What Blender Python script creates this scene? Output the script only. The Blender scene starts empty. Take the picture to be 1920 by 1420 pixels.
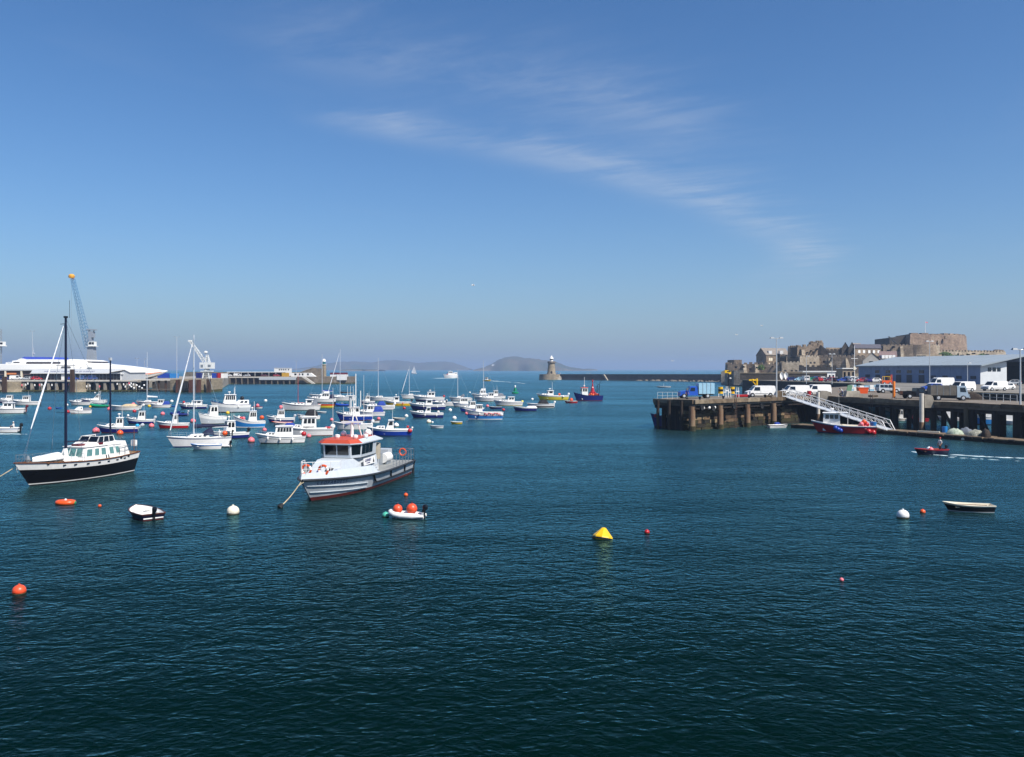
import bpy, math, random
from mathutils import Vector, Matrix
rnd = random.Random(7)
C = bpy.context.scene.collection
R = math.radians
# ---------------------------------------------------------------- camera
H, FPX, HY, CX = 9.4, 1560.0, 692.0, 960.0      # eye height, focal length in photo pixels, horizon row, centre column
cam = bpy.data.cameras.new('camera'); cam_o = bpy.data.objects.new('camera', cam); C.objects.link(cam_o)
cam_o.location = (0, 0, H); cam_o.rotation_euler = (R(90), 0, 0)
cam.sensor_width = 36; cam.lens = 36 * FPX / 1920; cam.shift_y = -(710 - HY) / 1920
cam.clip_start = 0.5; cam.clip_end = 120000
bpy.context.scene.camera = cam_o
sc = bpy.context.scene
sc.view_settings.view_transform = 'Standard'; sc.view_settings.look = 'None'
sc.view_settings.gamma = 1; sc.view_settings.use_curve_mapping = False
sc.view_settings.exposure = 0.45
sc.cycles.use_denoising = True
sc.cycles.max_bounces = 6; sc.cycles.volume_bounces = 0; sc.cycles.transparent_max_bounces = 8
sc.cycles.caustics_reflective = False; sc.cycles.caustics_refractive = False
sc.cycles.sample_clamp_indirect = 4
# ---------------------------------------------------------------- sky and sun
SUN_EL, SUN_AZ = R(50), math.atan2(0.75, -0.66)     # azimuth measured from +y towards +x
w = bpy.data.worlds.new('World'); sc.world = w; w.use_nodes = True
nt = w.node_tree; nt.nodes.clear()
def N(nt, t, **kw):
    n = nt.nodes.new(t)
    for k, v in kw.items():
        if k.startswith('i_'):
            key = k[2:]
            n.inputs[int(key) if key.isdigit() else key.replace('_', ' ')].default_value = v
        else: setattr(n, k, v)
    return n
def math_n(nt, op, a, b=None, clamp=False):
    n = nt.nodes.new('ShaderNodeMath'); n.operation = op; n.use_clamp = clamp
    for i, v in enumerate((a, b)):
        if v is None: continue
        if isinstance(v, (int, float)): n.inputs[i].default_value = v
        else: nt.links.new(v, n.inputs[i])
    return n.outputs[0]
def ramp(nt, fac, pts):
    n = nt.nodes.new('ShaderNodeValToRGB'); cr = n.color_ramp
    while len(cr.elements) < len(pts): cr.elements.new(0.5)
    for e, (p, c) in zip(cr.elements, pts):
        e.position = p; e.color = (c, c, c, 1) if isinstance(c, (int, float)) else (*c, 1)
    nt.links.new(fac, n.inputs[0]); return n.outputs[0]
sky = N(nt, 'ShaderNodeTexSky', sky_type='NISHITA', sun_disc=False)
sky.sun_elevation = SUN_EL; sky.sun_rotation = SUN_AZ
sky.altitude = 0; sky.air_density = 1.0; sky.dust_density = 0.7; sky.ozone_density = 3.0
# cirrus streaks on a high plane: direction / z gives the place on that plane
tc = N(nt, 'ShaderNodeTexCoord'); sp = N(nt, 'ShaderNodeSeparateXYZ'); nt.links.new(tc.outputs['Generated'], sp.inputs[0])
zz = math_n(nt, 'MAXIMUM', sp.outputs[2], 0.04)
px_ = math_n(nt, 'DIVIDE', sp.outputs[0], zz); py_ = math_n(nt, 'DIVIDE', sp.outputs[1], zz)
cb = N(nt, 'ShaderNodeCombineXYZ'); nt.links.new(px_, cb.inputs[0]); nt.links.new(py_, cb.inputs[1])
CLOUD_A = R(-62)      # the streaks' heading on the plane
mp = N(nt, 'ShaderNodeMapping'); mp.inputs['Rotation'].default_value = (0, 0, CLOUD_A); nt.links.new(cb.outputs[0], mp.inputs[0])
mp2 = N(nt, 'ShaderNodeMapping'); mp2.inputs['Scale'].default_value = (0.55, 1.0, 1); nt.links.new(mp.outputs[0], mp2.inputs[0])
n1 = N(nt, 'ShaderNodeTexNoise', i_Scale=1.4, i_Detail=7.0, i_Roughness=0.55, i_Distortion=0.5); nt.links.new(mp2.outputs[0], n1.inputs['Vector'])
mp3 = N(nt, 'ShaderNodeMapping'); mp3.inputs['Scale'].default_value = (1.5, 0.6, 1); nt.links.new(mp.outputs[0], mp3.inputs[0])
n2 = N(nt, 'ShaderNodeTexNoise', i_Scale=2.6, i_Detail=7.0, i_Roughness=0.65, i_Distortion=0.3); nt.links.new(mp3.outputs[0], n2.inputs['Vector'])
sp2 = N(nt, 'ShaderNodeSeparateXYZ'); nt.links.new(mp.outputs[0], sp2.inputs[0])
HAZE_D = 0.00021
SKY_TINT = (0.86, 1.07, 1.26); SKY_HAZE = (2.75, 3.55, 4.9)
X_, Y_ = px_, py_
curve = math_n(nt, 'ADD', math_n(nt, 'ADD', math_n(nt, 'MULTIPLY', X_, 0.70), 3.76), math_n(nt, 'MULTIPLY', math_n(nt, 'MULTIPLY', X_, X_), 0.26))
def band(off, wid, x0, x1, amp):
    d = math_n(nt, 'SUBTRACT', Y_, math_n(nt, 'ADD', curve, off))
    wd = math_n(nt, 'ADD', math_n(nt, 'MULTIPLY', math_n(nt, 'ADD', X_, 1.0), wid * 0.75), wid)
    q = math_n(nt, 'DIVIDE', d, math_n(nt, 'MAXIMUM', wd, 0.05))
    # jitter the band's edge with noise
    q = math_n(nt, 'ADD', q, math_n(nt, 'MULTIPLY', math_n(nt, 'SUBTRACT', n2.outputs[0], 0.5), 2.2))
    g = math_n(nt, 'POWER', 2.718, math_n(nt, 'MULTIPLY', math_n(nt, 'MULTIPLY', q, q), -1.0))
    a = N(nt, 'ShaderNodeMapRange', interpolation_type='SMOOTHSTEP'); nt.links.new(X_, a.inputs[0])
    a.inputs[1].default_value = x0; a.inputs[2].default_value = x0 + 0.55
    b = N(nt, 'ShaderNodeMapRange', interpolation_type='SMOOTHSTEP'); nt.links.new(X_, b.inputs[0])
    b.inputs[1].default_value = x1; b.inputs[2].default_value = x1 - 1.2
    return math_n(nt, 'MULTIPLY', math_n(nt, 'MULTIPLY', g, amp), math_n(nt, 'MULTIPLY', a.outputs[0], b.outputs[0]))
b1 = band(0.0, 0.16, -0.95, 3.7, 0.95); b2 = band(-0.74, 0.22, -1.0, 1.6, 0.5); b3 = band(1.1, 0.3, 2.2, 6.0, 0.2)
bsum = math_n(nt, 'ADD', math_n(nt, 'ADD', b1, b2), b3)
fib = ramp(nt, n1.outputs[0], [(0.30, 0.35), (0.64, 1.0)])
rip = ramp(nt, n2.outputs[0], [(0.37, 0.20), (0.66, 1.0)])
wide = ramp(nt, n1.outputs[0], [(0.60, 0.0), (0.85, 0.10)])     # faint wisps elsewhere
cov = math_n(nt, 'ADD', math_n(nt, 'MULTIPLY', math_n(nt, 'MULTIPLY', bsum, fib), rip), wide, clamp=True)
cov = math_n(nt, 'MULTIPLY', cov, 0.52)
mixc = N(nt, 'ShaderNodeMix', data_type='RGBA'); nt.links.new(cov, mixc.inputs[0])
hs = N(nt, 'ShaderNodeHueSaturation', i_Saturation=1.15); nt.links.new(sky.outputs[0], hs.inputs['Color'])
tint = N(nt, 'ShaderNodeMix', data_type='RGBA', blend_type='MULTIPLY', i_0=1.0); nt.links.new(hs.outputs[0], tint.inputs[6]); tint.inputs[7].default_value = (*SKY_TINT, 1)
el = math_n(nt, 'MAXIMUM', sp.outputs[2], 0.0)
hzf = math_n(nt, 'MULTIPLY', math_n(nt, 'POWER', 2.718, math_n(nt, 'DIVIDE', el, -0.085)), 0.9)      # dull blue haze low over the sea, all round
hmix = N(nt, 'ShaderNodeMix', data_type='RGBA'); nt.links.new(hzf, hmix.inputs[0]); nt.links.new(tint.outputs[2], hmix.inputs[6]); hmix.inputs[7].default_value = (*SKY_HAZE, 1)
nt.links.new(hmix.outputs[2], mixc.inputs[6]); mixc.inputs[7].default_value = (5.6, 6.3, 7.4, 1)
bg = N(nt, 'ShaderNodeBackground', i_Strength=0.074); nt.links.new(mixc.outputs[2], bg.inputs[0])
wo = N(nt, 'ShaderNodeOutputWorld'); nt.links.new(bg.outputs[0], wo.inputs[0])
sun = bpy.data.lights.new('sun', 'SUN'); sun.energy = 5.0; sun.angle = R(0.5); sun.color = (1.0, 0.95, 0.88)
sun_o = bpy.data.objects.new('sun', sun); C.objects.link(sun_o)
sdir = Vector((math.sin(SUN_AZ) * math.cos(SUN_EL), math.cos(SUN_AZ) * math.cos(SUN_EL), math.sin(SUN_EL)))
sun_o.rotation_euler = (-sdir).to_track_quat('-Z', 'Y').to_euler()
# ---------------------------------------------------------------- materials
MATS = {}
def lin(c):       # hex -> linear
    c = c.lstrip('#'); v = [int(c[i:i + 2], 16) / 255 for i in (0, 2, 4)]
    return tuple(x / 12.92 if x <= 0.04045 else ((x + 0.055) / 1.055) ** 2.4 for x in v)
def M(name, col=None, rough=0.5, metal=0.0, var=0.15, scale=3.0, bump=0.0, col2=None, spec=0.5, streak=False, bscale=None, glass=False):
    """procedural paint / stone / metal: base colour varied by noise, a little roughness wear and fine relief"""
    if name in MATS: return MATS[name]
    m = bpy.data.materials.new(name); m.use_nodes = True; t = m.node_tree
    b = t.nodes['Principled BSDF']
    if isinstance(col, str): col = lin(col)
    if col2 is None: col2 = tuple(x * (1 - var * 2) for x in col)
    elif isinstance(col2, str): col2 = lin(col2)
    tc = N(t, 'ShaderNodeTexCoord'); src = tc.outputs['Object']
    if streak:
        mpn = N(t, 'ShaderNodeMapping'); mpn.inputs['Scale'].default_value = (1, 1, 0.15); t.links.new(src, mpn.inputs[0]); src = mpn.outputs[0]
    n = N(t, 'ShaderNodeTexNoise', i_Scale=scale, i_Detail=6.0, i_Roughness=0.65); t.links.new(src, n.inputs['Vector'])
    f = ramp(t, n.outputs[0], [(0.36, 0.0), (0.66, 1.0)])
    mx = N(t, 'ShaderNodeMix', data_type='RGBA'); t.links.new(f, mx.inputs[0])
    mx.inputs[6].default_value = (*col, 1); mx.inputs[7].default_value = (*col2, 1)
    t.links.new(mx.outputs[2], b.inputs['Base Color'])
    b.inputs['Metallic'].default_value = metal; b.inputs['Specular IOR Level'].default_value = spec
    rr = N(t, 'ShaderNodeMapRange'); t.links.new(n.outputs[0], rr.inputs[0])
    rr.inputs[3].default_value = max(0.03, rough - 0.1); rr.inputs[4].default_value = min(1, rough + 0.12)
    t.links.new(rr.outputs[0], b.inputs['Roughness'])
    if bump:
        n2 = N(t, 'ShaderNodeTexNoise', i_Scale=bscale or scale * 4, i_Detail=5.0); t.links.new(tc.outputs['Object'], n2.inputs['Vector'])
        bp = N(t, 'ShaderNodeBump', i_Strength=0.6, i_Distance=bump); t.links.new(n2.outputs[0], bp.inputs['Height'])
        t.links.new(bp.outputs[0], b.inputs['Normal'])
    MATS[name] = m; return m
def masonry(name, c1, c2, mortar, bw, bh, dirt=None, bump=0.04, mort=0.05, axis='xz'):
    """stone courses read from object space on vertical faces (x+y along, z up), with noise staining"""
    if name in MATS: return MATS[name]
    m = bpy.data.materials.new(name); m.use_nodes = True; t = m.node_tree; b = t.nodes['Principled BSDF']
    tc = N(t, 'ShaderNodeTexCoord'); s = N(t, 'ShaderNodeSeparateXYZ'); t.links.new(tc.outputs['Object'], s.inputs[0])
    xy = math_n(t, 'ADD', s.outputs[0], math_n(t, 'MULTIPLY', s.outputs[1], 0.93))
    cbn = N(t, 'ShaderNodeCombineXYZ'); t.links.new(xy, cbn.inputs[0]); t.links.new(s.outputs[2], cbn.inputs[1])
    br = N(t, 'ShaderNodeTexBrick', i_Scale=1.0); t.links.new(cbn.outputs[0], br.inputs['Vector'])
    br.inputs['Color1'].default_value = (*lin(c1), 1); br.inputs['Color2'].default_value = (*lin(c2), 1); br.inputs['Mortar'].default_value = (*lin(mortar), 1)
    br.inputs['Mortar Size'].default_value = mort; br.inputs['Mortar Smooth'].default_value = 0.6
    br.inputs['Brick Width'].default_value = bw; br.inputs['Row Height'].default_value = bh; br.inputs['Bias'].default_value = 0.0
    n = N(t, 'ShaderNodeTexNoise', i_Scale=0.18, i_Detail=8.0, i_Roughness=0.7); t.links.new(tc.outputs['Object'], n.inputs['Vector'])
    f = ramp(t, n.outputs[0], [(0.38, 0.0), (0.62, 0.75)])
    mx = N(t, 'ShaderNodeMix', data_type='RGBA'); t.links.new(f, mx.inputs[0]); t.links.new(br.outputs[0], mx.inputs[6])
    mx.inputs[7].default_value = (*lin(dirt or mortar), 1)
    nb = N(t, 'ShaderNodeTexNoise', i_Scale=0.9, i_Detail=6.0, i_Roughness=0.7); t.links.new(tc.outputs['Object'], nb.inputs['Vector'])
    hv = N(t, 'ShaderNodeHueSaturation'); t.links.new(mx.outputs[2], hv.inputs['Color'])
    t.links.new(ramp(t, nb.outputs[0], [(0.3, 0.65), (0.7, 1.3)]), hv.inputs['Value'])
    t.links.new(hv.outputs[0], b.inputs['Base Color']); b.inputs['Roughness'].default_value = 0.9
    bp = N(t, 'ShaderNodeBump', i_Strength=0.8, i_Distance=bump)
    hgt = math_n(t, 'ADD', math_n(t, 'MULTIPLY', br.outputs['Fac'], -1.0), math_n(t, 'MULTIPLY', nb.outputs[0], 1.5))
    t.links.new(hgt, bp.inputs['Height']); t.links.new(bp.outputs[0], b.inputs['Normal'])
    MATS[name] = m; return m
# ---------------------------------------------------------------- mesh collector and object helpers
def mesh_of(name, V, F, mats, idx=None, smooth=False):
    me = bpy.data.meshes.new(name); me.from_pydata([tuple(v) for v in V], [], F)
    for m in (mats if isinstance(mats, (list, tuple)) else [mats]): me.materials.append(m)
    if idx and any(idx): me.polygons.foreach_set('material_index', idx)
    if smooth: me.polygons.foreach_set('use_smooth', [True] * len(F))
    me.update(); return me
class G:
    def __init__(s): s.V = []; s.F = []; s.I = []; s.cur = 0
    def add(s, V, F):
        o = len(s.V); s.V += [Vector(v) for v in V]; s.F += [tuple(i + o for i in f) for f in F]; s.I += [s.cur] * len(F); return s
    def mi(s, i): s.cur = i; return s
    def hexa(s, b, t):
        """b, t: four bottom and four top corners, counter-clockwise seen from above"""
        return s.add(list(b) + list(t), [(3, 2, 1, 0), (4, 5, 6, 7), (0, 1, 5, 4), (1, 2, 6, 5), (2, 3, 7, 6), (3, 0, 4, 7)])
    def box(s, x0, x1, y0, y1, z0, z1):
        return s.hexa([(x0, y0, z0), (x1, y0, z0), (x1, y1, z0), (x0, y1, z0)], [(x0, y0, z1), (x1, y0, z1), (x1, y1, z1), (x0, y1, z1)])
    def prism(s, pts, z0, z1):
        """pts: counter-clockwise outline in xy"""
        n = len(pts); zb = z0 if callable(z0) else (lambda p: z0); zt = z1 if callable(z1) else (lambda p: z1)
        V = [(p[0], p[1], zb(p)) for p in pts] + [(p[0], p[1], zt(p)) for p in pts]
        return s.add(V, [tuple(range(n - 1, -1, -1)), tuple(range(n, 2 * n))] + [(i, (i + 1) % n, n + (i + 1) % n, n + i) for i in range(n)])
    def extr(s, pts, d):
        """pts: 3d outline; swept by vector d"""
        n = len(pts); d = Vector(d); V = [Vector(p) for p in pts]; V += [v + d for v in V]
        return s.add(V, [tuple(range(n - 1, -1, -1)), tuple(range(n, 2 * n))] + [(i, (i + 1) % n, n + (i + 1) % n, n + i) for i in range(n)])
    def tube(s, p0, p1, r0, r1=None, n=6, cap=True):
        r1 = r0 if r1 is None else r1; p0 = Vector(p0); p1 = Vector(p1); ax = (p1 - p0)
        if ax.length < 1e-6: return s
        ax.normalize(); u = ax.orthogonal().normalized(); v = ax.cross(u); V = []
        for p, r in ((p0, r0), (p1, r1)):
            V += [p + (u * math.cos(2 * math.pi * i / n) + v * math.sin(2 * math.pi * i / n)) * r for i in range(n)]
        F = [(i, (i + 1) % n, n + (i + 1) % n, n + i) for i in range(n)]
        if cap: F += [tuple(range(n - 1, -1, -1)), tuple(range(n, 2 * n))]
        return s.add(V, F)
    def path(s, pts, r, n=5):
        for a, b in zip(pts, pts[1:]): s.tube(a, b, r, r, n)
        return s
    def lathe(s, prof, c=(0, 0, 0), n=12, cap=True, sx=1, sy=1):
        """prof: (radius, z) from bottom to top"""
        V = []; F = []; k = len(prof)
        for r, z in prof:
            V += [(c[0] + sx * r * math.cos(2 * math.pi * i / n), c[1] + sy * r * math.sin(2 * math.pi * i / n), c[2] + z) for i in range(n)]
        for j in range(k - 1):
            F += [(j * n + i, j * n + (i + 1) % n, (j + 1) * n + (i + 1) % n, (j + 1) * n + i) for i in range(n)]
        if cap: F += [tuple(range(n - 1, -1, -1)), tuple(range((k - 1) * n, k * n))]
        return s.add(V, F)
    def ball(s, c, r, n=12, k=7, sz=1.0):
        pr = [(max(1e-3, r * math.sin(math.pi * j / k)), -r * sz * math.cos(math.pi * j / k)) for j in range(k + 1)]
        return s.lathe(pr, c, n)
    def grid(s, rows, close=False):
        """rows: equal-length point lists -> quads"""
        n = len(rows[0]); V = [p for r in rows for p in r]; F = []
        for j in range(len(rows) - 1):
            for i in range(n if close else n - 1):
                F.append((j * n + i, j * n + (i + 1) % n, (j + 1) * n + (i + 1) % n, (j + 1) * n + i))
        return s.add(V, F)
    def panel(s, f, u0, u1, v0, v1, th=0.02):
        """a plate proud of the four-cornered face f = (bl, br, tr, tl) seen from outside"""
        bl, br, tr, tl = [Vector(p) for p in f]
        def at(u, v): return (bl * (1 - u) + br * u) * (1 - v) + (tl * (1 - u) + tr * u) * v
        n = (br - bl).cross(tl - bl).normalized()
        q = [at(u0, v0), at(u1, v0), at(u1, v1), at(u0, v1)]
        a = [p - n * 0.01 for p in q]; b = [p + n * th for p in q]
        return s.add(a + b, [(4, 5, 6, 7), (0, 1, 5, 4), (1, 2, 6, 5), (2, 3, 7, 6), (3, 0, 4, 7)])
    def build(s, name, mats, parent=None, smooth=False, loc=None):
        o = bpy.data.objects.new(name, mesh_of(name, s.V, s.F, mats, s.I, smooth)); C.objects.link(o)
        if parent: o.parent = parent
        if loc: o.location = loc
        return o
def tag(o, label, cat, group=None):
    o['label'] = label; o['category'] = cat
    if group: o['group'] = group
    return o
def thing(name, label, cat, loc=(0, 0, 0), yaw=0.0, group=None):
    o = bpy.data.objects.new(name, None); C.objects.link(o); o.location = loc; o.rotation_euler = (0, 0, yaw); o.empty_display_size = 0.2
    return tag(o, label, cat, group)
def structure(o): o['kind'] = 'structure'; return o
def stuff(o): o['kind'] = 'stuff'; return o
def copy_tree(o, parent=None):
    c = o.copy(); C.objects.link(c)
    if parent: c.parent = parent
    for ch in list(o.children): copy_tree(ch, c)
    return c
def autosmooth(o, ang=40):
    me = o.data; me.polygons.foreach_set('use_smooth', [True] * len(me.polygons)); me.set_sharp_from_angle(angle=R(ang)); return o
def gz(px, py, z=0.0):
    """the point at height z seen along the photograph's line of sight through (px, py)"""
    d = (H - z) * FPX / (py - HY); return Vector(((px - CX) / FPX * d, d, z))
def at(px, d, z=0.0): return Vector(((px - CX) / FPX * d, d, z))
def zat(py, d): return H - (py - HY) * d / FPX
# ---------------------------------------------------------------- sea
def sea_material():
    m = bpy.data.materials.new('sea_water'); m.use_nodes = True; t = m.node_tree; b = t.nodes['Principled BSDF']
    tc = N(t, 'ShaderNodeTexCoord'); g = N(t, 'ShaderNodeNewGeometry')
    def nz(scale, rot, sx, sy, det, rough=0.55, dist=0.0, seed=0.0):
        mp = N(t, 'ShaderNodeMapping'); mp.inputs['Rotation'].default_value = (0, 0, R(rot)); mp.inputs['Scale'].default_value = (sx, sy, 1); mp.inputs['Location'].default_value = (seed, seed * 1.7, 0)
        t.links.new(tc.outputs['Object'], mp.inputs[0])
        n = N(t, 'ShaderNodeTexNoise', i_Scale=scale, i_Detail=det, i_Roughness=rough, i_Distortion=dist); t.links.new(mp.outputs[0], n.inputs['Vector']); return n.outputs[0]
    a = nz(0.85, -16, 0.66, 1.0, 3.0, 0.5, 0.5)           # metre-long wavelets, crests across the view
    c = nz(2.1, 18, 0.72, 1.0, 2.0, 0.5, 0.3, 3.1)
    d = nz(5.0, -4, 0.8, 1.0, 3.0, 0.55, 0.0, 7.7)        # ripples
    e = nz(0.10, 10, 0.6, 1.0, 2.0, 0.5, 0.0, 1.3)        # slow swell
    patch = nz(0.035, 5, 0.35, 1.0, 3.0, 0.6, 0.0, 5.0)   # gusts: rougher and calmer patches
    def ridge(x): return math_n(t, 'SUBTRACT', 1.0, math_n(t, 'ABSOLUTE', math_n(t, 'MULTIPLY', math_n(t, 'SUBTRACT', x, 0.5), 2.0)))
    h = math_n(t, 'ADD', math_n(t, 'MULTIPLY', ridge(a), SEA_A), math_n(t, 'MULTIPLY', ridge(c), SEA_C))
    h = math_n(t, 'ADD', h, math_n(t, 'MULTIPLY', d, SEA_D)); h = math_n(t, 'ADD', h, math_n(t, 'MULTIPLY', e, SEA_E))
    gust = ramp(t, patch, [(0.32, 0.45), (0.68, 1.25)])
    h = math_n(t, 'MULTIPLY', h, gust)
    bp = N(t, 'ShaderNodeBump', i_Strength=1.0, i_Distance=1.0); t.links.new(h, bp.inputs['Height'])
    t.nodes.remove(b)
    body = N(t, 'ShaderNodeBsdfDiffuse'); body.inputs[0].default_value = (*SEA_COL, 1)
    gl = N(t, 'ShaderNodeBsdfGlossy', i_Roughness=0.27); gl.inputs[0].default_value = (0.40, 0.85, 0.92, 1)
    fr = N(t, 'ShaderNodeFresnel', i_IOR=1.33)
    for n_ in (body, gl, fr): t.links.new(bp.outputs[0], n_.inputs['Normal'])
    fac = math_n(t, 'MULTIPLY', math_n(t, 'POWER', fr.outputs[0], 1.75), SEA_REFL)      # wave faces hide one another at grazing angles
    mxs = N(t, 'ShaderNodeMixShader'); t.links.new(fac, mxs.inputs[0]); t.links.new(body.outputs[0], mxs.inputs[1]); t.links.new(gl.outputs[0], mxs.inputs[2])
    t.links.new(mxs.outputs[0], t.nodes['Material Output'].inputs[0])
    return m
SEA_A, SEA_C, SEA_D, SEA_E = 0.115, 0.062, 0.038, 0.35
SEA_COL = (0.0003, 0.0062, 0.0050); SEA_REFL = 1.05
me = mesh_of('sea_water', [(-60000, -300, 0), (60000, -300, 0), (60000, 90000, 0), (-60000, 90000, 0)], [(0, 1, 2, 3)], sea_material())
sea = structure(bpy.data.objects.new('sea_water', me)); C.objects.link(sea)
# ---------------------------------------------------------------- islands across the strait
ISLE_ROCK = M('isle_rock', '#6b5d4e', 0.95, var=0.2, scale=0.02, col2='#4c4a38')
ISLE_GREEN = M('isle_green', '#2c3a24', 0.95, scale=0.006, col2='#5a4d38')
def island(name, label, d, prof, depth, seed):
    """prof: (photo x, photo y of the skyline); a ridge with spurs and a rocky foot"""
    r = random.Random(seed); rows = []; K = 14; pts = []
    for (x0, y0), (x1, y1) in zip(prof, prof[1:]):
        n = max(1, int(abs(x1 - x0) / 4))
        for i in range(n):
            f = i / n; pts.append((x0 + (x1 - x0) * f, y0 + (y1 - y0) * f))
    pts.append(prof[-1])
    for j in range(K + 1):
        v = j / K; row = []
        for i, (px, py) in enumerate(pts):
            hgt = max(0.0, zat(py, d))
            prf = math.sin(min(1, v * 1.9) * math.pi / 2) ** 0.7 if v < 0.55 else max(0.0, math.cos((v - 0.55) / 0.45 * math.pi / 2))
            wob = math.sin(i * 0.55 + seed) * 60 * (1 - v) + math.sin(i * 0.21 + v * 3) * 40
            z = hgt * prf * (0.93 + 0.14 * r.random()) if 0 < j < K else -2
            p = at(px, d, 0); p.y = d - depth * 0.5 + depth * v + wob; p.z = z
            row.append(p)
        rows.append(row)
    g = G(); g.grid(rows)
    for k, f in enumerate(g.F):
        z = sum(g.V[i].z for i in f) / 4; g.I[k] = 1 if z < 5 else 0
    o = g.build(name, [ISLE_GREEN, ISLE_ROCK], None, smooth=True); return structure(o)
island('island_hills', '', 6300, [(560, 692.5), (592, 687), (610, 683), (640, 679), (670, 678), (690, 680), (720, 677), (740, 675), (760, 678), (785, 681), (810, 679), (835, 678), (852, 681), (870, 687), (884, 692.5)], 900, 3)
island('island_hills', '', 4300, [(893, 692.6), (908, 689), (918, 684), (932, 677), (945, 672), (957, 669.5), (968, 669.5), (980, 672), (1000, 673), (1020, 675), (1040, 679), (1052, 682), (1062, 687), (1078, 690), (1095, 692.6)], 700, 5)
island('island_rocks', '', 4700, [(1085, 693.2), (1096, 692), (1104, 691.2), (1112, 692.3), (1120, 693.2)], 120, 8)
island('sand_shoal', '', 3600, [(640, 693.4), (660, 692.4), (680, 692.2), (700, 692.8), (716, 693.4)], 200, 9)
for px, py, w_, lab in ((926, 685, 20, 'white house low on the left slope of the nearer island'), (929.5, 686, 14, 'smaller white house right beside it on the island slope')):
    p = at(px, 4150, zat(py + 1, 4150)); h = thing('island_house', lab, 'house', p)
    G().box(-w_ / 2, w_ / 2, -5, 5, -3, 6).build('wall', M('white_render', '#f2efe8', 0.8, var=0.05), h)
    G().extr([(-w_ / 2 - .5, -5.5, 6), (-w_ / 2 - .5, 5.5, 6), (-w_ / 2 - .5, 0, 10)], (w_ + 1, 0, 0)).build('roof', M('slate', '#5d6068', 0.7, scale=1.0), h)
# ---------------------------------------------------------------- paints used on boats, vehicles and gear
def paint(name, hexc, rough=0.32, var=0.06): return M('paint_' + name, hexc, rough, var=var, scale=2.5, spec=0.5)
WHITE = paint('white', '#ebe9e4'); CREAM = paint('cream', '#e6dcc4'); GREYP = paint('pale_grey', '#b9bdc0'); MIDGREY = paint('mid_grey', '#7e858b')
NAVY = paint('navy', '#17226a'); INK = paint('ink', '#10142e'); BLUE = paint('blue', '#1c409f'); SKYB = paint('sky_blue', '#2a7ec2'); PALEB = paint('pale_blue', '#9cc4d8')
RED = paint('red', '#b01c22'); MAROON = paint('maroon', '#5e1720'); ORANGE = paint('orange', '#e0551c'); YELLOW = paint('yellow', '#e3b414'); GREEN = paint('green', '#10885c')
BLACK = paint('black', '#0d0d12', 0.3); TEAL = paint('teal', '#4fae96'); LIME = paint('lemon', '#dccb3a'); PINK = paint('faded_pink', '#e2727a', 0.45); CYAN = paint('cyan', '#1fa3d6')
ANTI_R = M('antifoul_red', '#6a1d1a', 0.7); ANTI_B = M('antifoul_blue', '#14204a', 0.7); ANTI_K = M('antifoul_black', '#111214', 0.7)
GLASS = M('dark_glass', '#0c1116', 0.06, var=0.2, spec=0.8); GLASS_G = M('green_glass', '#5f8a86', 0.08, var=0.2, spec=0.8)
STEEL = M('stainless', '#c4c8cc', 0.28, metal=0.9, var=0.05); ALU = M('alloy_mast', '#d9dcdf', 0.4, metal=0.2, var=0.05)
RUBBER = M('black_rubber', '#141416', 0.7); WOOD = M('varnished_wood', '#6b3d1c', 0.45, scale=6, streak=True); TEAK = M('teak_deck', '#8f7350', 0.7, scale=8)
ROPE = M('rope', '#cbb894', 0.9); CANV_B = M('blue_canvas', '#1c3d94', 0.85, bump=0.02); CANV_N = M('navy_canvas', '#131a3c', 0.85, bump=0.02); CANV_K = M('black_canvas', '#15151b', 0.85, bump=0.02)
CANV_G = M('grey_canvas', '#6b7079', 0.85, bump=0.02); CANV_S = M('sand_canvas', '#c9b38e', 0.85, bump=0.02); SAIL = M('sailcloth', '#eceef0', 0.8, bump=0.01)
SKIN = M('skin', '#b9825f', 0.6); HAIR = M('dark_hair', '#2a1d15', 0.8)
def text_part(parent, s, size, mtx, mat, name='lettering', depth=0.004, align='CENTER'):
    cu = bpy.data.curves.new(name, 'FONT'); cu.body = s; cu.size = size; cu.align_x = align; cu.align_y = 'CENTER'; cu.extrude = depth; cu.resolution_u = 2
    tmp = bpy.data.objects.new('tmp', cu); C.objects.link(tmp); dg = bpy.context.evaluated_depsgraph_get()
    me = bpy.data.meshes.new_from_object(tmp.evaluated_get(dg)); bpy.data.objects.remove(tmp); me.name = name
    me.materials.clear(); me.materials.append(mat)
    o = bpy.data.objects.new(name, me); C.objects.link(o); o.parent = parent; o.matrix_local = mtx; return o
def frame_mtx(face, u, v, off=0.03):
    """a frame lying on a four-cornered face, x along its bottom edge, z out of it"""
    bl, br, tr, tl = [Vector(p) for p in face]
    x = (br - bl).normalized(); n = x.cross(tl - bl).normalized(); y = n.cross(x)
    p = (bl * (1 - u) + br * u) * (1 - v) + (tl * (1 - u) + tr * u) * v + n * off
    return Matrix(((x.x, y.x, n.x, p.x), (x.y, y.y, n.y, p.y), (x.z, y.z, n.z, p.z), (0, 0, 0, 1)))
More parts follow.
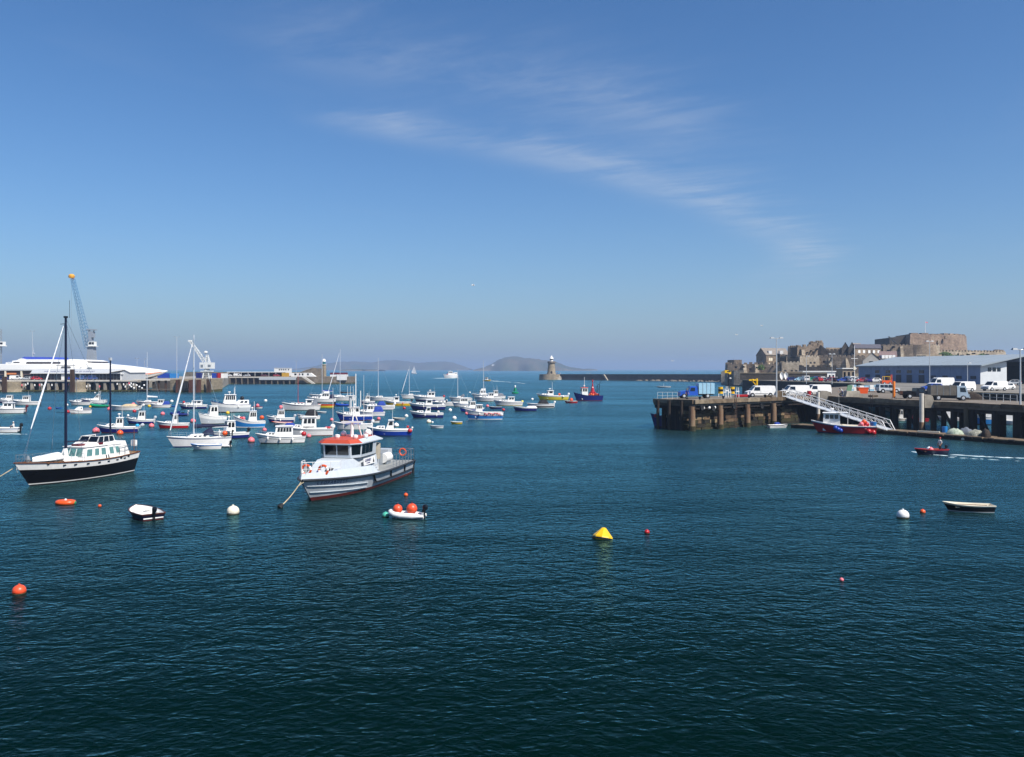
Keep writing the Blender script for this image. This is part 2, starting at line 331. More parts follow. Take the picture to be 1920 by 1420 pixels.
class Hull:
    """lofted hull; s runs 0 at the transom to 1 at the stem, h 0 at the waterline to 1 at the gunwale"""
    def __init__(s, th, L, B, F, bands, tw=0.82, rake=None, sheer=0.5, fine=2.2, wl=0.55, open_s=None, deckmat=None, inner=None, rim=None, rimr=0.035, sole=0.3, stern_rake=0.03, aft_sheer=0.0, mid=0.42):
        s.L, s.B, s.F, s.tw, s.fine, s.wl, s.sheer, s.mid, s.aft = L, B, F, tw, fine, wl, sheer, mid, aft_sheer
        s.rake = 0.11 * L if rake is None else rake; s.sr = stern_rake * L; s.th = th
        S = [0, .06, .14, .24, .34, .44, .54, .63, .71, .78, .84, .89, .93, .96, .985, 1.0]
        hs = [-0.45, 0.0]; mats = []
        for top, m in bands:
            if top not in hs: hs.append(top)
        ml = []
        for _, m in bands:
            if m not in ml: ml.append(m)
        g = G()
        for side in (1, -1):
            for k in range(len(hs) - 1):
                top = hs[k + 1]; m = next(mm for t_, mm in bands if t_ >= top - 1e-6); g.mi(ml.index(m))
                ra = [s.pt(q, hs[k], side) for q in S]; rb = [s.pt(q, hs[k + 1], side) for q in S]
                g.grid([ra, rb] if side < 0 else [rb, ra])
        for k in range(len(hs) - 1):
            top = hs[k + 1]; m = next(mm for t_, mm in bands if t_ >= top - 1e-6); g.mi(ml.index(m))
            g.grid([[s.pt(0, hs[k], 1), s.pt(0, hs[k], -1)], [s.pt(0, hs[k + 1], 1), s.pt(0, hs[k + 1], -1)]])
        if open_s is not None:      # inner skin of the open part
            im = inner or ml[-1]
            if im not in ml: ml.append(im)
            g.mi(ml.index(im)); q = [x for x in S if x < open_s] + [open_s]
            for side in (1, -1):
                a = [s.pt(x, 1.0, side, -0.05) for x in q]; b = [Vector((s.pt(x, sole, 1).x - (.05 if x > .8 else 0), side * s.inn(x, sole), s.F * sole)) for p, x in zip(a, q)]
                g.grid([a, b] if side > 0 else [b, a])
            a = [s.pt(0, 1, 1, -.05), s.pt(0, 1, -1, -.05)]; a = [Vector((p.x + .06, p.y, p.z)) for p in a]; b = [Vector((p.x, sg * s.inn(0, sole), s.F * sole)) for p, sg in zip(a, (1, -1))]
            g.grid([a, b])
        s.o = autosmooth(g.build('hull', ml, th), 35)
        if open_s is not None:
            g = G(); q = [x for x in S if x < open_s] + [open_s]
            g.grid([[Vector((s.pt(x, sole, 1).x, s.inn(x, sole), s.F * sole)) for x in q], [Vector((s.pt(x, sole, 1).x, -s.inn(x, sole), s.F * sole)) for x in q]])
            g.build('cockpit_sole', inner or ml[-1], th)
        if open_s is None or open_s < 1:
            q0 = 0 if open_s is None else open_s; q = [q0] + [x for x in S if x > q0]
            rows = []
            for f in (-1, -.5, 0, .5, 1): rows.append([Vector((s.pt(x, 1, 1).x, s.bd(x) * f * .97, s.zd(x) - 0.03 + 0.05 * (1 - f * f))) for x in q])
            g = G(); g.grid(rows)
            if open_s is not None:
                p = [r[0] for r in rows]; g.add(p + [Vector((s.pt(q0, sole, 1).x - .06, v.y / max(.01, s.bd(q0) * .97) * s.inn(q0 * .985, sole) * .9, s.F * sole)) for v in p], [(i, i + 1, 6 + i, 5 + i) for i in range(4)])
            g.build('deck', deckmat or ml[-1], th)
        if rim:
            for side in (1, -1):
                g = G(); P = [s.pt(x, 1, side, 0.01) for x in S]; g.path(P, rimr, 5)
                if side > 0: g.path([s.pt(0, 1, 1), s.pt(0, 1, -1)], rimr, 5)
                g.build('rubbing_strake', rim, th)
    def bd(s, q):
        if q <= s.mid: f = s.tw + (1 - s.tw) * math.sin(q / s.mid * math.pi / 2)
        else: f = max(0.0, 1 - ((q - s.mid) / (1 - s.mid)) ** s.fine)
        return s.B / 2 * max(f, 0.012)
    def inn(s, q, h): return max(.01, min(s.bd(q) * .93, abs(s.pt(q, h * s.F / s.zd(q), 1).y) - .04))
    def zd(s, q): return s.F * (1 + s.sheer * max(0, (q - .3) / .7) ** 2 + s.aft * max(0, (.35 - q) / .35) ** 2)
    def pt(s, q, h, side, dy=0.0):
        hh = max(h, -0.45); k = 0.88 - (0.88 - s.wl) * q ** 1.5
        if hh >= 0: wf = k + (1 - k) * hh ** 0.85
        else: wf = k * (1 + hh * 1.2)
        x = -s.L / 2 + q * s.L - s.rake * (1 - hh) * max(0, (q - .45) / .55) ** 2 - s.sr * hh * (1 - q) ** 6 + s.sr
        return Vector((x, side * (s.bd(q) * wf + dy), s.zd(q) * hh if hh > 0 else hh * s.F))
    def x(s, q): return -s.L / 2 + q * s.L
def cab(x0, x1, wb, wt, z0, z1, rf, rb, wf=None):
    """four faces (port, starboard, front, back) and the top of a cabin; rf/rb = rake of front and back; wf = front half width"""
    wfb = wf or wb; wft = wt * (wfb / wb)
    A = [(x0, -wb, z0), (x1, -wfb, z0), (x1, wfb, z0), (x0, wb, z0)]; T = [(x0 + rb, -wt, z1), (x1 - rf, -wft, z1), (x1 - rf, wft, z1), (x0 + rb, wt, z1)]
    A = [Vector(p) for p in A]; T = [Vector(p) for p in T]
    return dict(A=A, T=T, port=(A[2], A[3], T[3], T[2]), star=(A[0], A[1], T[1], T[0]), front=(A[1], A[2], T[2], T[1]), back=(A[3], A[0], T[0], T[3]))
def cab_build(th, c, mat, roof=None, name='cabin', over=0.08, rt=0.06, roofname='roof', bev=True):
    o = G().hexa(c['A'], c['T']).build(name, mat, th)
    if roof:
        T = c['T']; cx = sum(p.x for p in T) / 4
        P = [Vector((p.x + (over if p.x > cx else -over), p.y + (over if p.y > 0 else -over), p.z + 0.003)) for p in T]
        Q = [Vector((cx + (p.x - cx) * .93, p.y * .9, p.z + rt)) for p in P]; mid = [Vector((p.x, p.y, p.z + rt * .5)) for p in P]
        g = G(); g.hexa(P, mid); g.hexa([m - Vector((0, 0, .002)) for m in mid], Q); g.build(roofname, roof, th)
    return o
def wins(th, face, n, u0=0.08, u1=0.92, v0=0.45, v1=0.88, gap=0.2, mat=None, name='window', th_=0.02):
    w = (u1 - u0) / n
    for i in range(n): G().panel(face, u0 + i * w + w * gap / 2, u0 + (i + 1) * w - w * gap / 2, v0, v1, th_).build(name, mat or GLASS, th)
def outboard(th, x, y, z, cowl, s=1.0, up=False):
    g = G(); g.lathe([(.13, 0), (.17, .06), (.18, .25), (.14, .38), (.05, .42)], (0, 0, .25), 10, sx=1.25); g.box(-.06, .10, -.06, .06, -.55, .26); g.box(-.10, .16, -.09, .09, -.35, -.32)
    g.box(.08, .2, -.12, .12, -.05, .25)
    o = g.build('outboard_motor', cowl, th); o.location = (x, y, z); o.scale = (s, s, s); o.rotation_euler = (0, R(-50) if up else R(-6), 0); return o
def rail(th, pts, h, name='guard_rail', r=0.018, mid=True, mat=None):
    g = G(); top = [Vector(p) + Vector((0, 0, h)) for p in pts]; g.path(top, r, 4)
    if mid: g.path([Vector(p) + Vector((0, 0, h * .5)) for p in pts], r * .8, 4)
    for a, b in zip(pts, top): g.tube(a, b, r, r, 4)
    return g.build(name, mat or STEEL, th)
def fender(th, p, col=None, r=0.11, l=0.5):
    return autosmooth(G().lathe([(.02, 0), (r, .1), (r, l - .1), (.02, l)], p, 8).build('fender', col or WHITE, th))
def ball_part(th, p, r, col, name='buoy'): return autosmooth(G().ball(p, r, 12, 8).build(name, col, th))
def radar(th, p, r=0.28):
    g = G(); g.tube((p[0], p[1], p[2] - .35), p, .05, .05, 6); g.lathe([(r * .8, 0), (r, .05), (r, .14), (r * .6, .2)], p, 12); return g.build('radar', WHITE, th)
def aerial(th, p, h, r=0.02, lean=0.0): return G().tube(p, (p[0] - lean, p[1], p[2] + h), r, r * .5, 4).build('aerial', WHITE, th)
def place(x0, x1, y, yaw, ratio):
    """centre and length of a boat whose hull spans photo columns x0..x1 with its near waterline on row y"""
    xm = (x0 + x1) / 2; d = H * FPX / (y - HY); W = (x1 - x0) / FPX * d; phi = math.atan2(1, (xm - CX) / FPX); rel = R(yaw) - phi
    L = W / (abs(math.sin(rel)) + 0.75 * ratio * abs(math.cos(rel)))
    d += 0.4 * ratio * L * abs(math.sin(rel)); return Vector(((xm - CX) / FPX * d, d, 0)), L, d
def yacht_rig(th, hu, mast_s, top, col=ALU, boom=None, cover=None, furl=None, jib_s=1.0, r=0.07, spread=2, back=True, zfoot=None, boom_z=1.5, shroud=True, boom_mat=None):
    x = hu.x(mast_s); zf = hu.zd(mast_s) if zfoot is None else zfoot; z0 = zf - .05
    G().tube((x, 0, z0), (x, 0, top), r, r * .75, 8).build('mast', col, th)
    w = hu.bd(mast_s) * .95
    for k in range(spread):
        zz = zf + (top - zf) * (k + 1) / (spread + 1.0); G().tube((x, -w * .6, zz), (x, w * .6, zz), .025, .025, 4).build('spreader', col, th)
    if shroud:
        g = G()
        for sd in (-1, 1): g.path([(x - .1, sd * w, hu.zd(mast_s)), (x, sd * w * .6, zf + (top - zf) * .6), (x, 0, top)], .016, 3)
        g.tube((hu.x(jib_s) - .1, 0, hu.zd(1.0)), (x, 0, top - .2), .016, .016, 3)
        if back: g.tube((hu.x(0.02), 0, hu.zd(0)), (x, 0, top), .016, .016, 3)
        g.build('rigging', STEEL, th)
    if boom:
        zb = zf + boom_z; G().tube((x, 0, zb), (x - boom, 0, zb - .05), .055, .055, 6).build('boom', boom_mat or col, th)
        if cover:
            rows = []
            for i in range(9):
                f = i / 8; rr = (.26 - .15 * f) * (1 + .08 * math.sin(i * 2.1)); rows.append([Vector((x - .05 - (boom - .1) * f, rr * .6 * math.cos(a), zb + .16 - .05 * f + rr * math.sin(a))) for a in [k * math.pi / 4 for k in range(8)]])
            autosmooth(G().grid(rows, True).build('sail_cover', cover, th), 60)
    if furl:
        a = Vector((hu.x(jib_s) - .1, 0, hu.zd(1.0) + .5)); b = Vector((x, 0, top - .3)); p = a + (b - a) * .02; q = a + (b - a) * .93; m_ = a + (b - a) * .3
        G().tube(p, m_, .06, .11, 6).tube(m_, q, .11, .05, 6).build('furled_jib', furl, th)
def pulpits(th, hu, h=0.55, s0=0.05, s1=0.97, n=6, stern=True):
    for sd in (1, -1):
        rail(th, [hu.pt(s0 + (s1 - s0) * i / n, 1, sd, -.04) for i in range(n + 1)], h, 'guard_rail', .014, True)
    rail(th, [hu.pt(.93, 1, 1, -.03), Vector((hu.x(1.0) - .05, 0, hu.zd(1))), hu.pt(.93, 1, -1, -.03)], h + .08, 'pulpit', .02)
    if stern: rail(th, [hu.pt(.10, 1, 1, -.04), hu.pt(0.0, 1, 1, -.04), hu.pt(0.0, 1, -1, -.04), hu.pt(.10, 1, -1, -.04)], h + .05, 'pushpit', .02)
def canopy(th, x0, x1, w, z0, z1, mat, name='canopy', f=0.3, b=0.2):
    rows = []
    for i in range(9):
        t_ = i / 8; xx = x0 + (x1 - x0) * t_; hh = z0 + (z1 - z0) * min(1, min((t_ + .03) / b, (1.03 - t_) / f)) ** .6
        rows.append([Vector((xx, w * math.cos(a), z0 + (hh - z0) * math.sin(a) ** .6)) for a in [math.pi * k / 8 for k in range(9)]])
    return autosmooth(G().grid(rows).build(name, mat, th), 50)
def boat(name, label, cat, x0, x1, y, yaw=200, hull=(WHITE,), group=None, ratio=0.36, fb=None, tw=0.85, anti=ANTI_K, stripe=None, top=WHITE, topf=0.78, sheer=0.55, cuddy=None, wh=None, whfront=None, roof=None, nwin=2,
         canvas=None, canv=CANV_B, outb=None, nout=1, mast=None, mast_col=ALU, boom=None, cover=None, furl=None, coach=None, hood=None, rails=True, radar_=False, aer=1, fenders=None, pots=None, balls=(), open_s=0.55, deckmat=None,
         gantry=None, rake=None, whcol=None, cudcol=None, fly=None, screen=False, arch=None, inner=None, rimc=None, tilt=False, bowrail=True, cudwin=2, glass=None):
    loc, L, d = place(x0, x1, y, yaw, ratio); B = L * ratio; F = fb or 0.105 * L + 0.22
    th = thing(name, label, cat, loc, R(yaw), group)
    bands = [(0.10, anti), (topf, hull[0])] + ([(topf + 0.06, stripe)] if stripe else []) + [(1.0, top)]
    hu = Hull(th, L, B, F, bands, tw=tw, sheer=sheer, open_s=open_s, deckmat=deckmat or top, rim=rimc or top, rimr=0.025 + .002 * L, inner=inner or top, rake=rake)
    k = L / 7.0
    if cuddy:       # low forward cabin
        s0, s1, hh = cuddy; z = hu.zd((s0 + s1) / 2) - .05
        c = cab(hu.x(s0), hu.x(s1), hu.bd(s0) * .80, hu.bd(s0) * .68, z, z + hh, hh * 1.1, 0, wf=max(.12, hu.bd(s1) * .72)); cab_build(th, c, cudcol or top, None, 'cuddy_cabin')
        if cudwin:
            for f in ('port', 'star'): wins(th, c[f], cudwin, .25, .92, .4, .8, .35)
    if wh:          # wheelhouse
        s0, s1, hh = wh; s0 -= .045; sm = (s0 + s1) / 2; z = (hu.zd(sm) if open_s is None or s0 > open_s - .03 or coach else hu.F * .32); zt = hu.zd(sm) + hh; wb = hu.bd(sm) * .78; rf = (whfront if whfront is not None else .25) * hh
        c = cab(hu.x(s0), hu.x(s1), wb, wb * .88, z, zt, rf, .05 * hh, wf=min(wb, hu.bd(s1) * .86)); cab_build(th, c, whcol or top, roof or whcol or top, 'wheelhouse', .12 * k, .09 * k)
        v0 = 1 - (hh * .52) / (zt - z); 
        for f in ('port', 'star'): wins(th, c[f], nwin, .1, .93, v0, .92, .22, glass)
        wins(th, c['front'], 2, .06, .94, v0, .92, .12, glass, 'windscreen')
        G().panel(c['back'], .3, .62, .06, .9, .02).build('door', glass or GLASS, th)
        top_z = zt + .1 * k; xc = hu.x(sm)
        if radar_: radar(th, (xc, 0, top_z + .38), .26 * k)
        for i in range(aer): aerial(th, (hu.x(s0) + .2, wb * (.6 - 1.2 * (i % 2)), zt), (1.6 + .5 * i) * k)
        if fly:
            c2 = cab(hu.x(s0) + .1, hu.x(s1) - rf * 1.2, wb * .8, wb * .8, zt + .05, zt + .05 + fly, fly * .6, 0); cab_build(th, c2, top, None, 'flybridge'); wins(th, c2['front'], 1, .05, .95, .3, .95, .1, GLASS, 'windscreen')
        if arch: rail(th, [(hu.x(s0) + .1, wb * .8, zt), (hu.x(s0) - .2, wb * .8, zt + arch), (hu.x(s0) - .2, -wb * .8, zt + arch), (hu.x(s0) + .1, -wb * .8, zt)], .04, 'radar_arch', .05, False, WHITE)
    if coach:       # yacht coachroof
        s0, s1, hh = coach; z = hu.zd((s0 + s1) / 2) - .06; c = cab(hu.x(s0), hu.x(s1), hu.bd((s0 + s1) / 2) * .66, hu.bd((s0 + s1) / 2) * .55, z, z + hh, hh * 1.6, .1, wf=hu.bd(s1) * .55); cab_build(th, c, top, top, 'coachroof', .0, .05)
        for f in ('port', 'star'): wins(th, c[f], 3, .2, .9, .35, .75, .35)
        if hood: canopy(th, hu.x(s0) - .5 * k, hu.x(s0) + .7 * k, hu.bd(s0) * .62, z + hh * .8, z + hh + .75 * k, hood, 'spray_hood', .7, .1)
    if screen:
        sx = open_s + .02; z = hu.zd(sx); c = cab(hu.x(sx) - .5 * k, hu.x(sx) + .25 * k, hu.bd(sx) * .85, hu.bd(sx) * .75, z, z + .5 * k, .45 * k, 0, wf=hu.bd(sx) * .7); 
        g = G()
        for f in ('port', 'star', 'front'): g.panel(c[f], 0, 1, 0, 1, .015)
        g.build('windscreen', GLASS, th)
    if canvas: s0, s1, hh = canvas; canopy(th, hu.x(s0), hu.x(s1), hu.bd((s0 + s1) / 2) * .93, hu.F * .95, hu.F + hh, canv)
    if outb:
        for i in range(nout): outboard(th, hu.pt(0, 1, 1).x - .12, (i - (nout - 1) / 2) * .45, hu.F * .9, outb, .7 + .08 * L, tilt)
    if mast:
        ms, ytop = mast; xw = loc.x + hu.x(ms) * math.cos(R(yaw)); zt = zat(ytop, loc.y + hu.x(ms) * math.sin(R(yaw)))
        yacht = coach is not None
        zf = hu.zd(ms) + (coach[2] if yacht and coach[0] < ms < coach[1] else 0) + (wh[2] if wh and wh[0] < ms < wh[1] else 0)
        yacht_rig(th, hu, ms, zt, mast_col, boom, cover, furl, r=.075 if yacht else .06, spread=2 if yacht else 1, zfoot=zf, shroud=yacht, back=yacht, boom_z=.75 if yacht else .4)
    if rails and bowrail: rail(th, [hu.pt(.66, 1, 1, -.05), hu.pt(.8, 1, 1, -.05), hu.pt(.92, 1, 1, -.03), Vector((hu.x(1) - .06, 0, hu.zd(1))), hu.pt(.92, 1, -1, -.03), hu.pt(.8, 1, -1, -.05), hu.pt(.66, 1, -1, -.05)], .45 * min(1.3, k), 'bow_rail', .02, False)
    for q, col in (fenders or ()): p = hu.pt(q, .9, 1 if math.sin(R(yaw) - math.pi) < 9 else -1, .10); fender(th, (p.x, p.y, p.z - .5), col)
    if gantry: rail(th, [(hu.x(.04), hu.bd(.04) * .9, hu.F), (hu.x(.04), -hu.bd(.04) * .9, hu.F)], gantry, 'stern_gantry', .05, False, MIDGREY)
    if pots: G().box(hu.x(pots[0]), hu.x(pots[1]), -hu.bd(.2) * .7, hu.bd(.2) * .7, hu.F * .3, hu.F + pots[2]).build('deck_box', pots[3], th)
    for (q, yy, zz, r, col) in balls: ball_part(th, (hu.x(q), yy * hu.bd(q), hu.F + zz), r, col)
    th['_L'] = L; return th, hu, d
def tender(name, label, x0, x1, y, yaw, out, inn, group=None, anti=None, outb=None, cat='dinghy', ratio=0.46, oars=False, cov=None, stripe=None, thwart=None, fb=None):
    loc, L, d = place(x0, x1, y, yaw, ratio); th = thing(name, label, cat, loc, R(yaw), group); F = fb or .13 * L + .05
    hu = Hull(th, L, L * ratio, F, [(.12, anti or out), (.8, out), (1.0, stripe or out)], tw=.8, sheer=.35, open_s=.97, inner=inn, rim=stripe or inn, rimr=.03, sole=.25, rake=.12 * L, fine=2.6)
    for q in (.1, .42, .72):
        G().box(hu.x(q), hu.x(q) + .09 * L, -hu.bd(q) * .9, hu.bd(q) * .9, F * .68, F * .74).build('thwart', thwart or inn, th)
    if cov: canopy(th, hu.x(.06), hu.x(.8), hu.bd(.4) * .95, F * .95, F * 1.5, cov, 'cover', .4, .3)
    if outb: outboard(th, hu.pt(0, 1, 1).x - .08, 0, F * .85, outb, .8)
    if oars:
        for sd in (1, -1): G().tube((hu.x(.1), sd * .2, F * .85), (hu.x(.8), sd * .35, F * .95), .025, .02, 5).build('oar', WOOD, th)
    return th, hu, d
def rib(name, label, x0, x1, y, yaw, tube, cat='inflatable', outb=BLACK, console=True, inner=MIDGREY, ratio=.42):
    loc, L, d = place(x0, x1, y, yaw, ratio); th = thing(name, label, cat, loc, R(yaw)); B = L * ratio; r = .085 * L * .75 + .05
    P = [(-L * .5, B / 2 - r, r * .9), (-L * .2, B / 2 - r, r * .9), (L * .15, B / 2 - r, r * 1.0), (L * .33, B / 2 - r * 1.5, r * 1.25), (L * .45, B * .12, r * 1.7), (L * .48, 0, r * 1.8)]
    P = P + [(x, -yy, z) for x, yy, z in reversed(P[:-1])]; rows = []
    for i, p in enumerate(P):
        a = Vector(P[max(0, i - 1)]); b = Vector(P[min(len(P) - 1, i + 1)]); t_ = (b - a).normalized(); u = t_.cross(Vector((0, 0, 1))).normalized(); v = u.cross(t_)
        rr = r * (.45 if i in (0, len(P) - 1) else 1); rows.append([Vector(p) + (u * math.cos(k * math.pi / 5) + v * math.sin(k * math.pi / 5)) * rr for k in range(10)])
    g = G(); g.grid(rows, True); g.F = [tuple(reversed(f)) for f in g.F]; autosmooth(g.build('inflatable_tube', tube, th), 70)
    G().prism([(-L * .46, -B / 2 + r, 0), (L * .3, -B / 2 + 1.5 * r, 0), (L * .44, 0, 0), (L * .3, B / 2 - 1.5 * r, 0), (-L * .46, B / 2 - r, 0)], -.1, r * .7).build('floor', inner, th)
    G().box(-L * .47, -L * .44, -B / 2 + r, B / 2 - r, 0, r * 2).build('transom', inner, th)
    if outb: outboard(th, -L * .49, 0, r * 1.9, outb, .6 + .08 * L)
    if console: G().box(-.1, .35, -.3, .3, r * .7, r * .7 + .75).build('console', inner, th); G().box(-.9, -.4, -.25, .25, r * .7, r * .7 + .5).build('seat', BLACK, th)
    return th, L, d
ALGAE_B = M('buoy_weed', '#3d3a20', .9, var=.35, scale=14)
def buoy(label, px, y, dia, col, group='mooring buoys', ring=True, top=None, sz=0.92, name='mooring_buoy'):
    """px, y: its foot on the water; dia in photo pixels"""
    p = gz(px, y); r = dia / 2 / FPX * p.y; o = thing(name, label, 'buoy', p, rnd.uniform(0, 6), group); zc = r * .45
    b = autosmooth(G().ball((0, 0, zc), r, 16, 10, sz).build('float', col, o), 60)
    if ring and dia > 6:
        g = G(); g.tube((0, 0, zc + r * sz - .02), (0, 0, zc + r * sz + r * .16), r * .16, r * .13, 8); g.build('eye', top or col, o)
        if dia > 8: autosmooth(G().lathe([(r * .93, -.05), (r * 1.0, 0.0), (r * 1.012, r * .12), (r * .99, r * .16)], (0, 0, 0), 16, False).build('weed_band', ALGAE_B, o), 60)
        if dia > 14:
            pts = [(math.cos(a) * r * .99, math.sin(a) * r * .99, zc - r * .1) for a in [k * math.pi / 8 for k in range(17)]]; G().path(pts, r * .03, 4).build('seam', top or col, o)
    return o
def hand(g, w_, d, s, sd):
    """palm, four unequal curled fingers and a thumb leaving its side"""
    u = d.cross(Vector((0, sd, 0))).normalized(); v = d.cross(u).normalized()
    g.hexa([w_ + u * a * .035 * s + v * b * .014 * s for a, b in ((-1, -1), (1, -1), (1, 1), (-1, 1))], [w_ + d * .09 * s + u * a * .04 * s + v * b * .013 * s for a, b in ((-1, -1), (1, -1), (1, 1), (-1, 1))])
    for k, l in enumerate((.065, .078, .072, .055)):
        a = w_ + d * .088 * s + u * (-.03 + .02 * k) * s; b = a + (d * .8 + v * .35).normalized() * l * .5 * s; g.path([a, b, b + (d * .4 + v * .8).normalized() * l * .5 * s], .009 * s, 5)
    a = w_ + d * .025 * s - u * .034 * s; b = a + (d * .6 - u * .8).normalized() * .04 * s; g.path([a, b, b + (d * .9 + v * .3).normalized() * .03 * s], .011 * s, 5)
def person(label, loc, yaw, top, legs, pose='stand', hgt=1.72, cap=None):
    th = thing('person', label, 'person', loc, yaw); s = hgt / 1.75
    if pose == 'sit': J = {'p': (0, 0, .45), 'n': (0.03, 0, .98), 'h': (.05, 0, 1.16), 'kl': (.42, .11, .5), 'kr': (.42, -.11, .5), 'fl': (.45, .11, .05), 'fr': (.45, -.11, .05), 'hl': (.4, .2, .62), 'hr': (.4, -.2, .62), 'el': (.15, .27, .65), 'er': (.15, -.27, .65)}; dz = -.45
    elif pose == 'lean': J = {'p': (0, 0, .92), 'n': (.35, 0, 1.3), 'h': (.5, 0, 1.38), 'kl': (.06, .1, .5), 'kr': (-.05, -.1, .5), 'fl': (0, .11, .06), 'fr': (0, -.11, .06), 'hl': (.55, .2, .8), 'hr': (.6, -.2, .85), 'el': (.42, .26, 1.0), 'er': (.42, -.26, 1.0)}
    else: J = {'p': (0, 0, .95), 'n': (0.0, 0, 1.45), 'h': (.02, 0, 1.62), 'kl': (.03, .1, .5), 'kr': (0, -.1, .5), 'fl': (0, .11, .06), 'fr': (-.05, -.11, .06), 'hl': (.2, .24, .88), 'hr': (.08, -.27, .82), 'el': (.0, .27, 1.13), 'er': (0, -.27, 1.13)}
    J = {k: Vector(v) * s for k, v in J.items()}
    def limb(g, pts, n=8):
        rows = []
        for i, (p, r) in enumerate(pts):
            a = pts[max(0, i - 1)][0]; b = pts[min(len(pts) - 1, i + 1)][0]; t_ = (b - a).normalized(); u = t_.orthogonal().normalized() if abs(t_.z) < .5 else t_.cross(Vector((1, 0, 0))).normalized(); v = t_.cross(u)
            ry = r if not isinstance(r, tuple) else r[0]; rx = r if not isinstance(r, tuple) else r[1]
            rows.append([p + u * math.cos(k * 2 * math.pi / n) * ry + v * math.sin(k * 2 * math.pi / n) * rx for k in range(n)])
        g.grid(rows, True); o = len(g.V) - n; g.F.append(tuple(range(o, o + n))); g.I.append(g.cur); o = len(g.V) - len(rows) * n; g.F.append(tuple(range(o + n - 1, o - 1, -1))); g.I.append(g.cur)
    up = (J['n'] - J['p']).normalized(); g = G(); g.mi(0)
    limb(g, [(J['p'] - up * .08 * s, (.16 * s, .11 * s)), (J['p'] + up * .08 * s, (.15 * s, .11 * s)), (J['p'] + up * .28 * s, (.17 * s, .12 * s)), (J['n'] - up * .07 * s, (.19 * s, .11 * s)), (J['n'] + up * .0 * s, (.07 * s, .07 * s))])
    for q in 'lr':
        sh = J['n'] - up * .06 * s + Vector((0, .18 * s if q == 'l' else -.18 * s, 0)); limb(g, [(sh, .058 * s), (J['e' + q], .045 * s)], 6)
    g.mi(1)
    for q in 'lr':
        hp = J['p'] + Vector((0, .09 * s if q == 'l' else -.09 * s, 0)); limb(g, [(hp, .09 * s), (J['k' + q], .062 * s), (J['f' + q] + Vector((0, 0, .03)), .045 * s)], 7); f = J['f' + q]; g.box(f.x - .07, f.x + .18, f.y - .045, f.y + .045, f.z - .06, f.z + .04)
    g.mi(2)
    for q in 'lr': limb(g, [(J['e' + q], .04 * s), (J['h' + q], .03 * s)], 6); hand(g, J['h' + q], (J['h' + q] - J['e' + q]).normalized(), s, 1 if q == 'l' else -1)
    limb(g, [(J['n'] - up * .02, .055 * s), (J['h'] - up * .06, .055 * s)], 6); g.ball(J['h'] + up * .02, .10 * s, 10, 7, 1.2); g.ball(J['h'] + Vector((.1 * s, 0, .0)), .018 * s, 5, 4)
    autosmooth(g.build('body', [top, legs, SKIN], th), 60)
    hc = J['h'] + up * .055 * s + Vector((-.012, 0, 0)); autosmooth(G().ball(hc, .104 * s, 10, 6, .95).build('cap' if cap else 'hair', cap or HAIR, th), 60)
    return th
# ---------------------------------------------------------------- the grey patrol vessel
HULLG = M('patrol_hull', '#bcc3c8', 0.38, var=0.12, scale=1.2, streak=True); PALEG = paint('patrol_white', '#bcc2c7', 0.35); BELT = M('belting', '#2a2d33', 0.6); ROOFO = M('patrol_roof', '#b9472c', 0.5, var=0.08)
yw = R(-101); fw = Vector((math.cos(yw), math.sin(yw), 0)); bowwl = gz(583, 939.5)
PT = thing('patrol_vessel', 'grey patrol vessel with orange wheelhouse roof anchored in the foreground', 'boat', bowwl - fw * 7.35, yw)
hu = Hull(PT, 18, 5.3, 1.2, [(0.16, ANTI_R), (0.88, HULLG), (1.0, HULLG)], tw=.93, rake=1.7, sheer=.42, fine=2.5, wl=.70, open_s=None, deckmat=M('deck_grey', '#8d8f8c', 0.8), stern_rake=0.0)
for sd in (1, -1):
    g = G(); g.path([hu.pt(q / 24, .98, sd, .07) for q in range(25)], .085, 6); g.build('rubbing_strake', BELT, PT)
    for h0, h1, nm in ((.62, .70, 'spray_rail'), (.34, .40, 'spray_rail')):
        g = G(); g.path([hu.pt(.62 + .37 * k / 10, h0 - .1 + (h1 - h0 + .1) * k / 10, sd, .03) for k in range(11)], .032, 5); g.build(nm, PALEG, PT)
    g = G(); pts = [hu.pt(.56 - .56 * k / 10, .42, sd, .06) for k in range(11)]; g.path(pts, .06, 5)
    for q, dq in ((.585, -.05), (.38, -.03), (.17, -.02), (.0, 0.0)): g.tube(hu.pt(q, .95, sd, .05), hu.pt(max(0, q + dq), .42, sd, .06), .06, .06, 5)
    g.build('side_fendering', BELT, PT)
    # inward-leaning white bulwark round the raised foredeck
    g = G(); S = [.50 + .5 * k / 12 for k in range(13)]
    top = []
    for q in S:
        p = hu.pt(q, 1, sd); hgt = .08 + .56 * min(1, (q - .50) / .05) - .22 * max(0, (q - .72) / .28)
        top.append(Vector((p.x - .35 * max(0, (q - .6)), p.y * .90 - sd * .06, p.z + hgt)))
    lo = [hu.pt(q, 1, sd, .0) + Vector((0, 0, .03)) for q in S]; g.grid([lo, top] if sd < 0 else [top, lo]); g.add([v - Vector((0, sd * .06, 0)) for v in lo] + [v - Vector((0, sd * .06, 0)) for v in top], [])
    g.build('bulwark', PALEG, PT)
zd = 1.25
c = cab(hu.x(.42), hu.x(.86), 1.82, 1.64, zd, 2.54, 2.6, 0, wf=1.2)
G().hexa(c['A'], c['T']).build('deckhouse', PALEG, PT)
G().panel(c['front'], .56, .80, .30, .62, .05).build('hatch', BELT, PT)
G().panel(c['front'], .30, .38, .12, .70, .04).build('vent', NAVY, PT)
wins(PT, c['port'], 1, .60, .68, .40, .62, .1, GLASS, 'porthole'); G().panel(c['port'], .18, .25, .34, .5, .03).build('vent', GLASS, PT)
g = G()
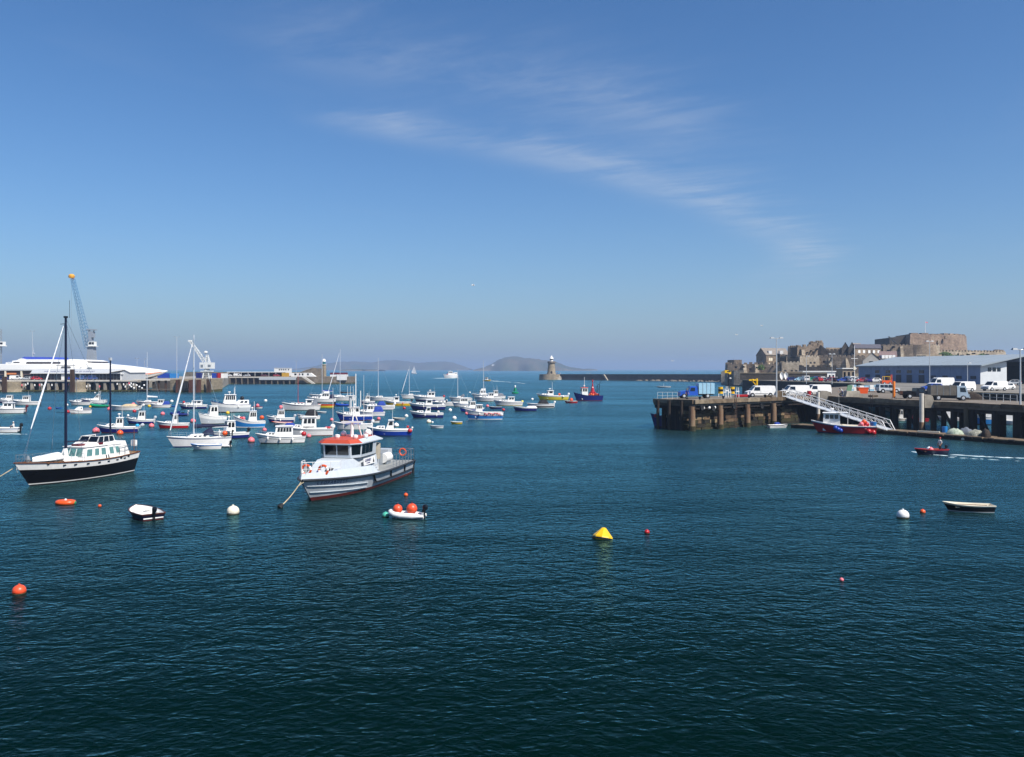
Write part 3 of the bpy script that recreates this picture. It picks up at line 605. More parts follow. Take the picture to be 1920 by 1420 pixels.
for k in range(3): g.path([(hu.x(.44), 2.0, 1.75 + .0 * k), (hu.x(.56), 2.0, 1.75)], .02, 4)
for k in range(7): g.tube((hu.x(.44 + .02 * k), 1.96, 1.30), (hu.x(.44 + .02 * k), 1.99, 1.78), .02, .02, 4)
g.build('hand_rail', WHITE, PT)
# wheelhouse: chamfered front, forward-leaning windows
def ring(xb, xf, wy, ch, z, grow=0.0): return [Vector(p) for p in ((xb, -wy - grow, z), (xf - ch, -wy - grow, z), (xf + grow * 2, -wy + ch * .75, z), (xf + grow * 2, wy - ch * .75, z), (xf - ch, wy + grow, z), (xb, wy + grow, z))]
A = ring(hu.x(.425), hu.x(.645), 1.62, .72, 2.52); B_ = ring(hu.x(.425), hu.x(.645), 1.62, .72, 3.62, .09)
n = 6; g = G().add(A + B_, [(5, 4, 3, 2, 1, 0), (6, 7, 8, 9, 10, 11)] + [(i, (i + 1) % n, n + (i + 1) % n, n + i) for i in range(n)]); g.build('wheelhouse', PALEG, PT)
def wface(i): return (A[i], A[(i + 1) % n], B_[(i + 1) % n], B_[i])
for i, k, u0, u1 in ((0, 3, .25, .98), (1, 1, .04, .92), (2, 2, .04, .96), (3, 1, .08, .96), (4, 3, .02, .75)): wins(PT, wface(i), k, u0, u1, .26, .93, .10, GLASS, 'window', .025)
G().path([p + Vector((0, 0, .02)) for p in A + A[:1]], .04, 4).build('black_band', BELT, PT)
Rf0 = ring(hu.x(.36), hu.x(.645) + .22, 1.78, .8, 3.622, .05); Rf1 = ring(hu.x(.38), hu.x(.645) + .18, 1.7, .8, 3.80, .0)
g = G(); g.add(Rf0 + [p + Vector((0, 0, .07)) for p in Rf0], [(5, 4, 3, 2, 1, 0), (6, 7, 8, 9, 10, 11)] + [(i, (i + 1) % n, n + (i + 1) % n, n + i) for i in range(n)]); g.build('roof', PALEG, PT)
Rt = [p + Vector((0, 0, .074)) for p in Rf0]; Ru = [Vector((p.x - .05, p.y * .72 if i in (0, 5) else p.y * .85, 3.96)) for i, p in enumerate(Rf1)]
g = G(); g.add(Rt + Ru, [(6, 7, 8, 9, 10, 11)] + [(i, (i + 1) % n, n + (i + 1) % n, n + i) for i in range(1, 4)]); g.mi(1); g.add(Rt + Ru, [(i, (i + 1) % n, n + (i + 1) % n, n + i) for i in (0, 4, 5)]); g.build('roof_top', [ROOFO, PALEG], PT)
pf = wface(4); bl = A[4]; br = A[5]
sign = (bl + Vector((-.2, .16, -.66)), br + Vector((.5, .16, -.66)), br + Vector((.5, .10, -.06)), bl + Vector((-.2, .10, -.06)))
sb = G().panel(sign, .02, .98, .05, .95, .04).build('name_board', WHITE, PT)
text_part(sb, 'GUERNSEY', .28, frame_mtx(sign, .36, .62, .055), NAVY); text_part(sb, 'SEA FISHERIES', .13, frame_mtx(sign, .36, .28, .055), NAVY)
m_ = frame_mtx(sign, .82, .5, .05); g = G()
for P in ([(-.16, -.18), (.02, -.18), (.02, .2)], [(.05, -.18), (.17, -.18), (.06, .05)]): g.extr([(x, y, 0) for x, y in P], (0, 0, .01))
o = g.build('emblem', BLACK, sb); o.matrix_local = m_
for i, ch in enumerate('LEOPARDESS'):
    q = .935 - .0165 * i; bs = [hu.pt(q + k, .72, 1, .0) for k in (.012, -.012)]; bt = [hu.pt(q + k, .92, 1, .0) for k in (.012, -.012)]; text_part(PT, ch, .36, frame_mtx((bs[0], bs[1], bt[1], bt[0]), .5, .45, .014), NAVY, 'letter')
for sd in (1, -1):
    P = [hu.pt(.34 - .34 * k / 7, 1, sd, -.06) for k in range(8)]; rail(PT, P, 1.05, 'guard_rail', .024, True)
    P = [hu.pt(q, 1, sd) for q in (.80, .86, .91, .95, .98)]; P = [Vector((p.x - .1, p.y * .82, p.z + .25)) for p in P]; P.append(Vector((hu.x(1) - .1, 0, hu.zd(1) + .25)))
    rail(PT, P, .95, 'bow_rail', .024, True, WHITE)
rail(PT, [hu.pt(0, 1, 1, -.06), hu.pt(0, 1, -1, -.06)], 1.05, 'stern_rail', .024, True)
for y_ in (.75, -.55):
    g = G(); pts = [Vector((hu.x(.885), y_ + .34 * math.cos(a), 2.15 + .34 * math.sin(a))) for a in [k * math.pi / 8 for k in range(17)]]
    for k in range(16): g.mi(0 if (k // 2) % 4 != 0 else 1); g.tube(pts[k], pts[k + 1], .085, .085, 6)
    g.build('lifebuoy', [ORANGE, WHITE], PT)
g = G(); xm = hu.x(.46)       # mast, radar and aerials on the roof
for a, b in (((xm - .5, .5, 3.9), (xm, 0, 6.2)), ((xm - .5, -.5, 3.9), (xm, 0, 6.2)), ((xm + .5, 0, 3.9), (xm, 0, 6.2))): g.tube(a, b, .05, .04, 6)
g.tube((xm, 0, 6.1), (xm, 0, 7.3), .04, .03, 6); g.tube((xm, -.9, 5.6), (xm, .9, 5.6), .035, .035, 5); g.tube((xm, -.5, 6.3), (xm, .5, 6.3), .03, .03, 5); g.build('mast', WHITE, PT)
g = G(); g.box(xm + .2, xm + .5, -.85, .85, 5.05, 5.2); g.tube((xm + .35, 0, 3.9), (xm + .35, 0, 5.05), .14, .12, 8); g.build('radar', WHITE, PT)
ball_part(PT, (xm - .9, .9, 4.2), .30, WHITE, 'satellite_dome'); ball_part(PT, (xm - .2, -.95, 4.15), .24, WHITE, 'satellite_dome')
for x_, y_, h_ in ((xm - .8, 1.3, 3.0), (xm + .9, -1.4, 4.2), (xm - .8, -1.2, 2.6), (xm + .1, .9, 5.2)): aerial(PT, (x_, y_, 3.7), h_, .022)
for x_, y_ in ((xm + 1.9, .9), (xm + 1.9, -.6), (xm + 1.0, 1.4)): G().lathe([(.12, 0), (.2, .15), (.2, .32), (.05, .36)], (x_, y_, 3.9), 10).build('searchlight', WHITE, PT)
g = G(); g.path([(hu.x(.33), 1.2, 1.3), (hu.x(.33), 1.2, 3.2)], .05, 5).path([(hu.x(.33), -1.2, 1.3), (hu.x(.33), -1.2, 3.2)], .05, 5).path([(hu.x(.33), 1.2, 3.2), (hu.x(.33), -1.2, 3.2)], .05, 5); g.build('towing_frame', PALEG, PT)
autosmooth(G().lathe([(.5, 0), (.5, 1.25), (.42, 1.32)], (hu.x(.36), 1.1, 2.0), 14).build('funnel', M('funnel_tan', '#a99f8e', 0.6), PT))
g = G(); g.tube((hu.x(.14), .9, 1.75), (hu.x(.22), .9, 1.75), .42, .42, 14); autosmooth(g.build('liferaft', WHITE, PT)); G().box(hu.x(.15), hu.x(.21), .6, 1.2, 1.2, 1.4).build('liferaft_cradle', MIDGREY, PT)
G().box(hu.x(.22), hu.x(.31), -.2, .9, 1.2, 2.2).build('deck_locker', MIDGREY, PT); G().box(hu.x(.04), hu.x(.1), -1.2, .6, 1.2, 2.3).build('deck_winch', GREYP, PT)
g = G(); pts = [Vector((hu.x(.02), 1.5 + .3 * math.cos(a), 1.95 + .3 * math.sin(a))) for a in [k * math.pi / 6 for k in range(13)]]; g.path(pts, .07, 5); g.build('lifebuoy', ORANGE, PT, loc=(.05, 0, 0))
G().tube((hu.x(0) - .12, 2.3, -.1), (hu.x(0) - .12, 2.3, 1.3), .12, .12, 8).build('stern_fender', RUBBER, PT)
# wind-taut anchor chain, part of the boat's gear
inv = Matrix.Translation(bowwl - fw * 7.35) @ Matrix.Rotation(yw, 4, 'Z'); inv = inv.inverted(); a = Vector((hu.x(1) - .05, 0, hu.zd(1) - .15)); b = inv @ gz(524, 952)
g = G(); g.path([a + (b - a) * k / 8 - Vector((0, 0, .12 * math.sin(k / 8 * math.pi))) for k in range(9)], .035, 5).tube(a + Vector((0, .2, 0)), a + (b - a) * .2, .03, .03, 4); g.mi(1); q = a + (b - a) * .86; g.tube(q, b, .10, .22, 7); g.build('anchor_line', [ROPE, ANTI_K], PT)
# ---------------------------------------------------------------- the black ketch
yw = R(-107); fw = Vector((math.cos(yw), math.sin(yw), 0)); bowwl = gz(67, 910); KL = 11.6; krk = 1.45; ko = bowwl - fw * (KL / 2 - krk)
K_ = thing('ketch', 'black hulled two-masted motor sailer with white pilothouse at left', 'sailing boat', ko, yw)
hu = Hull(K_, KL, 3.9, 1.62, [(0.06, ANTI_K), (0.10, WHITE), (0.70, BLACK), (0.73, WHITE), (1.0, WHITE)], tw=.70, rake=krk, sheer=.24, fine=2.0, wl=.5, deckmat=TEAK, rim=WOOD, rimr=.05, stern_rake=.05, aft_sheer=.12)
kinv = (Matrix.Translation(ko) @ Matrix.Rotation(yw, 4, 'Z')).inverted()
c = cab(hu.x(.18), hu.x(.575), 1.40, 1.18, 1.55, 2.72, .45, .25, wf=1.30); cab_build(K_, c, WHITE, WHITE, 'pilothouse', .10, .07)
for f in ('port', 'star'):
    us = (.06, .22), (.27, .40), (.44, .58), (.66, .79), (.83, .95)
    if f == 'star': us = tuple((1 - b, 1 - a) for a, b in us)
    for a_, b_ in us:
        fr = G().panel(c[f], a_, b_, .30, .88, .03).build('window_frame', WHITE, K_); G().panel(c[f], a_ + .012, b_ - .012, .35, .83, .045).build('pane', GLASS_G, fr)
wins(K_, c['front'], 3, .05, .95, .35, .9, .15, GLASS_G, 'windscreen')
G().panel(c['port'], .62, .64, .02, .3, .04).build('portlight', BLACK, K_); G().panel(c['port'], .56, .58, .02, .3, .04).build('portlight', BLACK, K_)
c2 = cab(hu.x(.10), hu.x(.34), 1.30, 1.20, 1.6, 2.95, .2, .5, wf=1.3); cab_build(K_, c2, WHITE, None, 'aft_cockpit'); G().panel(c2['port'], .30, .36, .62, .86, .02).build('vent', GREYP, K_)
c3 = cab(hu.x(.22), hu.x(.47), 1.1, .95, 2.80, 3.05, .35, 0); cab_build(K_, c3, WHITE, None, 'flybridge')
c4 = cab(hu.x(.24), hu.x(.41), 1.05, .95, 3.05, 3.52, .30, .1)
g = G()
for f, nn in (('port', 3), ('star', 3), ('front', 2)):
    p = c4[f]
    for k in range(nn + 1): u = k / nn; g.tube(p[0] + (p[1] - p[0]) * u, p[3] + (p[2] - p[3]) * u, .035, .035, 4)
    g.tube(p[2], p[3], .035, .035, 4)
g.build('windscreen_frame', WHITE, K_)
for f, nn in (('port', 3), ('star', 3), ('front', 2)): wins(K_, c4[f], nn, .03, .97, .02, .95, .06, GLASS, 'windscreen', .006)
G().box(hu.x(.36), hu.x(.40), .95, 1.12, 2.83, 3.0).build('navigation_lamp', MAROON, K_); G().box(hu.x(.40), hu.x(.52), -.5, .3, 2.80, 2.95).build('hatch', MAROON, K_)
rail(K_, [(hu.x(.09), 1.28, 1.75), (hu.x(.16), 1.36, 1.75), (hu.x(.22), 1.4, 1.75)], .75, 'hand_rail', .022); rail(K_, [(hu.x(.01), 1.1, 1.85), (hu.x(0), 0, 1.85), (hu.x(.01), -1.1, 1.85)], .55, 'pushpit', .022)
G().box(hu.x(.0) - .1, hu.x(.0) + .12, .45, .95, 2.3, 2.85).build('horseshoe_buoy', WHITE, K_); G().tube((hu.x(.02), .9, 1.8), (hu.x(.02), .9, 4.0), .03, .03, 5).build('ensign_staff', WOOD, K_)
# upturned tender lashed on the foredeck: its own thing below
zf = 1.66
yacht_rig(K_, hu, .615, 13.7, INK, 2.7, None, None, r=.12, spread=2, zfoot=1.7, boom_z=1.55, shroud=True, boom_mat=INK)
x_ = hu.x(.185); G().tube((x_, 0, 2.8), (x_, 0, zat(676, 74.5)), .085, .065, 8).build('mizzen_mast', INK, K_); G().box(x_ - .1, x_ + .1, -.1, .1, zat(676, 74.5), zat(676, 74.5) + .25).build('masthead_lamp', GREYP, K_)
a = Vector((hu.x(1) - .35, 0, hu.zd(1) + .9)); b = Vector((hu.x(.615) + .12, 0, 13.3)); P = lambda t_: a + (b - a) * t_
g = G(); g.tube(P(.16), P(.3), .03, .08, 7).tube(P(.3), P(.97), .08, .03, 7); g.build('furled_jib', SAIL, K_); G().tube(a - Vector((0, 0, .9)), P(.16), .02, .02, 4).build('forestay', STEEL, K_)
xm = hu.x(.615); g = G(); g.box(xm - .12, xm + .12, -.12, .12, 13.7, 13.85); g.tube((xm - .2, .2, 13.7), (xm - .2, .2, 15.2), .015, .015, 4); g.tube((xm + .1, 0, 13.2), (xm + .55, 0, 13.15), .03, .03, 4); g.build('masthead_fitting', BLACK, K_)
c5 = cab(hu.x(.58), hu.x(.70), 1.0, .85, 1.66, 2.0, .2, 0, wf=.8); cab_build(K_, c5, WHITE, None, 'coachroof'); G().lathe([(.18, 0), (.18, .5), (.12, .8)], (hu.x(.615), 0, 1.9), 10).build('mast_collar', WHITE, K_)
for sd in (1, -1): rail(K_, [hu.pt(q, 1, sd, -.05) for q in (.55, .65, .75, .85, .93, .985)], .62, 'guard_rail', .016, True)
g = G(); pp = [Vector((hu.x(.99), .0, hu.zd(1) - .05)), Vector((hu.x(1) + .25, 0, hu.zd(1) - .2)), Vector((hu.x(1) + .35, 0, hu.zd(1) - .6))]; g.path(pp, .06, 5); g.tube((hu.x(1) + .1, -.25, hu.zd(1) - .75), (hu.x(1) + .5, .25, hu.zd(1) - .7), .05, .05, 5); g.build('anchor', M('galvanised', '#8c8f90', 0.5, metal=.6), K_)
G().lathe([(.14, 0), (.18, .2), (.1, .5)], (hu.x(.94), 0, hu.zd(.94)), 8).build('windlass', MIDGREY, K_)
for q in (.16, .24, .33, .42, .52, .62, .70):
    p = hu.pt(q, .86, 1, .01); G().box(p.x - .14, p.x + .14, p.y - .04, p.y + .02, p.z - .04, p.z + .05).build('scupper', BLACK, K_)
for q in (.12, .2): p = hu.pt(q, .93, 1, 0); G().box(p.x - .13, p.x + .13, p.y - .05, p.y + .02, p.z - .08, p.z + .08).build('fairlead', BLACK, K_)
a = Vector((hu.x(1), 0, hu.zd(1) - .1)); b = kinv @ gz(-70, 922, 0); G().path([a + (b - a) * k / 6 - Vector((0, 0, .25 * math.sin(k / 6 * math.pi))) for k in range(7)], .035, 4).build('mooring_line', ROPE, K_)
TN = thing('upturned_dinghy', 'white dinghy lashed upside down on the black ketch foredeck', 'dinghy', ko + Matrix.Rotation(yw, 3, 'Z') @ Vector((hu.x(.80), .0, 1.92)), yw)
rows = []
for k in range(9):
    t_ = k / 8; w_ = .68 * (1 - max(0, (t_ - .5) / .5) ** 2.2) ** .8 * (.9 + .1 * math.sin(t_ * 3)) + .02; h_ = .55 * (1 - .35 * t_)
    rows.append([Vector((-1.3 + 2.5 * t_, w_ * math.cos(a_), h_ * math.sin(a_) ** .7)) for a_ in [math.pi * j / 8 for j in range(9)]])
autosmooth(G().grid(rows).build('hull', WHITE, TN), 60); G().add([r[0] for r in rows] + [r[-1] for r in rows], []).path([r[0] for r in rows], .04, 4).path([r[-1] for r in rows], .04, 4).build('gunwale', MIDGREY, TN)
g = G(); g.tube((hu.x(.9), -.1, 1.72), (hu.x(.66), -.1, 1.72), .05, .05, 4); rr = random.Random(4)
for k in range(14): x_ = hu.x(.67 + .2 * rr.random()); y_ = .5 + .5 * rr.random(); g.ball((x_, y_ * hu.bd(.8), 1.75), .10 + .06 * rr.random(), 6, 4, .6)
g.build('deck_gear', M('brown_gear', '#5d4632', .8), K_)
# ---------------------------------------------------------------- moored fleet (columns and waterline rows read off the photograph)
MB = 'boats moored in the harbour'
def fish(**k): return k
# ---- far left cluster
boat('cabin_boat', 'white cabin boat cut by the left edge, nearest the pier', 'boat', -4, 38, 756, 196, (NAVY,), MB, cuddy=(.6, .86, .4), wh=(.40, .62, 1.2), topf=.4, aer=0)
boat('fishing_boat', 'white forward wheelhouse boat with tall mast and black outboard, left of the ketch mast', 'boat', 26, 74, 760, 193, (WHITE,), MB, cuddy=(.66, .88, .3), wh=(.42, .66, 1.35), outb=BLACK, mast=(.38, 741), nwin=3, stripe=BLACK)
boat('cabin_boat', 'white cuddy boat at the left edge with anchor reflection below it', 'boat', -26, 46, 776, 196, (WHITE,), MB, cuddy=(.52, .84, .45), wh=(.34, .56, 1.15), outb=MAROON, aer=0, radar_=True, nwin=2, stripe=BLACK)
t_, h_, d_ = boat('speedboat', 'white open speedboat under way at the left edge with a person aboard', 'boat', -32, 36, 812, 190, (WHITE,), MB, open_s=.62, outb=BLACK, rails=False, topf=.7, stripe=SKYB, screen=True, sheer=.3, fb=.7)
person('person in a white cap sitting in the stern of the white speedboat at left', t_.matrix_basis @ Vector((h_.x(.16), .1, .35)), R(190), M('shirt_white', '#d9d6d2', .9), M('trousers_dark', '#23262e', .9), 'sit', 1.72, WHITE)
tender('dinghy', 'small blue dinghy floating alone left of the ketch mast', 104, 117, 767, 185, SKYB, BLUE)
boat('motor_cruiser', 'white cruiser with sloping dark windscreen and radar arch beside the pier, left', 'boat', 154, 199, 757, 193, (WHITE,), MB, cuddy=(.55, .88, .35), wh=(.32, .66, 1.5), whfront=1.3, radar_=True, arch=.9, topf=.5, anti=NAVY, aer=1)
boat('cabin_boat', 'low white boat with maroon waterline stripe behind the grey-covered boat', 'boat', 132, 173, 760, 193, (WHITE,), MB, cuddy=(.5, .86, .5), anti=MAROON, topf=.62, stripe=MAROON, aer=0, canvas=(.14, .5, .5), canv=CANV_N)
boat('day_boat', 'white motor boat with grey cover over its cockpit, left of the green dinghy', 'boat', 131, 170, 776, 222, (WHITE,), MB, cuddy=(.42, .8, .75), anti=MAROON, canvas=(.0, .42, .55), canv=CANV_G, stripe=MAROON, aer=0, rails=False)
rib('rigid_inflatable', 'bright green inflatable boat beside the white cruiser', 170, 206, 764, 186, GREEN, outb=BLACK)
boat('day_boat', 'white day boat with sand canvas cover and yellow stripe', 'boat', 207, 264, 770, 188, (WHITE,), MB, open_s=.6, canvas=(.12, .62, .55), canv=CANV_S, stripe=YELLOW, outb=WHITE, tilt=True, sheer=.35, rails=False, anti=NAVY)
boat('sloop', 'small white sloop with thin red stripe and tall mast in front of the pier', 'sailing boat', 257, 302, 760, 191, (WHITE,), MB, coach=(.42, .74, .4), mast=(.58, 660), stripe=RED, boom=2.6, cover=SAIL, sheer=.3, aer=0)
boat('cabin_boat', 'white cabin boat with bright blue canopy at the stern, behind the red hulled boat', 'boat', 283, 320, 765, 192, (WHITE,), MB, cuddy=(.66, .88, .3), wh=(.38, .68, 1.2), canvas=(.06, .4, .9), canv=CANV_B, aer=0)
tender('dinghy', 'small blue dinghy trailing behind the blue-canopied cabin boat', 317, 330, 763, 188, BLUE, SKYB)
boat('cabin_boat', 'long white cabin boat with navy hull and portholes, behind the white yacht', 'boat', 337, 388, 767, 193, (NAVY,), MB, cuddy=(.62, .88, .4), wh=(.22, .64, 1.0), whfront=.7, topf=.55, fenders=((.35, WHITE), (.7, WHITE)), nwin=2, aer=1, balls=((.84, 0, .7, .3, RED),))
rib('rigid_inflatable', 'navy inflatable with navy cover behind the red hulled boat', 320, 353, 780, 190, NAVY, outb=GREYP, inner=NAVY)
boat('motor_yacht', 'large white trawler yacht with signal mast and dinghy on its upper deck', 'boat', 398, 469, 774, 203, (GREYP,), MB, ratio=.33, fb=1.7, wh=(.42, .72, 2.0), cuddy=(.05, .45, 1.0), open_s=None, topf=.62, mast=(.42, 727, ), mast_col=WHITE, radar_=True, nwin=5, fenders=((.3, WHITE),), rake=.9, aer=2, rimc=NAVY, balls=((.22, .2, 1.35, .45, BLACK),))  # greyed lower hull paints in the shade on white topsides
th, hu, d_ = tender('dinghy', 'small white dinghy carrying a red buoy right of the trawler yacht', 474, 492, 766, 190, WHITE, RED, outb=None); TB = th
p = th.location + Vector((0, 0, .55)); b = thing('fender_buoy', 'red ball buoy resting in the small white dinghy', 'buoy', p); autosmooth(G().ball((0, 0, .1), .42, 12, 8).build('float', PINK, b)); G().tube((0, 0, .45), (0, 0, .6), .07, .06).build('eye', PINK, b)
boat('fishing_boat', 'blue hulled fishing boat at left centre with white wheelhouse and grey outboard', 'fishing boat', 187, 258, 812, 200, (NAVY,), MB, cuddy=(.58, .86, .45), wh=(.42, .60, 1.35), outb=GREYP, radar_=True, aer=2, tilt=True, topf=.70, nwin=2, anti=ANTI_R, balls=((.03, .6, .2, .28, CYAN),))
boat('cabin_boat', 'navy and white boat with boxy wheelhouse just behind the blue fishing boat', 'boat', 239, 288, 795, 197, (NAVY,), MB, cuddy=(.66, .84, .25), wh=(.36, .62, 1.4), topf=.55, anti=ANTI_K, aer=1, sheer=.7, nwin=2, outb=GREYP, balls=((.95, 0, .75, .2, WHITE),))
boat('cabin_boat', 'white boat with bright red lower hull and small upright wheelhouse', 'boat', 296, 354, 803, 194, (RED,), MB, wh=(.40, .56, 1.4), cuddy=(.56, .8, .3), topf=.52, anti=RED, aer=1, nwin=2, rails=False, whcol=WHITE)
boat('wheelhouse_boat', 'white hulled boat with tall wheelhouse and two dark side doors', 'boat', 373, 424, 796, 218, (GREYP,), MB, wh=(.36, .70, 1.75), cuddy=(.68, .86, .2), topf=.62, aer=1, nwin=2, fb=1.3, tw=.9)  # grey lower hull: shade on the white flare put into the paint
boat('wheelhouse_boat', 'white wheelhouse boat with blue hull and bow tender, half behind the white yacht', 'boat', 396, 466, 823, 218, (NAVY,), MB, wh=(.42, .68, 1.6), cuddy=(.66, .84, .2), topf=.6, aer=2, radar_=True, nwin=2, outb=BLACK)
rib('rigid_inflatable', 'grey inflatable tender lying off the stern of the blue wheelhouse boat', 440, 468, 819, 187, CANV_G, outb=None, console=False, inner=CANV_G)
# the white yacht in front
YT, yh, d_ = boat('sloop', 'white sailing yacht with furled jib and navy sail cover, largest of the white yachts', 'sailing yacht', 318, 432, 838, 213, (WHITE,), None, ratio=.30, fb=1.05, coach=(.36, .74, .42), hood=CANV_N, mast=(.60, 628), boom=4.1, cover=CANV_N, furl=SAIL, rails=False, topf=.82, stripe=NAVY, anti=NAVY, sheer=.28, open_s=.36, aer=0, tw=.72, deckmat=WHITE)
pulpits(YT, yh); ball_part(YT, (yh.x(.12), .9, 1.5), .32, ORANGE, 'horseshoe_buoy'); G().box(yh.x(.02), yh.x(.1), -.5, .5, 1.0, 1.7).build('wheel_pedestal', BLACK, YT)
outboard(YT, yh.x(-.01), .9, 1.5, BLACK, .6)
G().path([(yh.x(.18), 0, 1.1), (yh.x(.18), 0, 1.95)], .06, 5).build('binnacle', WHITE, YT)
tender('dinghy', 'white tender with blue stripe lying along the white yacht', 360, 415, 843, 198, WHITE, WHITE, stripe=SKYB)
rib('inflatable_dinghy', 'white inflatable dinghy at the stern of the white yacht', 404, 434, 839, 170, WHITE, outb=BLACK, console=False)
boat('fishing_boat', 'small blue and white trawler with mast and red gear on its bow', 'fishing boat', 440, 497, 802, 200, (SKYB,), MB, ratio=.4, fb=.95, wh=(.32, .58, 1.6), topf=.62, sheer=1.1, mast=(.36, 753), aer=0, radar_=True, nwin=3, rails=False, balls=((.78, .2, .5, .3, RED), (.7, -.2, .5, .28, PINK), (.85, 0, .7, .25, WHITE), (.12, .4, .6, .35, ORANGE)), open_s=.9, anti=WHITE, stripe=WHITE)
boat('wheelhouse_boat', 'navy and white wheelhouse boat with pink buoy on its roof', 'boat', 502, 551, 792, 199, (NAVY,), MB, wh=(.40, .68, 1.35), cuddy=(.66, .86, .3), topf=.55, nwin=4, fenders=((.5, WHITE), (.7, WHITE)), outb=GREYP, balls=((.5, 0, 1.95, .32, PINK),), sheer=.7)
boat('launch', 'white launch with dark rounded canopy and row of fenders', 'boat', 558, 600, 787, 202, (WHITE,), MB, open_s=.72, canvas=(.10, .66, 1.25), canv=CANV_K, fenders=((.3, WHITE), (.5, WHITE), (.7, WHITE), (.85, WHITE)), rails=False, anti=ANTI_K, sheer=.6, topf=.4)
boat('motor_cruiser', 'long white cruiser with many cabin windows, nearest of the white motor boats', 'boat', 483, 572, 832, 196, (WHITE,), MB, cuddy=(.62, .86, .4), wh=(.30, .66, 1.25), nwin=5, topf=.6, stripe=BLACK, fenders=((.25, WHITE), (.5, WHITE), (.75, WHITE)), balls=((.04, .8, .3, .33, RED), (.08, .2, .4, .28, WHITE)), aer=0, anti=ANTI_K, screen=False)
tender('dinghy', 'low white dinghy with orange bow left of the lettered fishing boat', 510, 548, 798, 185, WHITE, WHITE, stripe=ORANGE)
FB, fh, d_ = boat('fishing_boat', 'white fishing boat with lettered cabin side and portholes, blue cover on its bow', 'fishing boat', 530, 625, 818, 195, (WHITE,), MB, wh=(.38, .66, 1.6), cuddy=(.64, .84, .45), nwin=3, topf=.72, stripe=BLACK, aer=2, anti=ANTI_R, balls=((.02, .6, .3, .36, WHITE), (.1, .7, .1, .25, RED)), rails=False)
wb_ = fh.bd(.4975) * .78; wq_ = min(wb_, fh.bd(.66) * .86); zt_ = fh.zd(.4975) + 1.6; wf_ = (Vector((fh.x(.66), wq_, fh.F * .32)), Vector((fh.x(.335), wb_, fh.F * .32)), Vector((fh.x(.335) + .08, wb_ * .88, zt_)), Vector((fh.x(.66) - .4, wq_ * .88, zt_))); text_part(FB, 'FREEDOM', .34, frame_mtx(wf_, .50, .40, .03), BLACK)
canopy(FB, fh.x(.74), fh.x(.97), fh.bd(.84) * .8, fh.zd(.85), fh.zd(.85) + .55, CANV_B, 'bow_cover')
boat('motor_sailer', 'white motor sailer with short red and white mast', 'boat', 531, 601, 770, 191, (WHITE,), MB, fb=1.2, wh=(.24, .42, 1.2), cuddy=(.42, .84, .4), topf=.8, mast=(.60, 700), mast_col=M('mast_red', '#b0302a', .4), boom=2.8, cover=None, nwin=1, canvas=(.08, .25, 1.1), canv=CANV_G, stripe=MAROON, aer=0, cudwin=3, rake=.3)
tender('dinghy', 'grey white tender behind the motor sailer', 594, 612, 775, 185, GREYP, WHITE)
boat('motor_cruiser', 'white cruiser with maroon bottom and flag on its flybridge', 'boat', 578, 630, 755, 193, (WHITE,), MB, wh=(.28, .66, 1.5), cuddy=(.64, .9, .4), anti=MAROON, topf=.45, fly=.5, radar_=True, nwin=3, aer=1, canvas=(.06, .26, 1.2), canv=CANV_N, whfront=.9)
boat('sloop', 'white sloop with blue sail cover in front of the pier end', 'sailing yacht', 582, 640, 749, 191, (WHITE,), MB, coach=(.4, .74, .4), mast=(.62, 664), boom=3.4, cover=CANV_B, aer=0, topf=.9, sheer=.3)
boat('open_boat', 'long yellow and orange work boat with black outboard', 'boat', 584, 627, 765, 189, (LIME,), MB, open_s=.8, topf=.6, top=ORANGE, outb=BLACK, rails=False, anti=BLACK, inner=MAROON, gantry=1.0)
rib('rigid_inflatable', 'blue inflatable with upright console beside the yellow work boat', 628, 657, 762, 186, BLUE, outb=WHITE)
boat('sloop', 'white sloop with black boom cover and slanting furled jib', 'sailing yacht', 614, 668, 752, 191, (WHITE,), MB, coach=(.4, .72, .4), mast=(.56, 655), boom=3.6, cover=CANV_K, furl=SAIL, aer=0, topf=.9, sheer=.3)
boat('cabin_boat', 'navy and white cabin boat with dome on its roof, left of the tall thin mast', 'boat', 676, 703, 757, 199, (NAVY,), MB, wh=(.4, .72, 1.4), cuddy=(.7, .88, .3), topf=.5, radar_=True, nwin=2, fenders=((.55, WHITE),), aer=2)
boat('sloop', 'white sloop with very tall bare mast near the harbour middle', 'sailing yacht', 690, 738, 752, 191, (WHITE,), MB, coach=(.42, .74, .4), mast=(.6, 671), aer=0, topf=.9, sheer=.3)
boat('day_boat', 'white low cruiser with blue folded canopy in front of the tall bare mast', 'boat', 680, 739, 769, 191, (WHITE,), MB, open_s=.55, cuddy=(.55, .84, .35), canvas=(.28, .54, 1.0), canv=CANV_B, topf=.5, stripe=NAVY, anti=NAVY, aer=0, outb=WHITE, sheer=.35)
boat('fishing_boat', 'yellow hulled boat with white cabin and orange fenders', 'boat', 722, 771, 761, 189, (YELLOW,), MB, wh=(.5, .7, 1.2), cuddy=(.66, .88, .35), topf=.62, nwin=1, radar_=True, aer=1, outb=BLACK, fenders=((.3, ORANGE),), anti=YELLOW)
boat('cabin_boat', 'white cabin cruiser with bright blue canopy, above the other blue hull', 'boat', 667, 722, 781, 193, (WHITE,), MB, cuddy=(.62, .88, .35), wh=(.42, .66, 1.2), canvas=(.06, .42, 1.1), canv=CANV_B, topf=.6, stripe=BLUE, anti=BLUE, aer=0, nwin=2)
boat('fishing_boat', 'bright blue hulled boat with white wheelhouse behind the patrol vessel mast', 'fishing boat', 632, 700, 789, 194, (BLUE,), MB, wh=(.42, .66, 1.4), cuddy=(.64, .86, .4), topf=.80, anti=MAROON, radar_=True, nwin=2, aer=1, sheer=.8)
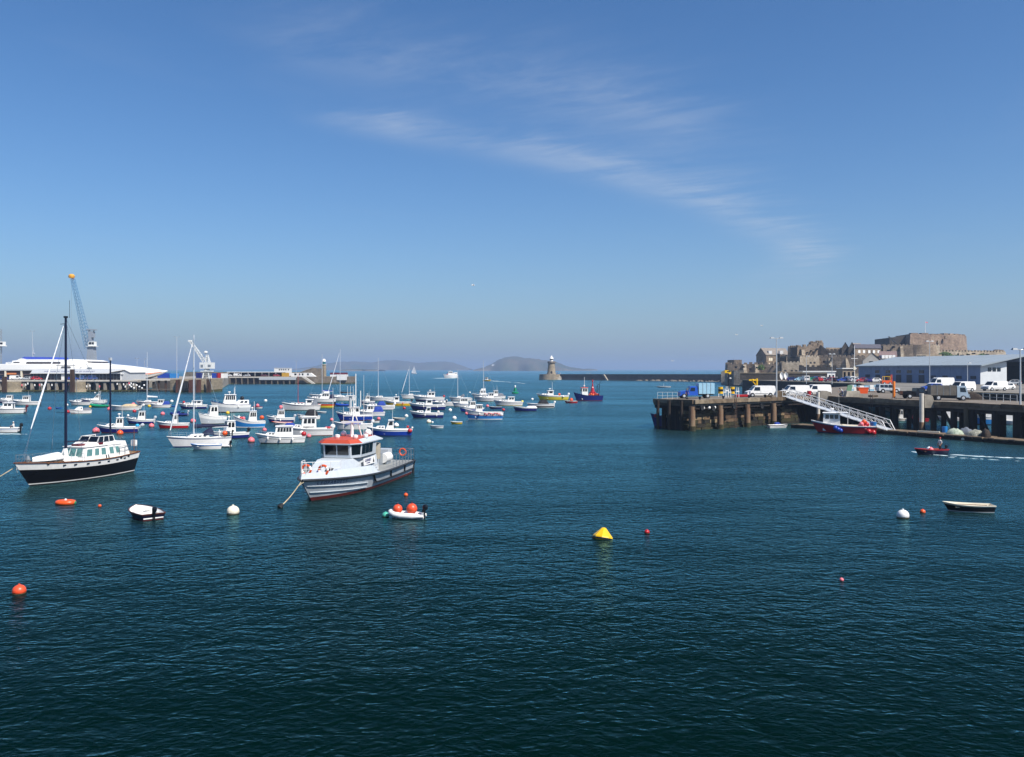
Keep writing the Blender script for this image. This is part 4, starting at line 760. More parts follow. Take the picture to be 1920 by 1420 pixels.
boat('day_boat', 'white boat with blue tarpaulin right behind the patrol vessel roof', 'boat', 628, 697, 806, 193, (WHITE,), MB, open_s=.7, canvas=(.3, .72, .6), canv=CANV_B, topf=.7, outb=WHITE, rails=False, anti=GREYP, aer=0)
boat('fishing_boat', 'dark blue open fishing boat with white cabin right beside the patrol vessel', 'fishing boat', 690, 773, 818, 189, (BLUE,), MB, wh=(.46, .64, 1.25), whfront=.55, cuddy=(.62, .86, .4), topf=.72, anti=ANTI_B, nwin=1, aer=2, balls=((.06, .9, -.15, .33, RED), (.1, .2, .35, .2, RED)), sheer=.5, rails=False)
tender('dinghy', 'open grey dinghy floating right of the blue-canopied cruiser', 736, 760, 788, 176, GREYP, CREAM)
tender('dinghy', 'dark dinghy tied behind the bright blue hulled boat', 687, 712, 793, 184, WHITE, WOOD, fb=.4)
# ---- middle
boat('sloop', 'white sloop with furled jib and bare boom, mid harbour', 'sailing yacht', 752, 790, 748, 196, (WHITE,), MB, ratio=.3, fb=1.1, coach=(.4, .7, .4), mast=(.6, 687), boom=3.4, furl=SAIL, aer=0, topf=.9, sheer=.25)
boat('wheelhouse_boat', 'long white boat with navy bottom and rounded wheelhouse below the distant ferry', 'boat', 775, 834, 753, 191, (NAVY,), MB, wh=(.36, .62, 1.4), cuddy=(.60, .86, .4), topf=.35, nwin=2, radar_=True, aer=1, balls=((.02, .5, .3, .35, RED),), whfront=.5)
boat('cabin_boat', 'navy hulled white cabin boat with white fenders, mid harbour', 'boat', 768, 836, 769, 190, (NAVY,), MB, wh=(.42, .62, 1.15), cuddy=(.6, .86, .4), topf=.66, nwin=1, fenders=((.22, WHITE), (.6, WHITE)), aer=0, whfront=.6, balls=((.08, .5, .1, .3, WHITE),))
boat('day_boat', 'blue and white day boat with sloping screen in front of the navy cabin boat', 'boat', 770, 832, 784, 189, (NAVY,), MB, wh=(.44, .64, 1.05), cuddy=(.62, .86, .35), topf=.62, nwin=1, fenders=((.2, WHITE), (.55, WHITE)), aer=0, whfront=.8, anti=ANTI_B, balls=((.16, .3, .25, .25, WHITE),), rails=False)
tender('dinghy', 'small white dinghy alone in front of the blue and white day boat', 806, 832, 803, 182, WHITE, GREYP)
tender('dinghy', 'small orange yellow dinghy below a white buoy', 845, 867, 795, 185, YELLOW, WHITE)
boat('motor_cruiser', 'sleek white sports cruiser with raked screen, left of the small trawler', 'boat', 808, 862, 762, 190, (WHITE,), MB, open_s=.5, cuddy=(.5, .9, .4), screen=True, sheer=.25, topf=.8, anti=NAVY, aer=0, balls=((.45, .2, .5, .2, WHITE),))
boat('sloop', 'white sloop moored stern to the white sports cruiser, mast in front of the ferry', 'sailing yacht', 842, 884, 752, 193, (WHITE,), MB, coach=(.38, .72, .45), mast=(.62, 692), aer=0, topf=.85, stripe=BLUE, sheer=.3, hood=CANV_G)
boat('wheelhouse_boat', 'white motor boat with several cabin windows between the sloop and the blue trawler', 'boat', 848, 888, 763, 192, (WHITE,), MB, wh=(.3, .7, 1.3), nwin=4, topf=.7, stripe=SKYB, aer=1)
boat('fishing_boat', 'blue hulled fishing boat with white domed wheelhouse, behind the red-buoyed boat', 'fishing boat', 860, 908, 772, 198, (BLUE,), MB, wh=(.40, .64, 1.35), cuddy=(.62, .84, .3), topf=.62, nwin=3, radar_=True, aer=1, anti=ANTI_B, stripe=None)
boat('fishing_boat', 'pale blue and white fishing boat hung with red buoys along its side', 'fishing boat', 872, 944, 787, 189, (SKYB,), MB, wh=(.60, .76, 1.2), nwin=3, topf=.5, stripe=RED, open_s=.86, anti=WHITE, aer=0, rails=False, fb=1.3, balls=tuple((.12 + .055 * i, 1.0, -.35 + .12 * (i % 3), .16, RED if i % 2 else PINK) for i in range(8)) + ((.98, 0, -.2, .3, PINK),), fenders=((.05, WHITE), (.62, WHITE)))
tender('dinghy', 'dark blue dinghy lying behind the red-buoyed fishing boat', 917, 941, 767, 180, NAVY, GREYP)
boat('motor_cruiser', 'white cruiser with dark windows in the middle of the right hand white group', 'boat', 890, 941, 753, 191, (WHITE,), MB, cuddy=(.56, .88, .4), wh=(.34, .62, 1.3), whfront=.8, nwin=2, topf=.5, stripe=NAVY, aer=1, anti=MAROON)
boat('motor_cruiser', 'white flybridge cruiser partly hidden at the back of the white group', 'boat', 887, 919, 745, 195, (WHITE,), MB, wh=(.3, .66, 1.4), fly=.6, nwin=3, topf=.6, stripe=RED, aer=2, radar_=True)
boat('wheelhouse_boat', 'white boat with upright pilothouse at the back of the white group', 'boat', 912, 948, 748, 196, (WHITE,), MB, wh=(.45, .68, 1.7), nwin=2, topf=.8, aer=2, canvas=(.08, .44, .9), canv=CANV_G)
boat('sloop', 'white sloop with thick white mast rising above the white group', 'sailing yacht', 884, 934, 747, 192, (WHITE,), MB, coach=(.4, .7, .4), mast=(.55, 676), aer=0, topf=.9, sheer=.3)
boat('cabin_boat', 'white boat with sloping cabin and yellow buoy at its stern, right of the white group', 'boat', 925, 981, 761, 190, (WHITE,), MB, cuddy=(.58, .86, .35), wh=(.34, .62, 1.15), whfront=.8, nwin=2, topf=.6, stripe=BLACK, anti=YELLOW, aer=0, balls=((.02, .6, .0, .35, LIME),))
boat('open_boat', 'blue sided open boat with large white cover over its stern', 'boat', 962, 1007, 771, 187, (NAVY,), MB, open_s=.9, canvas=(.0, .46, .35), canv=SAIL, topf=.72, rails=False, aer=0, sheer=.5)
boat('speedboat', 'white speedboat with black folded hood and white outboard', 'boat', 988, 1040, 765, 187, (BLACK,), MB, open_s=.55, canvas=(.22, .6, 1.0), canv=CANV_K, outb=WHITE, topf=.45, rails=False, aer=0, sheer=.25, anti=WHITE)
boat('fishing_boat', 'bright yellow hulled fishing boat with white cabin below the lighthouse', 'fishing boat', 1006, 1067, 750, 189, (LIME,), MB, wh=(.54, .7, 1.4), cuddy=(.68, .88, .4), topf=.70, nwin=1, radar_=True, mast=(.52, 717), aer=0, anti=YELLOW, balls=((.3, .3, .4, .4, ORANGE), (.2, 1., -.2, .3, WHITE)), outb=WHITE)
th, hu, d_ = boat('trawler', 'blue trawler with white wheelhouse, orange roof and black stern gantry', 'fishing boat', 1075, 1131, 752, 192, (NAVY,), MB, ratio=.34, fb=1.5, wh=(.58, .76, 2.1), roof=ORANGE, whfront=.05, nwin=3, mast=(.64, 707), mast_col=WHITE, radar_=True, aer=0, topf=.9, top=NAVY, whcol=WHITE, rails=False, sheer=.7, open_s=.85, inner=MIDGREY, anti=ANTI_R, balls=tuple((.16 + .05 * i, .5 - .25 * (i % 4), .25 + .15 * (i % 2), .35, ORANGE if i % 3 else RED) for i in range(7)))
g = G(); zt = hu.F
for sd in (1, -1): g.tube((hu.x(.16), sd * 1.2, zt), (hu.x(.12), sd * .9, zt + 3.4), .07, .06).tube((hu.x(.28), sd * 1.2, zt), (hu.x(.12), sd * .9, zt + 3.0), .05, .05)
g.tube((hu.x(.12), -1, zt + 3.3), (hu.x(.12), 1, zt + 3.3), .07, .07).tube((hu.x(.12), 0, zt + 3.3), (hu.x(.0), 0, zt + 4.6), .06, .05); g.build('stern_gantry', BLACK, th)
th, hu, d_ = tender('dinghy', 'small red dinghy moored left of the blue trawler', 1058, 1083, 756, 186, RED, WHITE)
b = thing('fender_buoy', 'orange ball buoy sitting in the small red dinghy', 'buoy', th.location + Vector((.1, 0, .6))); autosmooth(G().ball((0, 0, .25), .5, 12, 8).build('float', ORANGE, b)); G().tube((0, 0, .7), (0, 0, .85), .08, .07).build('eye', ORANGE, b)
boat('day_boat', 'low white boat with stub mast off the breakwater', 'boat', 1231, 1258, 727, 186, (GREYP,), MB, open_s=.7, rails=False, aer=0, mast=(.5, 719), sheer=.2, fb=.6)
# ---- under way far out
t_, h_, d_ = boat('ferry', 'small white passenger ferry under way in the strait', 'ferry', 831, 859, 709.5, 200, (WHITE,), None, fb=3.2, wh=(.42, .72, 3.4), cuddy=(.06, .44, 2.8), open_s=None, nwin=4, radar_=True, mast=(.5, 690), mast_col=WHITE, topf=.8, aer=1, rake=1.6, sheer=.3, cudwin=5)
G().box(h_.x(.66), h_.x(.80), -1.2, 1.2, h_.F * 1.1, h_.F * 1.1 + .9).build('deck_raft', RED, t_)
boat('pilot_launch', 'yellow launch speeding past the tall white mast', 'boat', 905, 921, 715, 340, (YELLOW,), None, wh=(.35, .66, 1.8), topf=.8, top=YELLOW, whcol=WHITE, roof=YELLOW, nwin=3, aer=0, rails=False)
SB, h_, d_ = boat('sailing_dinghy', 'distant sailing boat under white sails near the horizon', 'sailing boat', 770.5, 781.5, 701.3, 175, (WHITE,), None, ratio=.3, coach=(.4, .7, .4), mast=(.5, 684.5), aer=0, rails=False)
hgt = zat(685, d_) - 1
g = G(); xm = h_.x(.5); g.extr([(xm - .1, 0, 1.8), (h_.x(.05), .6, 1.9), (h_.x(.22), .5, hgt * .55), (xm - .05, 0, hgt)], (0, .05, 0)); g.build('mainsail', SAIL, SB); G().extr([(xm + .1, 0, hgt * .85), (h_.x(.97), .0, 1.6), (xm - .3, .8, 2.0)], (0, .05, 0)).build('jib', SAIL, SB)
# ---- foreground small craft
tender('dinghy', 'dark blue dinghy with white interior and black outboard in the foreground', 238, 305, 970, 131, INK, WHITE, anti=ANTI_R, outb=BLACK, ratio=.5, fb=.40, stripe=M('wood_gunwale', '#5a3026', .5))
tender('rowing_dinghy', 'black sided rowing dinghy with cream gunwale and rope loop at right', 1771, 1861, 961, 171, BLACK, CREAM, anti=GREYP, ratio=.4, stripe=CREAM, oars=True)
RB, rl, d_ = rib('inflatable_dinghy', 'white inflatable dinghy carrying two orange buoys by the patrol vessel', 728, 800, 974, 172, WHITE, outb=BLACK, console=False, inner=GREYP, ratio=.5)
for dx, r_, nm in ((.62, .30, 'smaller orange buoy in the bow of the white inflatable dinghy'), (-.30, .34, 'larger orange buoy amidships in the white inflatable dinghy')):
    b = thing('fender_buoy', nm, 'buoy', RB.matrix_basis @ Vector((dx, .05, .28)), 0, 'orange buoys in the inflatable'); autosmooth(G().ball((0, 0, r_ * .95), r_, 16, 10).build('float', M('buoy_orange', '#e2512c', .4, var=.1), b)); G().tube((0, 0, r_ * 1.9), (0, 0, r_ * 1.9 + .1), .06, .05, 8).build('eye', MAROON, b)
MBt, mh, d_ = tender('motor_dinghy', 'navy and red wooden dinghy under way with standing helmsman', 1713, 1776, 853, 195, INK, WOOD, outb=BLACK, ratio=.36, stripe=RED, fb=.55)
person('person in white top and red cap standing at the tiller of the navy dinghy', MBt.matrix_basis @ Vector((mh.x(.2), .1, .15)), R(195), M('shirt_white', '#d9d6d2', .9), M('trousers_dark', '#23262e', .9), 'stand', 1.72, RED)
for i, (q, yy, c_, nm) in enumerate(((.55, .3, PINK, 'pink'), (.50, -.2, WHITE, 'white'))):
    b = thing('fender_buoy', nm + ' buoy lying in the moving navy dinghy', 'buoy', MBt.matrix_basis @ Vector((mh.x(q), yy, .30))); autosmooth(G().ball((0, 0, .25), .27, 12, 8).build('float', c_, b)); G().tube((0, 0, .5), (0, 0, .58), .05, .05).build('eye', c_, b)
o = thing('life_ring_raft', 'flat orange inflatable ring floating in front of the ketch', 'inflatable', gz(123, 945)); rows = [[Vector(((.68 + .22 * math.cos(b)) * math.cos(a), (.46 + .22 * math.cos(b)) * math.sin(a), .12 + .20 * math.sin(b))) for b in [j * math.pi / 4 for j in range(8)]] for a in [k * math.pi / 12 for k in range(25)]]
autosmooth(G().grid(rows, True).build('ring', ORANGE, o), 80); G().lathe([(.45, .05), (.4, .3)], (0, 0, 0), 12, sx=1.1, sy=.6).build('cover', ORANGE, o); G().ball((.0, 0, .34), .1, 8, 5).build('strap', WHITE, o); o.scale = (.78, .78, .85)
# ---- wakes and foam
FOAM = M('foam', '#c3d2d6', 0.8, var=.12)
def wake(px, py, pts, w0, w1, seed, n=90):
    r = random.Random(seed); g = G(); P = [gz(*p) for p in pts]; segs = len(P) - 1
    for i in range(n):
        t_ = r.random() ** 1.3 * segs; k = min(segs - 1, int(t_)); f = t_ - k; c = P[k].lerp(P[k + 1], f); ww = w0 + (w1 - w0) * t_ / segs; s = (.25 + .6 * r.random()) * ww * (1 - .7 * t_ / segs)
        dr = (P[k + 1] - P[k]).normalized(); nn = Vector((-dr.y, dr.x, 0)); c = c + nn * r.gauss(0, .35) * ww; l = s * (1.2 + 1.8 * r.random()); m_ = 7
        g.lathe([(1, 0.004 + .002 * (i % 9)), (.6, .02 + .05 * s), (.05, .03 + .07 * s)], (0, 0, 0), 7, False); 
        for v in g.V[-21:]: x, y = v.x * l, v.y * s * .5; v.x = c.x + dr.x * x + nn.x * y; v.y = c.y + dr.y * x + nn.y * y
    return stuff(g.build('foam_wake', FOAM))
wake(0, 0, [(1716, 848), (1745, 853), (1790, 856)], .45, .5, 1, 46); wake(0, 0, [(1785, 853), (1850, 857), (1930, 860)], .32, .7, 2, 52); wake(0, 0, [(1780, 858), (1860, 862), (1930, 866)], .22, .4, 3, 14)
wake(0, 0, [(824, 709.7), (845, 709.7), (862, 709)], 5, 5, 4, 60); wake(0, 0, [(922, 714.6), (945, 716), (990, 720)], 3, 3, 5, 50); wake(0, 0, [(0, 814), (30, 814), (50, 815)], .5, .5, 6, 40)
# ---- mooring buoys
for lab, x, y, dm, c_ in (
    ('large orange ball buoy alone at the lower left corner', 36, 1113, 24, M('buoy_orange', '#e2512c', .4, var=.1)),
    ('large cream white ball buoy between the blue dinghy and patrol vessel', 437, 964, 23, CREAM),
    ('large white ball buoy at right, left of a small orange one', 1693, 971, 22, WHITE),
    ('small orange float between the white buoy and rowing dinghy', 1730, 962, 10, ORANGE),
    ('tiny pale orange float far down the open water at right', 1578, 1089, 8, PINK),
    ('red ball buoy right of the yellow cone buoy', 1213, 1000, 10, RED),
    ('small orange float just above the white inflatable dinghy', 761, 930, 8, ORANGE),
    ('pale green ball buoy against the bow of the white inflatable dinghy', 723, 969, 13, TEAL),
    ('green ball buoy touching the orange inflatable ring', 138, 945, 9, GREEN),
    ('tiny orange float left of the foreground blue dinghy', 187, 950, 6, ORANGE),
    ('large pink ball buoy left of the blue fishing boat at left', 180, 811, 13, PINK),
    ('orange buoy in front of the blue fishing boat at left', 225, 815, 12, ORANGE),
    ('pink buoy between the navy boxy boat and the red hulled boat', 284, 801, 10, PINK),
    ('pink buoy left of the navy inflatable', 305, 778, 8, PINK),
    ('red ball buoy off the stern of the sand-covered day boat', 252, 773, 7, RED),
    ('pink buoy beside the bow of the sand-covered day boat', 205, 769, 8, PINK),
    ('pink buoy between the day boat and the small sloop', 250, 760, 7, PINK),
    ('yellow buoy under the bow of the blue-canopied cabin boat', 280, 763, 6, YELLOW),
    ('white buoy right of the blue-canopied cabin boat', 322, 754, 6, WHITE),
    ('yellow buoy under the trawler yacht', 427, 776, 7, YELLOW),
    ('red mooring float left of the ketch mast by the blue dinghy', 93, 768, 7, RED),
    ('red float just right of the ketch mast', 127, 774, 7, RED),
    ('white buoy right of the ketch mast, upper of two', 125, 761, 6, WHITE),
    ('pink buoy behind the boom of the white yacht', 362, 792, 10, PINK),
    ('large red ball buoy right of the white yacht', 471, 829, 13, PINK),
    ('small red float under the bow of the long white cruiser', 488, 827, 6, RED),
    ('pink buoy left of the long white cruiser windows', 496, 808, 8, PINK),
    ('white buoy above the long white cruiser', 542, 813, 12, CREAM),
    ('white buoy off the pier end, far left centre', 498, 753, 6, WHITE),
    ('pink buoy between the lettered boat and the cruiser stern', 579, 820, 9, PINK),
    ('red buoy at the stern of the long white cruiser', 562, 829, 9, RED),
    ('pink buoy left of the patrol vessel aerials', 622, 789, 7, PINK),
    ('pink buoy behind the lettered fishing boat', 612, 805, 7, PINK),
    ('large white ball buoy above the dark blue fishing boat', 743, 800, 10, WHITE),
    ('small white buoy right of the large white one', 773, 803, 4, WHITE),
    ('white buoy right of the grey dinghy', 762, 782, 7, WHITE),
    ('pink buoy right of the blue-canopied cruiser', 710, 787, 7, PINK),
    ('orange red float below the yellow hulled boat', 758, 767, 6, RED),
    ('white buoy with red foot right of the navy cabin boat', 844, 771, 7, WHITE),
    ('white buoy above the orange yellow dinghy', 852, 786, 8, WHITE),
    ('cream buoy in front of the blue and white day boat', 804, 793, 9, CREAM),
    ('tiny white buoy right of the cream one', 811, 793, 4, WHITE),
    ('pink buoy on the bow of the dark blue dinghy', 914, 763, 6, PINK),
    ('red buoy at the stern of the red-buoyed fishing boat', 944, 770, 6, RED),
    ('white buoy left of the yellow hulled fishing boat', 998, 750, 5, WHITE),
    ('white buoy in front of the pontoon, right', 1807, 826, 9, CREAM),
    ('yellow buoy between the patrol mast and blue-canopied cruiser', 669, 769, 5, YELLOW),
    ('yellow float beside the green inflatable', 169, 764, 5, YELLOW),
    ('small white buoy left of the harbour yachts, by the white flybridge', 881, 737, 3.5, WHITE),
): buoy(lab, x, y, dm, c_)
# yellow cone-shaped mooring buoy
o = thing('cone_buoy', 'yellow faceted cone buoy lying tilted in the open water', 'buoy', gz(1130, 1009), .3); bdy = G().lathe([(.34, -.25), (.58, .0), (.55, .10), (.12, .56), (.04, .58)], (0, 0, 0), 9).build('float', YELLOW, o); bdy.rotation_euler = (R(-8), R(12), 0)
bd2 = G().lathe([(.59, -.06), (.595, .03)], (0, 0, 0), 9).build('waterline_band', BLACK, o); bd2.rotation_euler = (R(-8), R(12), 0)
def nav_buoy(label, px, y, col, h_, top):
    p = gz(px, y); o = thing('navigation_buoy', label, 'buoy', p); autosmooth(G().lathe([(1.0, -.4), (1.3, 0), (1.3, .45), (1.1, .6)], (0, 0, 0), 14).build('float', col, o))
    g = G()
    if top == 'cone': g.lathe([(.8, .6), (.5, h_ * .5), (.3, h_ * .58), (.25, h_ * .8), (.05, h_)], (0, 0, 0), 12)
    else:
        for k in range(4): a = k * math.pi / 2; g.tube((.8 * math.cos(a), .8 * math.sin(a), .6), (.25 * math.cos(a), .25 * math.sin(a), h_ * .6), .09, .08)
        g.lathe([(.5, h_ * .25), (.3, h_ * .6)], (0, 0, 0), 8)
    g.build('tower', col, o); G().lathe([(.12, 0), (.3, .1), (.3, .7), (.1, .9)], (0, 0, h_ * (.98 if top == 'cone' else .62)), 8).build('lantern', WHITE if top != 'cone' else col, o)
nav_buoy('green navigation buoy with white lantern in the fairway', 966, 738, GREEN, 3.6, 'lattice'); nav_buoy('red conical navigation buoy behind the blue trawler', 1111, 738, RED, 4.4, 'cone')
# grey pile with platform and lamps in mid harbour
o = thing('mooring_pile', 'grey harbour pile with cross platform and lamp posts amid the boats', 'pile', gz(657, 776)); zt = zat(742, o.location.y)
autosmooth(G().lathe([(.32, -1), (.32, zt)], (0, 0, 0), 12).build('post', GREYP, o)); G().box(-.9, .9, -.5, .5, zt - .1, zt + .08).build('platform', WHITE, o)
for dx in (-.6, 0, .6): G().tube((dx, 0, zt), (dx, 0, zt + 2.0), .04, .03).build('lamp_post', WHITE, o)
for px, yt, y in ((667, 701, 768), (676, 733, 763)):
    p = gz(px, y); o = tag(G().tube((0, 0, -1), (0, 0, zat(yt, p.y)), .13, .11, 8).build('marker_post', WHITE), f'{"taller" if yt < 720 else "shorter"} slim white marker post right of the grey harbour pile', 'post', 'marker posts'); o.location = p
# ---------------------------------------------------------------- road vehicles
PROF = {
 'van': ([(-2.4, .35), (-2.47, 1.0), (-2.36, 1.88), (-2.2, 1.95), (.85, 1.95), (1.02, 1.9), (1.72, 1.12), (2.35, .92), (2.45, .7), (2.45, .35)], .95, 1.1, 1.05, (1.02, 1.9, 1.72, 1.12), [(.25, 1.35, 1.12, 1.72)], (-1.5, 1.6), .33),
 'tall_van': ([(-2.7, .4), (-2.75, 1.0), (-2.66, 2.3), (-2.45, 2.42), (1.1, 2.42), (1.35, 2.25), (1.95, 1.25), (2.6, 1.05), (2.7, .8), (2.7, .4)], 1.0, 1.2, 1.15, (1.35, 2.25, 1.95, 1.25), [(.5, 1.6, 1.3, 2.0)], (-1.7, 1.75), .36),
 'car': ([(-2.0, .32), (-2.05, .75), (-1.85, .93), (-1.45, 1.40), (-1.2, 1.46), (.1, 1.46), (.35, 1.4), (1.05, .95), (1.9, .78), (2.05, .6), (2.05, .32)], .86, .90, .88, (.35, 1.4, 1.05, .95), [(-1.35, -.5, .95, 1.36), (-.42, .55, .95, 1.36)], (-1.3, 1.3), .31),
 'off_roader': ([(-2.1, .45), (-2.15, 1.0), (-2.0, 1.72), (-1.9, 1.8), (.45, 1.8), (.65, 1.72), (1.1, 1.1), (2.0, 1.02), (2.12, .85), (2.12, .45)], .90, 1.1, 1.05, (.65, 1.72, 1.1, 1.1), [(-1.85, -1.15, 1.12, 1.66), (-1.05, -.3, 1.12, 1.66), (-.2, .7, 1.12, 1.66)], (-1.35, 1.4), .38),
}
def wheels(th, xs, r, hw, name='wheel'):
    for x in xs:
        for sd in (1, -1):
            o = autosmooth(G().tube((0, -.11, 0), (0, .11, 0), r, r, 14).build(name, RUBBER, th), 40); o.location = (x, sd * (hw - .10), r)
            G().tube((0, sd * .105, 0), (0, sd * .125, 0), r * .58, r * .5, 10).build('hub', GREYP, o)
def vehicle(kind, name, label, cat, loc, yaw, col, group=None, extra=None):
    pts, hw, belt, _, ws, sw, wx, wr = PROF[kind]; th = thing(name, label, cat, loc, R(yaw), group)
    top = max(z for _, z in pts); W = lambda z: hw if z <= belt else hw - (z - belt) / (top - belt) * .14
    L = [Vector((x, W(z), z)) for x, z in pts]; Rr = [Vector((x, -W(z), z)) for x, z in pts]; n = len(pts)
    g = G().add(L + Rr, [tuple(range(n)), tuple(range(2 * n - 1, n - 1, -1))] + [(i, n + i, n + (i + 1) % n, (i + 1) % n) for i in range(n)]); g.F = [tuple(reversed(f)) for f in g.F]
    autosmooth(g.build('body', col, th), 30)
    for a, b, z0, z1 in sw:
        cut = .75 * (z1 - z0) * ((ws[2] - ws[0]) / (ws[1] - ws[3])) if b > ws[0] - .1 else 0
        f = (Vector((b, W(z0), z0)), Vector((a, W(z0), z0)), Vector((a, W(z1), z1)), Vector((b - cut * .55, W(z1), z1))); G().panel(f, 0, 1, 0, 1, .012).build('side_window', GLASS, th)
        f = (Vector((a, -W(z0), z0)), Vector((b, -W(z0), z0)), Vector((b - cut * .55, -W(z1), z1)), Vector((a, -W(z1), z1))); G().panel(f, 0, 1, 0, 1, .012).build('side_window', GLASS, th)
    x0, z0, x1, z1 = ws; f = (Vector((x1, -W(z1), z1)), Vector((x1, W(z1), z1)), Vector((x0, W(z0), z0)), Vector((x0, -W(z0), z0))); G().panel(f, .06, .94, .06, .95, .012).build('windscreen', GLASS, th)
    bk = (Vector((pts[1][0], W(belt), pts[1][1])), Vector((pts[1][0], -W(belt), pts[1][1])), Vector((pts[2][0], -W(pts[2][1]), pts[2][1])), Vector((pts[2][0], W(pts[2][1]), pts[2][1])))
    if kind == 'car': bk = (Vector((-1.85, .8, .93)), Vector((-1.85, -.8, .93)), Vector((-1.45, -.7, 1.4)), Vector((-1.45, .7, 1.4)))
    G().panel(bk, .1, .9, .2, .85, .012).build('rear_window', GLASS, th)
    for x in wx:
        for sd in (1, -1): G().tube((x, sd * (hw - .05), wr * 1.05), (x, sd * (hw + .006), wr * 1.05), wr * 1.22, wr * 1.22, 14).build('wheel_arch', BLACK, th)
    wheels(th, wx, wr, hw + .03)
    for sd in (1, -1): G().box(wx[0] + wr * 1.3, wx[1] - wr * 1.3, sd * hw - .01, sd * hw + .012, .52, .62).build('side_trim', BLACK if kind != 'car' else MIDGREY, th); x = .15 if 'van' in kind else .05; G().box(x, x + .025, sd * hw - .01, sd * hw + .008, .64, belt).build('door_gap', MIDGREY, th)
    G().box(max(q for q, _ in pts) - .04, max(q for q, _ in pts) + .012, -.45, .45, .62, .76).build('grille', BLACK, th)
    xf = max(x for x, _ in pts); zf = [z for x, z in pts if x == xf]
    G().box(xf - .08, xf + .05, -hw * .97, hw * .97, min(zf) + .02, min(zf) + .22).build('bumper', MIDGREY if kind != 'car' else BLACK, th)
    for sd in (1, -1):
        G().box(xf - .12, xf + .02, sd * hw * .72 - .13, sd * hw * .72 + .13, max(zf) - .05, max(zf) + .1).build('headlight', STEEL, th); xb = min(x for x, _ in pts); G().box(xb - .012, xb + .1, sd * hw * .84 - .07, sd * hw * .84 + .07, .75, 1.0).build('tail_light', RED, th)
    if extra: extra(th)
    return th
def roof_bars(th):
    for x in (-1.6, -.4, .6): G().path([(x, -.75, 1.93), (x, -.75, 2.05), (x, .75, 2.05), (x, .75, 1.93)], .025, 4).build('roof_bar', MIDGREY, th)
def lorry(name, label, loc, yaw, cabc, boxc, L=6.0, boxh=1.9, bonnet=False, box=True, boxz=.95, cabh=2.25, group=None, cat='lorry'):
    th = thing(name, label, cat, loc, R(yaw), group); xf = L / 2; cl = 1.7; hw = 1.02
    G().box(-xf, xf - .2, -.45, .45, .55, .8).build('chassis', BELT, th)
    if bonnet: c = cab(xf - 2.9, xf - 1.1, hw, hw * .85, .5, cabh - .2, .55, .1); pr = [(xf - 1.1, .5), (xf, .5), (xf, 1.0), (xf - .15, 1.15), (xf - 1.1, 1.3)]; G().extr([(x, hw * .95, z) for x, z in pr], (0, -2 * hw * .95, 0)).build('bonnet', cabc, th)
    else: c = cab(xf - cl, xf, hw, hw * .9, .5, cabh, .45, .0)
    cab_build(th, c, cabc, cabc, 'cab', .0, .08); wins(th, c['front'], 1, .07, .93, .50 if not bonnet else .52, .92, .02, GLASS, 'windscreen')
    for f in ('port', 'star'): wins(th, c[f], 1, .3 if f == 'star' else .12, .88 if f == 'star' else .70, .5, .9, .05, GLASS, 'side_window')
    bx1 = xf - cl - .12 if not bonnet else xf - 3.0
    if box:
        G().box(-xf, bx1, -hw - .06, hw + .06, boxz, boxz + boxh).build('cargo_body', boxc, th)
        for k in range(1, 4): x = -xf + (bx1 + xf) * k / 4; G().box(x - .03, x + .03, -hw - .085, hw + .085, boxz, boxz + boxh + .02).build('side_rib', MIDGREY, th)
    else:
        G().box(-xf, bx1, -hw, hw, boxz, boxz + .12).box(-xf, bx1, hw - .05, hw + .03, boxz, boxz + .5).box(-xf, bx1, -hw - .03, -hw + .05, boxz, boxz + .5).box(-xf - .03, -xf + .03, -hw, hw, boxz, boxz + .5).build('flat_bed', boxc, th)
    wheels(th, (-xf + 1.1, xf - .85 if not bonnet else xf - .6), .40, hw)
    G().box(xf - .05, xf + .1, -hw, hw, .4, .65).build('bumper', cabc, th)
    for sd in (1, -1): G().box(xf, xf + .06, sd * .75 - .15, sd * .75 + .15, .75, .95).build('headlight', STEEL, th)
    return th
# ---------------------------------------------------------------- left: ferry pier, terminal, cranes, ferry, stone pier
CONC = M('concrete', '#a39a8b', 0.9, var=.25, scale=.6, bump=.02); CONC_D = M('stained_concrete', '#6e6558', 0.9, var=.3, scale=.5, bump=.03, streak=True); CONC_P = M('pale_concrete', '#cfc8bb', .85, var=.12, scale=.8)
PILE_W = M('timber_pile', '#4d3524', 0.9, var=.3, scale=1.5, bump=.03, streak=True); ALGAE = M('weed_band', '#4c4a1e', .9, var=.3, scale=2.0); DARKB = M('shadow_boarding', '#26221f', .9, var=.2)  # near-black shadow_boarding puts the shade behind piles and in recesses into the colour
STONE = masonry('granite', '#8a7f70', '#746859', '#5a5148', 1.5, .55, '#5c5246'); STONE_L = masonry('pale_granite', '#a6987f', '#8d8069', '#6b6152', 1.4, .55, '#7c705c')
STONE_D = masonry('dark_granite', '#5d564e', '#4a443e', '#37332f', 1.6, .6, '#3b362f'); ROOFG = M('slate_grey', '#6f7278', .7, var=.15, scale=1.0); CLAD = M('grey_cladding', '#b4b7b9', .6, var=.06)
DP = 341.0
def lx(px, d=DP): return (px - CX) / FPX * d
PR = thing('ferry_pier', 'concrete ferry pier on piles with white deck edge at left', 'pier', (lx(130), DP, 0))
def pl(px, d=DP): return lx(px, d) - lx(130)
G().box(pl(-60), pl(258), 0, 60, 3.9, 4.72).build('deck', CONC, PR); G().box(pl(-60), pl(258), -.35, -.02, 4.25, 4.85).build('deck_edge', CONC_P, PR)
G().box(pl(-60), pl(258), 9, 9.6, -1, 3.9).build('back_wall', DARKB, PR); G().box(pl(-60), pl(258), -.6, .3, .25, .75).build('walkway_beam', ALGAE, PR)
